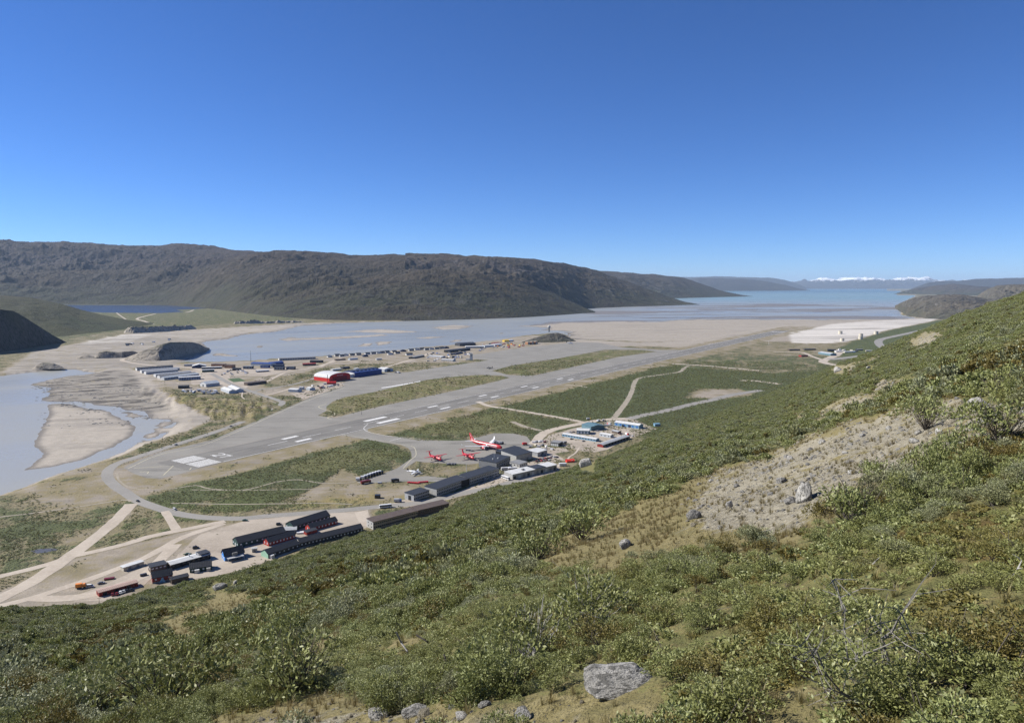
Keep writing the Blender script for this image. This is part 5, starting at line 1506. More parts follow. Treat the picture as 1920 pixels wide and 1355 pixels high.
BR_ = (('near', 22, (1.8, 4.6), 1.5, 1.1, GLASS),)
B('brown_block', (700, 993), (783, 971), 10, 6.3, W('tan'), R('brown'), 'two storey brown roofed block half hidden by the slope', 'flat', 0.6, group=GB, wins=BR_ + (('left', 2, (1.8, 4.6), 1.0, 1.0, GLASS),), endcol=W('pale'))
B('brown_block', (784, 968), (842, 954), 10, 5.2, W('brown'), R('brown'), 'lower brown roofed wing right of the tan block', 'flat', 0.8, group=GB, wins=(('near', 14, (3.2,), 1.5, 1.1, GLASS),))
# --- terminal
GT = 'terminal blocks'
TW = lambda n: (('near', n, (2.0, 5.0), 1.5, 1.3, GLASS),)
B('terminal_block', (776, 939.5), (805, 930), 12, 5.6, W('lightgrey'), R('slate'), 'grey terminal block at the left end with dark stair doors', 'flat', 0.5, group=GT, wins=TW(9), doors=(('left', .45, 3.5, 4.4, W('black')),))
B('terminal_block', (819, 930.5), (865, 913.5), 15, 6.8, W('lightgrey'), R('slate'), 'grey two storey terminal block, second from the left end', 'flat', 0.6, group=GT, wins=TW(15), endcol=W('pale'))
B('terminal_link', (865.5, 913), (880, 908.5), 17, 6.2, W('black'), R('slate'), 'black link block with a white roof edge in the terminal row', 'flat', 0.4, group=GT)
B('terminal_block', (881, 908.5), (936, 890), 14, 7.0, W('lightgrey'), R('slate'), 'grey two storey terminal block right of the black link', 'flat', 0.6, group=GT, wins=TW(18))
r = B('terminal_block', (931, 880), (957, 868), 22, 7.5, W('grey'), R('slate'), 'dark roofed terminal block left of the main hall', 'flat', 0.6, group=GT, wins=TW(8))
part_box(r, 'roof_vent', 8, 9, 9, 10, 8.0, 9.2, W('white')); part_box(r, 'roof_vent', 14, 15, 6, 7, 8.0, 9.2, W('white')); part_box(r, 'antenna', 16, 16.2, 12, 12.2, 8, 14, W('steel'))
B('terminal_hall', (968, 867), (998, 859.5), 24, 7.6, W('pale'), R('slate'), 'tall terminal hall with pale walls and a dark sloping roof', 'flat', 2.0, group=GT, doors=(('near', .3, 3, 3, W('grey')), ('near', .7, 3, 3, W('grey'))))
B('terminal_gate', (942, 857.5), (977, 847), 10, 5.4, W('black'), R('slate'), 'dark roofed gate building facing the red airliner', 'flat', 0.5, group=GT)
B('square_store', (1008, 856.5), (1026, 851), 15, 5.0, W('lightgrey'), R('white'), 'white roofed square store right of the terminal hall', 'flat', 0.3, group=GT, doors=(('near', .5, 4, 3.4, W('slate')),))
B('small_office', (974, 878), (989, 873.5), 14, 4.6, W('pale'), R('grey'), 'small pale office in front of the terminal hall', 'flat', 0.3, group=GT, wins=(('near', 4, (2.8,), 1.4, 1.2, GLASS), ('left', 3, (2.8,), 1.4, 1.2, GLASS)))
r = B('cargo_shed', (961, 899), (1044, 880), 13, 5.2, W('pale'), R('white'), 'long white roofed cargo shed at the foot of the slope', 'flat', 0.5, group=GT, doors=tuple(('near', k / 10 + .05, 3.2, 3.4, W(('slate', 'white', 'grey')[k % 3])) for k in range(10)))
Lc = float(np.linalg.norm(np.array(G(1044, 880)) - np.array(G(961, 899))))
part_box(r, 'dark_roof_section', Lc * .50, Lc * .74, -0.2, 13.2, 5.85, 6.05, R('slate')); part_box(r, 'roof_unit', Lc * .28, Lc * .33, 5, 7, 5.6, 7.0, W('grey'))
# --- north hangars
GN = 'sheds of the north yard'
B('white_roofed_shed', (1054, 817.5), (1117, 828), 8, 3.0, W('sky'), R('white'), 'long low white roofed shed on the near side of the north yard', 'gable', 0.8, group=GN, wins=(('near', 12, (1.7,), 2.2, 1.0, GLASS),))
B('teal_hangar', (1081, 813.5), (1104.5, 814.5), 15, 4.8, W('teal'), R('white'), 'teal hangar with a white gable roof', 'gable', 1.6, group=GN, wins=(('near', 4, (2.4,), 2.2, 2.6, PALEGLASS),))
B('green_hangar', (1108, 807.5), (1133, 804.5), 22, 5.2, W('teal'), R('teal'), 'grey green hangar behind the teal one', 'gable', 1.8, axis='y', group=GN)
B('blue_hangar', (1152, 797.5), (1198, 804), 12, 4.6, W('sky'), R('white'), 'long light blue hangar with a white roof at the back of the yard', 'gable', 1.6, group=GN, wins=(('near', 6, (2.2,), 2.4, 2.6, W('blue')),), doors=(('near', .62, 4, 3.6, W('navy')),))
B('white_hut', (1124, 817.5), (1144.5, 821), 7.5, 3.4, W('steel'), R('white'), 'small white roofed hut in the middle of the north yard', 'gable', 0.9, group=GN, wins=(('near', 3, (1.8,), 1.6, 1.1, GLASS),))
B('brown_hut', (1147, 811), (1158.5, 813.5), 6.5, 2.8, W('brown'), R('lightgrey'), 'small brown hut with a pale roof near the blue hangar', 'gable', 0.8, group=GN)
B('grey_roofed_shed', (1131, 839), (1181, 822), 8.5, 3.2, W('black'), R('lightgrey'), 'long grey roofed shed with a red end at the foot of the slope', 'gable', 0.9, group=GN, endcol=W('red'), wins=(('near', 9, (1.8,), 1.2, 1.0, PALEGLASS),))
B('blue_hut', (1228, 799), (1238, 798.5), 5, 3.0, W('sky'), R('sky'), 'tiny blue hut alone in the scrub right of the blue hangar', 'flat', 0.2, group=GN)
B('pillar_store', (1032, 835), (1048, 837), 11, 4.2, W('slate'), R('grey'), 'dark store with white doors in the equipment yard', 'flat', 0.3, group=GN, doors=tuple(('near', .16 + .22 * k, 2.2, 3.0, W('white')) for k in range(4)))
# --- south side hangars
GS = 'hangars by the main apron'
r = B('arched_hangar', (617.5, 716), (657, 710.8), 50, 8.0, W('hangar_red'), R('white'), 'big red hangar with a white arched roof', 'arch', 8.0, axis='y', group=GS, over=0.5, thick=0.6)
Lr = float(np.linalg.norm(np.array(G(657, 710.8)) - np.array(G(617.5, 716))))
for k in range(6): part_box(r, 'hangar_door', Lr * (.17 + .11 * k), Lr * (.17 + .11 * (k + 1)) - .25, -0.5 - .12 * (k % 2), -0.05 - .12 * (k % 2), 0.1, 9.2, paint('door_red', (0.30, 0.02, 0.018)))  # shade on the hangar front is painted into the darker door colour
part_box(r, 'flue', -2.6, -1.8, 2, 2.8, 0, 15, W('slate'))
def text_part(root, body, size, loc, rot, mat, extr=0.03):
    cu = bpy.data.curves.new('lettering', 'FONT')
    cu.body = body; cu.size = size; cu.extrude = extr; cu.align_x = 'CENTER'; cu.align_y = 'CENTER'
    tmp = bpy.data.objects.new('lettering_tmp', cu)
    COL.objects.link(tmp)
    me = bpy.data.meshes.new_from_object(tmp.evaluated_get(bpy.context.evaluated_depsgraph_get()))
    bpy.data.objects.remove(tmp)
    me.name = 'lettering'
    me.materials.clear(); me.materials.append(mat)
    return link('lettering', me, root, loc, rot)
text_part(r, 'Greenland', 3.6, (Lr * .5, -0.3, 11.6), (math.pi / 2, 0, 0), W('white'))
B('barrel_annex', (613, 720.5), (630, 720), 9, 2.2, W('hangar_red'), R('hangar_red'), 'low red barrel roofed annex beside the arched hangar', 'arch', 2.6, group=GS)
r = B('sawtooth_hangar', (664.5, 707.6), (716, 700.4), 34, 10.0, W('hangar_blue'), R('hangar_blue'), 'long dark blue hangar with roof monitors', 'gable', 1.2, group=GS, endcol=W('white'))
Lb = float(np.linalg.norm(np.array(G(716, 700.4)) - np.array(G(664.5, 707.6))))
for k in range(9): part_box(r, 'hangar_door', Lb * k / 9 + .3, Lb * (k + 1) / 9 - .3, -0.35 - .12 * (k % 2), -0.04 - .12 * (k % 2), 0.1, 8.4, paint('door_blue', (0.03, 0.062, 0.22)))
for k in range(7): part_box(r, 'roof_monitor', Lb * (k + .15) / 7, Lb * (k + .75) / 7, 8, 26, 10.9, 13.0, W('navy'))
part_box(r, 'end_annex', -9, -0.12, 3, 20, 0, 7.5, W('white'))
B('white_hangar', (721, 697.4), (737, 695.6), 26, 6.0, W('steel'), R('white'), 'white hangar right of the blue one', 'gable', 2.4, axis='y', group=GS, doors=(('near', .5, 9, 5, W('slate')),))
GW = 'small sheds by the apron bend'
B('pale_shed', (540.5, 734.6), (557.5, 735.4), 15, 4.6, W('steel'), R('white'), 'white metal shed nearest the apron bend', 'gable', 1.6, group=GW)
B('pale_shed', (574, 731), (581, 732), 12, 4.0, W('steel'), R('white'), 'smaller white shed right of the one by the apron bend', 'gable', 1.4, group=GW)
B('pale_shed', (561, 730.5), (568, 730.5), 10, 4.0, W('lightgrey'), R('lightgrey'), 'grey shed between the two white sheds', 'gable', 1.4, group=GW)
# --- camp
GC = 'camp buildings'
B('twin_hangar', (414, 732.4), (429.5, 738), 13, 4.6, W('steel'), R('white'), 'left of the twin white hangars above the scarp', 'gable', 2.4, group=GC)
B('twin_hangar', (427.5, 728.8), (443, 735.8), 13, 4.6, W('steel'), R('white'), 'right of the twin white hangars above the scarp', 'gable', 2.4, group=GC)
B('grey_warehouse', (386.5, 725.5), (412, 722.5), 22, 5.6, W('lightgrey'), R('steel'), 'grey warehouse with a steep pale roof beside the camp road', 'gable', 4.0, group=GC, endcol=W('white'), doors=(('left', .5, 4, 4, W('slate')),))
B('dark_house', (334, 728.6), (353, 728), 12, 4.4, W('black'), R('slate'), 'dark house on the edge of the scarp', 'gable', 1.4, group=GC, wins=(('near', 4, (2.4,), 2, 1.5, GLASS),))
BARR = [((257, 695), (325, 690), 'slate', 'farthest of the long white barracks'), ((266, 699.5), (337, 694), 'lightgrey', 'second long white barracks from the far side'), ((274, 702), (334, 697), 'lightgrey', 'third long white barracks from the far side'),
        ((292.5, 707), (359, 701), 'lightgrey', 'fourth long white barracks, before the gap'), ((300, 710), (368, 703.2), 'grey', 'long white barracks second nearest to the scarp'), ((308, 713), (373.5, 705), 'steel', 'nearest long pale barracks with a line of small windows')]
for i, (p, q_, rc, lb) in enumerate(BARR):
    B('camp_barracks', p, q_, 13, 5.2, W('pale'), R(rc), lb, 'gable', 1.6, group=GC, endcol=W('white'), wins=(('near', 12, (2.0, 4.0), 1.6, 1.0, GLASS),) if i in (0, 3, 5) else ())
B('navy_block', (336, 713.6), (376.5, 711), 12, 6.4, W('navy'), R('white'), 'two storey navy block with rows of white windows', 'flat', 0.3, group=GC, wins=(('near', 13, (1.9, 4.7), 2.0, 1.3, PALEGLASS),))
B('pyramid_roof_hall', (360, 690.4), (386, 689.4), 26, 4.8, W('navy'), R('white'), 'navy hall with a white peaked roof at the far side of the camp', 'gable', 4.0, axis='y', group=GC)
B('orange_block', (396, 687), (417.5, 688), 14, 6.0, W('orange'), R('brown'), 'orange brown block near the water, left one', 'flat', 0.3, group=GC, wins=(('near', 8, (2, 4.6), 1.8, 1.2, GLASS),), endcol=W('cream'))
B('orange_block', (421, 690), (434.5, 690.5), 14, 7.4, W('orange'), R('brown'), 'taller orange brown block near the water, right one', 'flat', 0.3, group=GC, wins=(('near', 5, (2, 4.6), 1.8, 1.2, GLASS),), endcol=W('cream'))
B('white_roof_store', (378, 692), (415.5, 691), 10, 4.0, W('slate'), R('white'), 'long dark store with a white roof behind the lime gable', 'flat', 0.3, group=GC)
B('lime_building', (379, 698), (402, 697), 12, 5.0, W('darkgreen'), R('lightgrey'), 'dark green building with a lime green end', 'flat', 0.4, group=GC, endcol=W('lime'))
B('dark_hut', (436, 694.6), (452.5, 694), 10, 3.8, W('black'), R('slate'), 'low dark hut right of the lime building', 'gable', 1.2, group=GC)
B('office_block', (455.5, 691.6), (472.5, 691.6), 12, 6.0, W('slate'), R('grey'), 'dark office block below the radio mast', 'flat', 0.3, group=GC, wins=(('near', 6, (2, 4.4), 1.6, 1.2, PALEGLASS),))
B('long_blue_hall', (470, 685), (508, 686.6), 20, 5.6, W('steel'), R('hangar_blue'), 'long hall with a blue roof and white end by the shore', 'gable', 2.0, group=GC, endcol=W('white'))
B('long_blue_hall', (508.5, 684.6), (532, 682), 18, 5.2, W('hangar_blue'), R('hangar_blue'), 'blue walled hall continuing the blue roof to the right', 'gable', 1.8, group=GC)
B('camp_block', (488, 690), (503.5, 690), 12, 6.0, W('hangar_blue'), R('slate'), 'blue two storey camp block in front of the blue hall', 'flat', 0.3, group=GC, wins=(('near', 6, (2, 4.4), 1.6, 1.2, PALEGLASS),))
B('camp_block', (511, 688.5), (531, 688.5), 11, 5.6, W('navy'), R('slate'), 'navy camp block behind the pair of dark blocks', 'flat', 0.3, group=GC)
B('camp_block', (513.5, 693.6), (531.5, 693.6), 11, 6.0, W('slate'), R('slate'), 'dark camp block at the left of the road bend', 'flat', 0.3, group=GC, wins=(('near', 6, (2, 4.4), 1.6, 1.2, PALEGLASS),))
B('camp_block', (536.5, 692.6), (552, 692.6), 11, 5.6, W('black'), R('slate'), 'dark camp block at the right of the road bend', 'flat', 0.3, group=GC, wins=(('near', 6, (2, 4.2), 1.6, 1.2, PALEGLASS),))
B('low_store', (482, 698), (504.5, 696.6), 14, 3.2, W('navy'), R('white'), 'low store with a pale roof in the middle of the camp', 'gable', 1.0, group=GC, wins=(('near', 6, (1.8,), 1.6, 1.2, PALEGLASS),))
B('row_house', (523.5, 676), (592, 673), 14, 5.6, W('pale'), R('grey'), 'very long pale row house on the shore with many window bays', 'flat', 0.3, group=GC, wins=(('near', 22, (2.8,), 1.6, 3.6, GLASS),), endcol=W('white'))
B('red_block', (568, 686), (592.5, 685), 16, 4.6, W('brown'), R('red'), 'dark red block near the shore road', 'gable', 1.4, group=GC)
B('dark_hall', (581, 679.6), (602, 680), 14, 4.6, W('black'), R('slate'), 'dark hall behind the dark red block', 'gable', 1.2, group=GC)
B('brown_shed', (464, 723), (500, 718.6), 12, 4.8, W('brown'), R('brown'), 'long dark brown shed right of the sports pitch', 'flat', 0.3, group=GC)
B('camp_annex', (345, 686.5), (362, 686), 10, 3.6, W('lightgrey'), R('grey'), 'low grey annex left of the navy hall', 'flat', 0.2, group=GC)
# --- shore houses
GH = 'houses along the shore'
HOUSES = [(619, 669.5, 8), (633, 667.5, 9), (642, 668.6, 8), (650, 667, 8), (661, 666.5, 9), (673, 665.5, 9), (686, 668.6, 9), (690, 664.5, 9), (701, 663.5, 9), (711, 662.5, 8), (718, 662, 8), (727, 661, 8), (733, 664.8, 10),
          (740, 660.6, 8), (746, 662.8, 9), (757, 659, 10), (768, 665.6, 12), (772, 657.5, 9), (783, 656, 9), (792, 655.5, 8), (801, 656, 8), (810, 655, 8), (820, 654.5, 9), (829, 653.5, 8), (838, 652.8, 8)]
HC = ['white', 'pale', 'lightgrey', 'white', 'cream', 'pale', 'navy', 'white', 'lightgrey']
hl = ['first', 'second', 'third', 'fourth', 'fifth', 'sixth', 'seventh', 'eighth', 'ninth', 'tenth', 'eleventh', 'twelfth', 'thirteenth', 'fourteenth', 'fifteenth', 'sixteenth', 'seventeenth', 'eighteenth', 'nineteenth', 'twentieth', 'twenty first', 'twenty second', 'twenty third', 'twenty fourth', 'twenty fifth']
for i, (u, v, w) in enumerate(HOUSES):
    c = HC[i % len(HC)]
    B('shore_house', (u - w / 2, v + .5), (u + w / 2, v), 9, 3.4, W(c), R('slate'), '%s dark roofed house with %s walls, counted from the left along the shore' % (hl[i], {'navy': 'dark blue', 'pale': 'pale grey', 'lightgrey': 'grey'}.get(c, c)), 'gable', 2.8, group=GH, axis='x' if i % 3 else 'y', cat='house', wins=(('near', 2, (1.8,), 1.6, 1.3, GLASS),))
# --- industrial end of the town
GI = 'sheds at the far end of the town'
for p, q_, d, h, wc, rc, st, rh, lb in [
    ((862.5, 649), (892, 647.4), 34, 7, 'slate', 'slate', 'gable', 3, 'large dark roofed hall on the shore at the town end'),
    ((873, 652.6), (907.5, 652.2), 20, 5, 'pale', 'white', 'gable', 1.5, 'long bright white roofed shed before the dark hall'),
    ((842, 661), (882, 656.6), 20, 6, 'black', 'slate', 'flat', .4, 'long black roofed shed behind the control tower'),
    ((909, 651), (926, 650), 18, 5, 'steel', 'white', 'gable', 1.5, 'white shed right of the long white roofed shed'),
    ((928, 649.4), (941, 648), 20, 6, 'white', 'white', 'gable', 2, 'white gabled shed next to the yellow one'),
    ((926, 645.6), (938, 644.4), 12, 4, 'red', 'red', 'gable', 1, 'small red roofed shed behind the white gabled one'),
    ((946, 641), (955, 640.6), 16, 5, 'yellow', 'yellow', 'gable', 1.5, 'yellow shed near the knoll'),
    ((955.5, 640.4), (963, 639.8), 16, 5, 'white', 'white', 'gable', 1.5, 'white shed beside the yellow shed'),
    ((803, 669), (829, 671), 14, 3.6, 'lightgrey', 'white', 'gable', 1, 'long pale roofed shed left of the control tower'),
    ((827, 676.4), (849, 677.6), 14, 3.8, 'pale', 'white', 'gable', 1, 'bright white roofed shed beside the apron edge'),
    ((776, 672.6), (796, 668.6), 16, 4, 'slate', 'grey', 'gable', 1.4, 'grey roofed store left of the town road fork'),
    ((852, 665), (868, 662.5), 12, 3.4, 'navy', 'slate', 'gable', 1, 'small dark shed between the long sheds and the tower'),
    ((706, 675), (716, 674.5), 10, 3.4, 'pale', 'lightgrey', 'gable', 1, 'pale hut on the grass behind the blue hangar'),
    ((656, 675), (671, 673.8), 10, 3.6, 'steel', 'lightgrey', 'gable', 1.2, 'pale blue hut behind the shore houses'),
    ((629, 676.2), (648, 675), 9, 3, 'brown', 'brown', 'gable', 1, 'low brown row near the shore houses'),
    ((624, 695.4), (640, 694), 12, 3.6, 'pale', 'white', 'gable', 1, 'white store behind the red hangar'),
    ((643, 692), (656, 690.8), 12, 3.6, 'slate', 'slate', 'gable', 1, 'dark store behind the red hangar'),
    ((668, 693.5), (674, 692.6), 8, 3.4, 'white', 'white', 'flat', .2, 'small white cabin behind the blue hangar')]:
    B('town_shed', p, q_, d, h, W(wc), R(rc), lb, st, rh, group=GI)
for i, (u, lb) in enumerate([(992, 'left of the three ochre bunkers'), (999, 'middle of the three ochre bunkers'), (1006, 'right of the three ochre bunkers')]):
    B('bunker', (u - 2.4, 646 - i * .4), (u + 2.4, 645.6 - i * .4), 12, 9, W('orange'), R('cream'), lb + ' near the knoll', 'flat', .2, group='ochre bunkers', doors=(('near', .5, 5, 6, W('cream')),))
# --- far depot on the right
GD = 'depot sheds below the far slope'
for p, q_, d, h, wc, rc, st, rh, lb in [
    ((1534, 663.6), (1557, 666.8), 20, 5, 'teal', 'steel', 'gable', 2, 'grey green metal shed in the far depot'),
    ((1553, 658.8), (1565, 659), 14, 5, 'black', 'slate', 'gable', 1.5, 'dark shed behind the grey green one'),
    ((1502.5, 669), (1515, 668.6), 12, 4, 'red', 'brown', 'gable', 1, 'rust red shed at the left of the far depot'),
    ((1480, 657.4), (1500, 657), 10, 3.5, 'brown', 'brown', 'flat', .2, 'dark row of old stores at the left of the depot'),
    ((1508, 656.6), (1530, 656.2), 10, 3.5, 'brown', 'slate', 'flat', .2, 'dark row of old stores in the middle of the depot'),
    ((1568, 660), (1580, 659.6), 8, 3, 'white', 'white', 'flat', .2, 'white cabin row right of the dark shed'),
    ((1584, 661.4), (1600, 660.6), 8, 3, 'cream', 'white', 'flat', .2, 'cream cabin row at the right of the depot'),
    ((1608, 657), (1618, 656.6), 8, 3, 'slate', 'grey', 'gable', 1, 'small grey hut near the climbing road'),
    ((1624, 658.8), (1642, 659), 8, 2.6, 'tan', 'white', 'flat', .2, 'long thin white roofed store beside the climbing road')]:
    B('depot_shed', p, q_, d, h, W(wc), R(rc), lb, st, rh, group=GD)
for (u, v), lb in zip([(1575.5, 626), (1579, 639.6), (1614, 631), (1613.5, 636), (1642.5, 626.6)], ['upper left tank on the white silt', 'lower left tank on the white silt', 'upper of the two middle tanks', 'lower of the two middle tanks', 'right tank on the white silt']):
    x, y = G(u, v); k = math.hypot(x, y) / FPX
    rr, hh = 3.4 * k, 5.0 * k
    root = link('storage_tank', None, None, (x, y, 0))
    V, F = [], []
    for zz in (0, hh):
        V += [(rr * math.cos(t * math.pi / 12), rr * math.sin(t * math.pi / 12), zz) for t in range(24)]
    F = [(t, (t + 1) % 24, 24 + (t + 1) % 24, 24 + t) for t in range(24)]
    link('shell', new_mesh('shell', V, F, W('cream')), root)
    V = [(0, 0, hh * 1.12)] + [((rr + .15) * math.cos(t * math.pi / 12), (rr + .15) * math.sin(t * math.pi / 12), hh) for t in range(24)]
    link('roof', new_mesh('roof', V, [(0, t + 1, (t + 1) % 24 + 1) for t in range(24)], W('tan')), root)
    tag(root, lb + ' below the far slope', 'tank', 'fuel tanks on the silt')
# control tower
x, y = G(883.5, 675)
root = link('control_tower', None, None, (x, y, 0), (0, 0, -0.3))
part_box(root, 'shaft', -3, 3, -3, 3, 0, 13.5, W('lightgrey')); part_box(root, 'gallery', -4, 4, -4, 4, 13.52, 14.2, W('white'))
V, F = [], []
for rr, zz in ((3.2, 14.22), (4.0, 17.2)): V += [(rr * math.cos(t * math.pi / 4 + .39), rr * math.sin(t * math.pi / 4 + .39), zz) for t in range(8)]
link('cab_glass', fix_normals(new_mesh('cab_glass', V, [(t, (t + 1) % 8, 8 + (t + 1) % 8, 8 + t) for t in range(8)] + [tuple(range(8, 16))], GLASS)), root)
part_box(root, 'roof', -4.2, 4.2, -4.2, 4.2, 17.22, 17.8, W('white')); part_box(root, 'base_office', -14, -3.1, -4, 4, 0, 4, W('pale'))
tag(root, 'grey control tower with a glazed cab beside the apron', 'tower')
# radome
x, y = G(1029.5, 629)
root = link('radome', None, None, (x, y, 22))
bm = bmesh.new(); bmesh.ops.create_icosphere(bm, subdivisions=3, radius=6.0); me = bpy.data.meshes.new('dome'); bm.to_mesh(me); bm.free(); me.materials.append(W('pale'))
link('dome', me, root, (0, 0, 12)); part_box(root, 'pedestal', -2.5, 2.5, -2.5, 2.5, -8, 7, W('grey'))
tag(root, 'round pale radome on the knoll', 'radome')
def mast(name, u, v, v_top, label, rad=0.25, mat=None, cat='mast', arms=0):
    x, y = G(u, v)
    f = y * CP + EYE * SP
    h = (v - v_top) * f / FPX
    root = link(name, None, None, (x, y, 0))
    V, F = [], []
    tube(V, F, [(0, 0, 0), (0, 0, h * .5), (0, 0, h)], [rad, rad * .8, rad * .5], 8)
    link('pole', new_mesh('pole', V, F, mat or W('steel')), root)
    part_box(root, 'footing', -rad * 2.2, rad * 2.2, -rad * 2.2, rad * 2.2, 0, .4, W('concrete'))
    for k in range(arms):
        part_box(root, 'crossarm', -1.2, 1.2, -.08, .08, h - .5 - k * .9, h - .35 - k * .9, W('brown'))
    tag(root, label, cat, 'masts and poles')
mast('radio_mast', 470.5, 678, 656.5, 'thin tall radio mast above the camp', 0.5, W('slate'))
mast('light_mast', 874.5, 889.5, 867, 'slim white light mast beside the terminal apron', 0.28, W('white'))
mast('utility_pole', 186.3, 1131, 1119.5, 'short wooden pole in front of the red shed', 0.12, W('brown'), 'pole', 1)
mast('light_mast', 784, 719.5, 713, 'short mast on the grass island edge', 0.35, W('slate'))
mast('light_mast', 757, 724.5, 718.5, 'dark short mast beside the white apron strip', 0.3, W('slate'))
mast('flag_pole', 678, 777, 770, 'thin dark pole on the tip of the grass island', 0.25, W('slate'), 'pole')
mast('light_mast', 512, 733.5, 728, 'street light at the camp road junction', 0.2, W('slate'))
mast('light_mast', 491, 733, 726.5, 'double pole left of the camp road junction', 0.2, W('slate'))
mast('light_mast', 1441, 646, 639, 'white pole near the far runway end', 0.4, W('white'))
# small tent, tarpaulin
def prism(name, u, v, w_px, d, h, mat, label, cat, rz=0.0, parts=()):
    x, y = G(u, v); k = math.hypot(x, y, EYE) / FPX; w = w_px * k
    root = link(name, None, None, (x, y, 0), (0, 0, rz))
    V = [(-w / 2, 0, 0), (w / 2, 0, 0), (w / 2, d, 0), (-w / 2, d, 0), (0, 0, h), (0, d, h)]
    link('canvas', new_mesh('canvas', V, [(0, 1, 4), (2, 3, 5), (0, 4, 5, 3), (1, 2, 5, 4), (3, 2, 1, 0)], mat), root)
    V, F = [], []
    tube(V, F, [(0, -.1, 0), (0, -.1, h + .3)], [.05, .05], 5)
    link('pole', new_mesh('pole', V, F, W('brown')), root)
    tag(root, label, cat)
prism('tent', 304.5, 1091, 9, 3.2, 3.4, paint('tent_blue', (0.32, 0.60, 0.80)), 'pale blue pointed tent in front of the red house', 'tent', 0.3)
r = B('red_awning', (1063, 867), (1077, 866), 5, 1.6, paint('awning_red', (0.75, 0.05, 0.035)), paint('awning_red', (0.75, 0.05, 0.035)), 'bright red awning with a white stripe below the big pale boulder', 'gable', 1.4, cat='awning')
part_box(r, 'white_stripe', 5.6, 6.6, -0.42, 2.55, 2.05, 2.2, W('white'))

# ------------------------------------------------------------------ aircraft
def lathe_x(name, prof, mat, sides=20):
    """hull along x: (x, radius, centre z)"""
    V, F = [], []
    for x, r, zc in prof:
        for k in range(sides):
            a2 = 2 * math.pi * k / sides
            V.append((x, r * math.cos(a2), zc + r * math.sin(a2)))
    n = len(prof)
    for i in range(n - 1):
        for k in range(sides):
            k2 = (k + 1) % sides
            F.append((i * sides + k, i * sides + k2, (i + 1) * sides + k2, (i + 1) * sides + k))
    F += [tuple(range(sides - 1, -1, -1)), tuple((n - 1) * sides + k for k in range(sides))]
    return fix_normals(new_mesh(name, V, F, mat, True))
def wing_mesh(name, secs, mat):
    """aerofoil sections: (y, x_lead, chord, z, thickness)"""
    V, F = [], []
    sh = [(0, 0), (.1, .5), (.35, .62), (.7, .35), (1, 0), (.7, -.2), (.35, -.38), (.1, -.35)]
    for y, xl, ch, z, th in secs:
        for a2, b2 in sh: V.append((xl - a2 * ch, y, z + b2 * th))
    n = len(sh)
    for i in range(len(secs) - 1):
        for k in range(n):
            F.append((i * n + k, i * n + (k + 1) % n, (i + 1) * n + (k + 1) % n, (i + 1) * n + k))
    F += [tuple(range(n)), tuple((len(secs) - 1) * n + k for k in range(n))]
    return fix_normals(new_mesh(name, V, F, mat))
def fin_mesh(name, secs, mat):
    """upright fin: (z, x_lead, chord, thickness)"""
    V, F = [], []
    sh = [(0, 0), (.3, .5), (1, 0), (.3, -.5)]
    for z, xl, ch, th in secs:
        for a2, b2 in sh: V.append((xl - a2 * ch, b2 * th, z))
    n = 4
    for i in range(len(secs) - 1):
        for k in range(n):
            F.append((i * n + k, i * n + (k + 1) % n, (i + 1) * n + (k + 1) % n, (i + 1) * n + k))
    F += [(0, 1, 2, 3), tuple((len(secs) - 1) * n + k for k in range(n))]
    return fix_normals(new_mesh(name, V, F, mat))
def wheel_mesh(r, w, mat):
    V, F = [], []
    for y in (-w / 2, w / 2): V += [(r * math.cos(t * math.pi / 6), y, r * math.sin(t * math.pi / 6)) for t in range(12)]
    F = [(t, (t + 1) % 12, 12 + (t + 1) % 12, 12 + t) for t in range(12)] + [tuple(range(12)), tuple(range(23, 11, -1))]
    return fix_normals(new_mesh('wheel', V, F, mat))
M_TYRE = plain('tyre_rubber', (0.02, 0.02, 0.021), 0.9, 0.2, 3.0)
def gloss(name, col, rough=0.3):
    m = plain(name, col, rough, 0.08, 0.2, spec=0.5)
    return m
M_JETRED, M_JETWHITE = gloss('airliner_red', (0.52, 0.024, 0.030)), gloss('airliner_white', (0.80, 0.80, 0.80))
M_DARK = plain('dark_trim', (0.025, 0.025, 0.03), 0.5, 0.2, 1.0)

def place_between(nose, tail, z, length):
    a, b = np.array(G(*nose, z)), np.array(G(*tail, z))
    c = (a + b) / 2
    d = a - b
    return c, math.atan2(d[1], d[0]), float(np.linalg.norm(d)) / length

c, rz, sc = place_between((941.5, 838), (881, 826), 5.3, 58.8)
jet = link('airliner', None, None, (c[0], c[1], 0.05), (0, 0, rz)); jet.scale = (sc, sc, sc)
CZ = 5.3
hull = link('fuselage', lathe_x('fuselage', [(29.4, .15, CZ - .6), (29.0, .8, CZ - .55), (28, 1.45, CZ - .4), (26.5, 2.1, CZ - .2), (24, 2.65, CZ), (21, 2.82, CZ), (-8, 2.82, CZ), (-14, 2.7, CZ + .15), (-19, 2.2, CZ + .6), (-24, 1.4, CZ + 1.2), (-28, .6, CZ + 1.8), (-29.4, .2, CZ + 2.0)], M_JETRED), jet)
link('cockpit_window', box_mesh('cockpit_window', 27.0, 28.3, -1.25, 1.25, CZ + .35, CZ + .85, M_DARK), hull)
for k in range(44):
    for sy in (-1, 1):
        x = 22 - k * .92
        if -2 < x < 20 and sy == -1 and 2 < x < 20 and k % 1: continue
        link('window', win_mesh(.3, .42, M_DARK), hull, (x, sy * 2.80, CZ + .45), (0, 0, 0 if sy < 0 else math.pi))
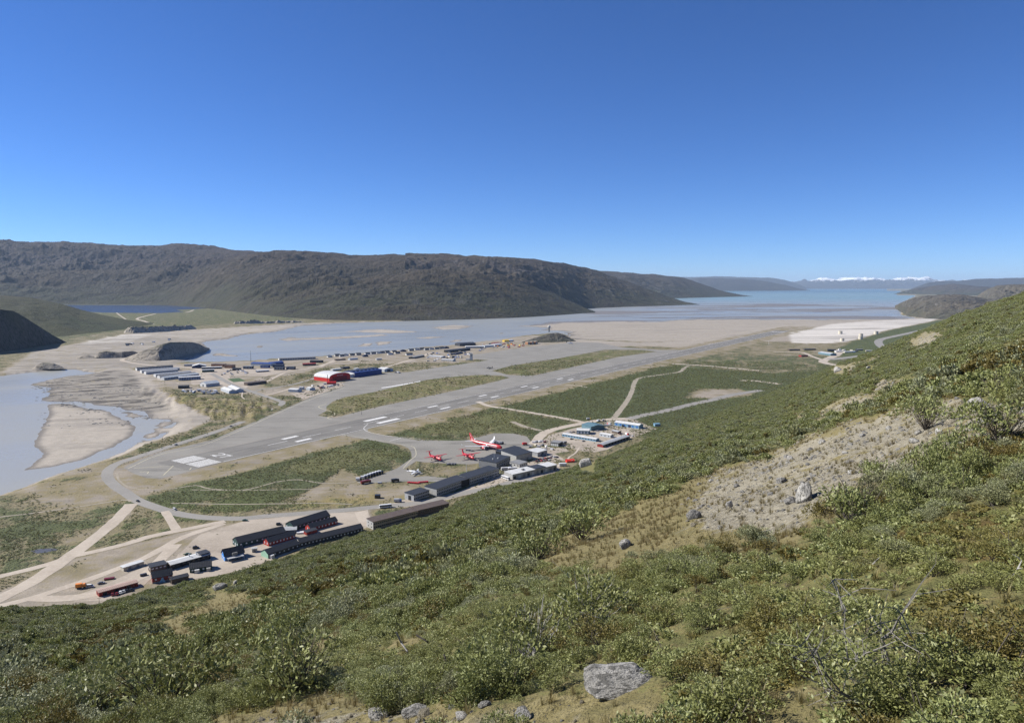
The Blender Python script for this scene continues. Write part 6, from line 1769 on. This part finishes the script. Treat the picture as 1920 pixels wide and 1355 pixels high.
for sy in (-1, 1):
    w = link('wing', wing_mesh('wing', [(sy * 1.8, 8.5, 11.5, CZ - 1.6, 1.5), (sy * 9.5, 3.2, 7.6, CZ - .9, 1.0), (sy * 20, -3.8, 4.9, CZ + .1, .6), (sy * 29, -9.8, 2.9, CZ + .9, .35), (sy * 31, -11.6, 2.0, CZ + 1.9, .25), (sy * 31.9, -13.2, 1.1, CZ + 3.9, .16)], M_JETWHITE), jet)
    link('stabilizer', wing_mesh('stabilizer', [(sy * .8, -21.5, 5.6, CZ + 1.2, .6), (sy * 9.6, -27.4, 2.2, CZ + 2.0, .25)], M_JETWHITE), jet)
    e = link('engine', lathe_x('engine', [(7.6, 1.62, CZ - 2.75), (6.0, 1.75, CZ - 2.75), (3.5, 1.6, CZ - 2.7), (1.5, 1.05, CZ - 2.65), (.4, .5, CZ - 2.6)], M_JETRED, 18), jet, (0, sy * 9.6, 0))
    link('intake', lathe_x('intake', [(8.3, 1.6, CZ - 2.75), (7.62, 1.78, CZ - 2.75)], M_JETWHITE, 18), e); link('fan', lathe_x('fan', [(8.35, 1.3, CZ - 2.75), (8.31, 1.35, CZ - 2.75)], M_DARK, 18), e)
    link('pylon', box_mesh('pylon', -.5, 5.5, -.22, .22, CZ - 1.5, CZ - .7, M_JETWHITE), e)
    g_ = link('main_gear', box_mesh('main_gear', -3.4, -2.9, sy * 5.2 - .3, sy * 5.2 + .3, .7, CZ - 1.6, W('grey')), jet)
    for dx in (-.9, .9): link('wheel', wheel_mesh(.7, 1.5, M_TYRE), g_, (-3.15 + dx, sy * 5.2, .7))
fin = link('tail_fin', fin_mesh('tail_fin', [(CZ + 1.4, -19.0, 9.0, .9), (CZ + 3, -20.6, 7.8, .7), (CZ + 11.4, -27.6, 3.4, .3)], M_JETRED), jet)
for x, z, rr in ((-23.4, 2.6, .7), (-25.6, 3.0, .65), (-23.2, 4.6, .6), (-25.6, 5.2, .55), (-25.2, 7.0, .5), (-27.4, 7.6, .5), (-27.0, 9.0, .45), (-28.6, 10.2, .45)):
    for sy in (-1, 1):
        V = [(rr * math.cos(t * math.pi / 6), 0, rr * math.sin(t * math.pi / 6)) for t in range(12)]
        link('tail_dot', new_mesh('tail_dot', V, [tuple(range(12)) if sy < 0 else tuple(range(11, -1, -1))], M_JETWHITE), fin, (x, sy * .42, CZ + z))
g_ = link('nose_gear', box_mesh('nose_gear', 22.6, 22.9, -.15, .15, .5, CZ - 2.4, W('grey')), jet)
link('wheel', wheel_mesh(.5, .9, M_TYRE), g_, (22.75, 0, .5))
text_part(jet, 'Greenland', 3.7, (14.2, -2.90, CZ + .25), (math.pi / 2, 0, 0), M_JETWHITE, .02)
text_part(jet, 'Greenland', 3.7, (14.2, 2.90, CZ + .25), (math.pi / 2, 0, math.pi), M_JETWHITE, .02)
link('emblem', new_mesh('emblem', [(4.2 + 1.0 * math.cos(t * math.pi / 6), -2.90, CZ + .5 + 1.0 * math.sin(t * math.pi / 6)) for t in range(12)], [tuple(range(12))], M_JETWHITE), jet)
tag(jet, 'large red jet airliner with white wings on the terminal apron', 'airliner')

def turboprop(nose, tail, label, body, trim, tag_group='red turboprops'):
    c, rz, sc = place_between(nose, tail, 2.4, 22.3)
    o = link('turboprop', None, None, (c[0], c[1], 0.05), (0, 0, rz)); o.scale = (sc,) * 3
    h = link('fuselage', lathe_x('fuselage', [(11.1, .1, 2.2), (10.6, .6, 2.25), (9.4, 1.1, 2.4), (7.5, 1.34, 2.5), (-4, 1.34, 2.5), (-8, .9, 2.85), (-11.1, .25, 3.2)], body, 14), o)
    link('cockpit_window', box_mesh('cockpit_window', 9.0, 9.9, -.8, .8, 2.9, 3.25, M_DARK), h)
    for k in range(12):
        for sy in (-1, 1): link('window', win_mesh(.3, .4, M_DARK), h, (6.6 - k * .85, sy * 1.31, 2.8), (0, 0, 0 if sy < 0 else math.pi))
    for sy in (-1, 1):
        link('wing', wing_mesh('wing', [(0, 2.2, 3.0, 3.95, .5), (sy * 6, 2.2, 2.8, 4.0, .45), (sy * 12.9, 1.6, 1.5, 4.3, .22)], body), o)
        e = link('engine', lathe_x('engine', [(4.8, .25, 3.4), (4.4, .55, 3.4), (2.5, .6, 3.4), (-1.5, .5, 3.45), (-3.5, .15, 3.6)], body, 10), o, (0, sy * 3.9, 0))
        V, F = [], []
        for k in range(4):
            a2 = k * math.pi / 2 + .5
            d = Vector((0, math.cos(a2), math.sin(a2)))
            tube(V, F, [Vector((4.9, 0, 3.4)), Vector((4.9, 0, 3.4)) + d * 1.0, Vector((4.9, 0, 3.4)) + d * 1.95], [.08, .13, .06], 4)
        link('propeller', new_mesh('propeller', V, F, M_DARK), e)
        g_ = link('main_gear', box_mesh('main_gear', -.6, -.3, sy * 3.9 - .12, sy * 3.9 + .12, .4, 3.0, W('grey')), o)
        link('wheel', wheel_mesh(.42, .5, M_TYRE), g_, (-.45, sy * 3.9, .42))
        link('stabilizer', wing_mesh('stabilizer', [(0, -9.6, 2.0, 6.75, .2), (sy * 4.0, -10.2, 1.2, 6.8, .12)], trim), o)
    link('tail_fin', fin_mesh('tail_fin', [(3.2, -6.6, 4.4, .35), (4.2, -8.0, 3.4, .3), (6.8, -9.7, 2.2, .2)], trim), o)
    g_ = link('nose_gear', box_mesh('nose_gear', 8.0, 8.2, -.1, .1, .3, 1.6, W('grey')), o); link('wheel', wheel_mesh(.3, .4, M_TYRE), g_, (8.1, 0, .3))
    tag(o, label, 'turboprop', tag_group)
turboprop((828, 862), (804.5, 854), 'red turboprop on the apron, left of the pair', M_JETRED, paint('tail_red', (0.30, 0.02, 0.03)))
turboprop((889, 859.8), (866.5, 850.8), 'red turboprop on the apron, right of the pair', M_JETRED, paint('tail_red', (0.30, 0.02, 0.03)))
def light_plane(u, v, heading, size, label, body):
    x, y = G(u, v)
    o = link('light_aircraft', None, None, (x, y, 0.05), (0, 0, heading)); o.scale = (size / 10,) * 3
    link('fuselage', lathe_x('fuselage', [(5, .15, 1.3), (4.5, .5, 1.35), (2, .8, 1.6), (-1, .75, 1.65), (-5, .2, 1.9)], body, 10), o)
    link('canopy', box_mesh('canopy', .6, 2.2, -.55, .55, 2.1, 2.55, M_DARK), o)
    for sy in (-1, 1):
        link('wing', wing_mesh('wing', [(sy * .4, 1.6, 1.9, 1.2, .25), (sy * 6.5, 1.0, 1.1, 1.6, .15)], body), o)
        link('stabilizer', wing_mesh('stabilizer', [(0, -4.0, 1.1, 2.0, .1), (sy * 2.2, -4.3, .7, 2.0, .08)], body), o)
        link('wheel', wheel_mesh(.3, .25, M_TYRE), o, (-.2, sy * 1.4, .3))
    link('tail_fin', fin_mesh('tail_fin', [(1.8, -3.6, 1.6, .15), (3.6, -4.6, .9, .1)], M_DARK), o)
    link('wheel', wheel_mesh(.25, .2, M_TYRE), o, (4.0, 0, .25))
    tag(o, label, 'airplane', 'small parked airplanes')
light_plane(777, 888, -0.25, 15, 'small white airplane beside the terminal grass', M_JETWHITE)
light_plane(918, 691.5, 2.6, 17, 'dark small airplane on the edge of the main apron', W('slate'))
light_plane(1068, 644.5, 0.2, 22, 'white airplane at the far end of the main apron', M_JETWHITE)

# ------------------------------------------------------------------ vehicles
VC = dict(white=(0.75, 0.75, 0.74), black=(0.02, 0.02, 0.022), grey=(0.22, 0.22, 0.23), darkred=(0.16, 0.018, 0.018), red=(0.55, 0.03, 0.025), orange=(0.75, 0.25, 0.03), blue=(0.05, 0.12, 0.35), green=(0.03, 0.09, 0.045), yellow=(0.70, 0.50, 0.05), silver=(0.45, 0.46, 0.47))
VM = {k: gloss('vehicle_' + k, v, 0.35) for k, v in VC.items()}
_vm = {}
def loft(name, rings, mat):
    """stack of rectangles (z, x0, x1, half width) to a closed body"""
    V, F = [], []
    for z, x0, x1, w in rings: V += [(x0, -w, z), (x1, -w, z), (x1, w, z), (x0, w, z)]
    for i in range(len(rings) - 1):
        for k in range(4):
            F.append((4 * i + k, 4 * i + (k + 1) % 4, 4 * i + 4 + (k + 1) % 4, 4 * i + 4 + k))
    m = 4 * (len(rings) - 1)
    F += [(3, 2, 1, 0), (m, m + 1, m + 2, m + 3)]
    return new_mesh(name, V, F, mat)
def shared(key, fn):
    if key not in _vm: _vm[key] = fn()
    return _vm[key]
def spot(u, v, u2, v2):
    a2, b2 = np.array(G(u, v)), np.array(G(u2, v2))
    d = b2 - a2
    return a2[0], a2[1], math.atan2(d[1], d[0])
def car(u, v, heading, col, label, group, van=False, px=True):
    x, y = G(u, v) if px else (u, v)
    o = link('van' if van else 'car', None, None, (x, y, 0.1), (0, 0, heading))
    H_ = 2.0 if van else 1.5
    link('body', shared(('body', col, van), lambda: loft('body', [(.35, -2.2, 2.2, .85), (.6, -2.3, 2.3, .9), (.95, -2.25, 2.2, .88)], VM[col])), o)
    link('cabin', shared(('cabin', van), lambda: loft('cabin', [(.96, -2.1 if van else -1.7, 1.6 if van else 1.1, .84), (H_ - .08, -2.0 if van else -1.2, 1.0 if van else .4, .7)], GLASS)), o)
    link('roof', shared(('roof', col, van), lambda: loft('roof', [(H_ - .075, -2.02 if van else -1.22, 1.02 if van else .42, .72), (H_, -1.9 if van else -1.1, .9 if van else .3, .66)], VM[col])), o)
    for dx in (-1.4, 1.4):
        for sy in (-.82, .82): link('wheel', shared('cw', lambda: wheel_mesh(.34, .22, M_TYRE)), o, (dx, sy, .34))
    tag(o, label, 'van' if van else 'car', group)
def truck(u, v, heading, cab, boxc, label, group, L_=7.5, name='truck', plough=False, sc=1.0):
    x, y = G(u, v)
    o = link(name, None, None, (x, y, 0.1), (0, 0, heading)); o.scale = (sc,) * 3
    link('chassis', shared(('ch', L_), lambda: box_mesh('chassis', -L_ / 2, L_ / 2, -.9, .9, .6, .95, M_DARK)), o)
    link('cab', shared(('cab', cab, L_), lambda: loft('cab', [(.96, L_ / 2 - 2.1, L_ / 2, 1.15), (1.9, L_ / 2 - 2.1, L_ / 2 - .05, 1.15), (2.8, L_ / 2 - 2.0, L_ / 2 - .5, 1.05)], VM[cab])), o)
    link('windscreen', shared(('ws', L_), lambda: box_mesh('windscreen', L_ / 2 - .42, L_ / 2 - .1, -.95, .95, 1.95, 2.55, GLASS)), o)
    link('cargo_box', shared(('box', boxc, L_), lambda: box_mesh('cargo_box', -L_ / 2, L_ / 2 - 2.3, -1.2, 1.2, .97, 3.2, VM[boxc])), o)
    for dx in (-L_ / 2 + 1.2, -L_ / 2 + 2.4, L_ / 2 - 1.1):
        for sy in (-.95, .95): link('wheel', shared('tw', lambda: wheel_mesh(.5, .35, M_TYRE)), o, (dx, sy, .5))
    if plough: link('plough_blade', shared('pb', lambda: loft('plough_blade', [(.1, L_ / 2 + .6, L_ / 2 + .8, 1.9), (1.2, L_ / 2 + .3, L_ / 2 + .5, 1.9)], VM['yellow'])), o)
    tag(o, label, name.replace('_', ' '), group)
def bus(u, v, heading, col, label, group, L_=12.0):
    x, y = G(u, v)
    o = link('bus', None, None, (x, y, 0.1), (0, 0, heading))
    link('body', shared(('bb', col, L_), lambda: loft('body', [(.4, -L_ / 2, L_ / 2, 1.22), (1.5, -L_ / 2, L_ / 2, 1.25)], VM[col])), o)
    link('window_band', shared(('bw', L_), lambda: loft('window_band', [(1.52, -L_ / 2 + .1, L_ / 2 - .1, 1.22), (2.6, -L_ / 2 + .15, L_ / 2 - .3, 1.2)], GLASS)), o)
    link('roof', shared(('br', col, L_), lambda: loft('roof', [(2.62, -L_ / 2 + .05, L_ / 2 - .2, 1.24), (3.1, -L_ / 2 + .2, L_ / 2 - .4, 1.1)], VM['white'])), o)
    for dx in (-L_ / 2 + 2.2, L_ / 2 - 2.4):
        for sy in (-1.1, 1.1): link('wheel', shared('bwh', lambda: wheel_mesh(.5, .3, M_TYRE)), o, (dx, sy, .5))
    tag(o, label, 'bus', group)
def crate(u, v, heading, L_, w, h, col, label, group, name='container', cat='container'):
    x, y = G(u, v)
    o = link(name, None, None, (x, y, 0.08), (0, 0, heading))
    link('shell', shared(('shell', col, L_, w, h), lambda: box_mesh('shell', -L_ / 2, L_ / 2, -w / 2, w / 2, .12, h, VM[col] if col in VM else W(col))), o)
    link('door', shared(('cdoor', L_, w, h), lambda: box_mesh('door', L_ / 2 + .01, L_ / 2 + .08, -w / 2 + .1, w / 2 - .1, .2, h - .15, W('grey'))), o)
    link('skid', shared(('skid', L_, w), lambda: box_mesh('skid', -L_ / 2 + .2, L_ / 2 - .2, -w / 2 + .1, w / 2 - .1, 0, .11, M_DARK)), o)
    tag(o, label, cat, group)
GV = 'vehicles of the near settlement'
car(327.5, 956, spot(327.5, 956, 345, 962)[2], 'white', 'white car driving on the bend of the paved road', 'cars on the road', True)
car(258.5, 940, spot(258.5, 940, 280, 949)[2], 'black', 'black car at the gravel road junction', 'cars on the road')
car(433, 799.5, spot(433, 799.5, 460, 788)[2], 'black', 'dark car on the road beside the apron', 'cars on the road')
car(436, 722.6, spot(436, 722, 450, 727)[2], 'black', 'dark car on the camp road', 'cars on the road')
car(330, 834, spot(330, 834, 350, 827)[2], 'grey', 'grey car on the road above the threshold', 'cars on the road')
truck(152, 1102, 0.4, 'orange', 'orange', 'orange truck parked left of the red shed', GV, 6.0)
car(169, 1100.5, 0.2, 'white', 'white van parked beside the orange truck', GV, True)
car(190, 1094, 0.5, 'grey', 'grey car on the gravel behind the red shed', GV)
crate(205, 1085.5, 0.4, 6, 2.2, 1.0, 'darkred', 'low dark red trailer on the gravel behind the red shed', GV, 'trailer', 'trailer')
for (u, v), c2, lb in zip([(211, 1115.2), (219, 1114.2), (226, 1111.5), (232, 1109.6), (238, 1108), (246, 1106.4)], ['darkred', 'darkred', 'white', 'silver', 'black', 'black'],
                          ['leftmost dark red car in front of the long red shed', 'second dark red car in front of the long red shed', 'white car in front of the long red shed', 'silver car right of the white one at the red shed', 'black car second from the right at the red shed', 'rightmost black car at the red shed']):
    car(u, v, RWA + 1.2, c2, lb, GV)
car(352, 1040, 0.3, 'green', 'green car behind the white roofed hall', GV)
car(367, 1028, 0.6, 'black', 'black van on the gravel behind the white roofed hall', GV, True)
crate(269, 1079, 0.7, 4, 2, 1.4, 'black', 'dark machine beside the brown flat roofed house', GV, 'machine', 'machine')
car(459.5, 976.4, 0.1, 'green', 'dark green car at the yard entrance', GV)
car(523, 984, 0.3, 'black', 'black van at the end of the right green barracks', GV, True)
car(543, 1003, 0.2, 'black', 'black car beside the canopy', GV)
crate(565, 999.5, 0.2, 7, 3, 1.2, 'white', 'white flat bed beside the red annex', GV, 'trailer', 'trailer')
bus(723, 951.5, spot(715, 952, 735, 950)[2], 'white', 'white bus on the road left of the terminal', 'buses near the terminal', 11)
bus(948, 898, spot(943, 895, 955, 899)[2], 'white', 'white coach at the corner of the cargo shed', 'buses near the terminal', 12)
bus(949, 881, 0.3, 'white', 'white bus parked behind the terminal block', 'buses near the terminal', 11)
bus(961, 881.5, 0.3, 'silver', 'silver bus beside the small office', 'buses near the terminal', 10)
truck(746, 941, 0.1, 'blue', 'silver', 'blue truck at the left end of the terminal', 'vehicles by the terminal', 7)
car(910, 900, RWA, 'white', 'white van in the shade of the terminal', 'vehicles by the terminal', True)
car(925, 895.5, RWA, 'silver', 'silver car in the shade of the terminal', 'vehicles by the terminal')
for i, (u, v) in enumerate([(1019, 853.5), (1024, 854.3), (1034, 856.2), (1039, 857), (1044, 857.6)]):
    car(u, v, 1.1, ('white', 'grey', 'silver', 'white', 'black')[i], '%s parked car in the row behind the square store' % ('first white', 'grey', 'silver', 'second white', 'black')[i], 'cars in the terminal lot')
LOTC = ['darkred', 'black', 'red', 'grey', 'darkred', 'white', 'black', 'darkred', 'silver', 'red', 'black', 'darkred']
for i in range(12):
    u, v = 1006 + (i % 6) * 4.8 + (i // 6) * 2, 865.5 - (i % 6) * .55 - (i // 6) * 4.0
    car(u, v, 1.15, LOTC[i], 'car in the %s row of the terminal car park, %s from the left' % (('front', 'back')[i // 6], ('first', 'second', 'third', 'fourth', 'fifth', 'sixth')[i % 6]), 'cars in the terminal lot')
crate(1055, 873, 0.1, 8, 3, 3, 'white', 'white trailer at the end of the cargo shed', 'vehicles by the terminal', 'trailer', 'trailer')
GE = 'ground equipment on the terminal apron'
for i, (u, v, h, c2, lb) in enumerate([(930, 831.5, .2, 'black', 'dark loader behind the airliner nose'), (935, 832, .2, 'grey', 'grey stairs truck behind the airliner nose'), (940, 832.6, .2, 'black', 'dark tug right of the stairs truck'), (984, 834, .4, 'red', 'red fire truck at the apron edge')]):
    truck(u, v, h, c2, 'silver' if i < 3 else 'red', lb, GE, 6.0)
for i, (u, v) in enumerate([(875, 844.5), (880, 845), (885, 845.6)]):
    crate(u, v, .3, 3, 1.6, 1.4, 'grey', ('left', 'middle', 'right')[i] + ' of three grey carts under the airliner wing', GE, 'baggage_cart', 'cart')
for i in range(5):
    crate(840 + i * 3.2, 871.4 - i * .15, .2 + i, 3.4, 1.8, 1.6, ('grey', 'black')[i % 2], '%s cart in the row on the grass edge of the apron' % ('first', 'second', 'third', 'fourth', 'fifth')[i], GE, 'baggage_cart', 'cart')
ploughs = [(673, 901), (682, 897.8), (688, 895.6), (693.5, 893.6), (698.5, 891.8), (703.5, 890.3), (708.5, 888.8), (713.5, 887.6)]
for i, (u, v) in enumerate(ploughs):
    truck(u, v, 0.2, 'black', 'white', '%s snow plough truck counted from the left on the small apron' % hl[i], 'snow ploughs parked in a row', 6.0, 'snow_plough', True)
truck(686, 906, 0.75, 'darkred', 'darkred', 'long dark red sweeper beside the snow plough row', 'vehicles on the small apron', 11.0, 'sweeper_truck')
truck(741, 903, 0.5, 'black', 'black', 'black truck at the edge of the small apron', 'vehicles on the small apron', 8.0)
crate(712, 906, 0.2, 4, 2, 1.5, 'silver', 'silver box on the grass below the small apron', 'vehicles on the small apron')
for i in range(9):
    crate(767 + i * 4.1, 906 + (.6 if i < 5 else -.6) + abs(4 - i) * -.35, .2, 3.2, 2, 1.3, 'red', '%s red cart in the line behind the terminal block' % hl[i], 'red carts behind the terminal', 'red_cart', 'cart')
crate(708, 933, 0.1, 5, 4, 3, 'black', 'small black hut in the grass left of the terminal', None, 'black_hut', 'hut')
GQ = 'equipment in the north yard'
for i, (u, v, k, c2, lb) in enumerate([
    (1104, 787, 't', 'yellow', 'yellow loader on the road behind the north yard'), (1122, 790.5, 't', 'black', 'black truck behind the north yard'), (1131, 790, 't', 'grey', 'grey truck behind the north yard'), (1142, 797, 't', 'red', 'red truck left of the blue hangar'),
    (1137, 799.5, 't', 'white', 'white truck between the green and blue hangars'), (1120, 808.5, 'c', 'silver', 'silver car beside the green hangar'), (1168, 799.5, 't', 'black', 'black truck before the blue hangar door'), (1176, 816, 't', 'red', 'red truck at the upper end of the grey roofed shed'),
    (1186, 818, 'c', 'white', 'white car at the upper end of the grey roofed shed'), (1064, 812, 'c', 'white', 'white car behind the low white roofed shed'), (1070, 811, 'c', 'grey', 'grey car behind the low white roofed shed'), (1076, 810.5, 'c', 'black', 'black car behind the low white roofed shed'),
    (1072, 823.5, 'c', 'black', 'black car in front of the low white roofed shed'), (1094, 827.5, 'c', 'grey', 'grey car at the grass strip of the north yard'), (1058, 832, 't', 'white', 'white truck beside the dark store'),
    (1162, 814, 'c', 'darkred', 'dark red car by the brown hut')]):
    if k == 't': truck(u, v, .2 + i * .7, c2, ('silver', 'white', 'grey')[i % 3], lb, GQ, 6.5)
    else: car(u, v, .3 + i * .5, c2, lb, GQ)
yards = [(1001, 830, 'white'), (1006, 829, 'grey'), (1011, 829, 'white'), (1016, 828, 'silver'), (1021, 829.5, 'darkred'), (994, 838.5, 'grey'), (1004, 835, 'cream'), (1010, 838, 'silver'), (1017, 835.5, 'grey'), (1024, 838, 'white'), (1029, 841, 'cream'), (1022, 843, 'grey'), (1016, 841.5, 'cream'), (1035, 843, 'silver')]
for i, (u, v, c2) in enumerate(yards):
    crate(u, v, i * .9, 4.2, 2.2, 1.8, c2, '%s %s crate from the left in the equipment yard beside the dark store' % (hl[sum(1 for q5 in sorted(yards) if q5[2] == c2 and q5 < (u, v, c2))], c2.replace('darkred', 'dark red')), 'equipment heaped beside the dark store', 'equipment_crate', 'crate')
rgc = np.random.default_rng(55)
CN = {'cream': 'cream', 'darkred': 'dark red'}
def clutter(n, quad, cols, what, group, name, size=(5.5, 2.4, 2.4)):
    spots = []
    for i in range(n):
        s, t = rgc.random(2)
        a2, b2, c2, d2 = (np.array(p) for p in quad)
        p = (a2 * (1 - s) + b2 * s) * (1 - t) + (d2 * (1 - s) + c2 * s) * t
        spots.append((p[0], p[1], cols[i % len(cols)], rgc.uniform(0, 3.1)))
    seen = {}
    for u, v, c, h in sorted(spots):
        k = seen[c] = seen.get(c, 0) + 1
        crate(u, v, h, *size, c, '%s %s %s from the left %s' % (hl[k - 1], CN.get(c, c), name.replace('_', ' '), what), group, name, name.replace('_', ' '))
clutter(26, [(340, 732), (402, 730), (412, 740), (345, 737)], ['white', 'silver', 'cream', 'black', 'white', 'grey'], 'in the storage ground above the scarp', 'storage ground above the scarp', 'container', (7, 2.5, 2.4))
clutter(14, [(572, 726), (618, 719), (640, 724), (600, 729)], ['black', 'white', 'grey', 'silver', 'darkred'], 'in the yard left of the red hangar', 'storage beside the red hangar', 'container', (6, 2.4, 2.4))
clutter(6, [(741, 698), (762, 697), (763, 700), (742, 701)], ['white', 'silver', 'grey'], 'on the apron right of the white hangar', 'carts by the white hangar', 'service_cart', (5, 2.4, 2.2))
clutter(44, [(800, 662), (905, 655), (880, 668), (800, 684)], ['white', 'grey', 'black', 'silver', 'cream', 'blue'], 'between the sheds behind the control tower', 'yard clutter behind the control tower', 'container', (7, 2.8, 2.6))
clutter(40, [(895, 648), (985, 637), (985, 650), (900, 656)], ['white', 'yellow', 'black', 'red', 'cream', 'grey', 'orange'], 'among the sheds at the far end of the town', 'containers at the far end of the town', 'container', (9, 3, 3.0))
clutter(18, [(430, 694), (470, 694), (470, 704), (400, 704)], ['white', 'grey', 'black', 'silver'], 'on the gravel in the middle of the camp', 'parked things in the camp', 'container', (5.5, 2.4, 2.2))
clutter(12, [(1566, 655), (1610, 655), (1610, 661), (1566, 661)], ['white', 'cream', 'black'], 'in the far depot', 'crates in the far depot', 'crate', (9, 4, 3.4))
clutter(10, [(225, 646), (320, 636), (330, 640), (230, 650)], ['white', 'grey', 'black'], 'in the gravel pit beyond the river', 'containers in the gravel pit', 'container', (10, 4, 4))
# guard rail on the bend
root = link('guard_rail', None)
P = catmull(GA([(215, 872.5), (240, 863), (280, 850.5), (330, 834), (400, 812)]), 7.0)
off = ribbon_pts(P, 13.0)[1]
V, F = [], []
tube(V, F, [(p[0], p[1], .75) for p in off], [.12] * len(off), 4)
link('rail', new_mesh('rail', V, F, W('steel')), root)
pm = box_mesh('post', -.12, .12, -.12, .12, 0, .95, W('concrete'))
for p in off: link('post', pm, root, (p[0], p[1], .05))
tag(root, 'low guard rail along the road bend above the threshold', 'guard rail')
keep = np.ones(len(VALLEY_PTS[0]), bool)
for a, b, d in FOOT:
    L_ = np.linalg.norm(b - a); ex = (b - a) / L_; ey = np.array([-ex[1], ex[0]])
    rel = VALLEY_PTS[0][:, :2] - a
    lx, ly = rel @ ex, rel @ ey
    keep &= ~((lx > -3) & (lx < L_ + 3) & (ly > -3) & (ly < d + 3))
keep_valley(keep)
# ------------------------------------------------------------------ air
HAZE = 1.65e-5
def haze():
    m = bpy.data.materials.new('valley_haze'); m.use_nodes = True
    nt = m.node_tree; nt.nodes.clear()
    o = nt.nodes.new('ShaderNodeOutputMaterial'); v = nt.nodes.new('ShaderNodeVolumePrincipled')
    v.inputs['Color'].default_value = (0.60, 0.78, 1.0, 1)
    v.inputs['Density'].default_value = HAZE
    nt.links.new(v.outputs[0], o.inputs['Volume'])
    x, y0, y1, z0, z1 = 75000, -3000, 72000, -12.0, 1000.0
    V = [(a, b, c) for c in (z0, z1) for a, b in ((-x, y0), (x, y0), (x, y1), (-x, y1))]
    F = [(3, 2, 1, 0), (4, 5, 6, 7), (0, 1, 5, 4), (1, 2, 6, 5), (2, 3, 7, 6), (3, 0, 4, 7)]
    tag(link('haze', new_mesh('haze', V, F, m)), 'thin blue haze filling the valley', None, None, 'stuff')
haze()
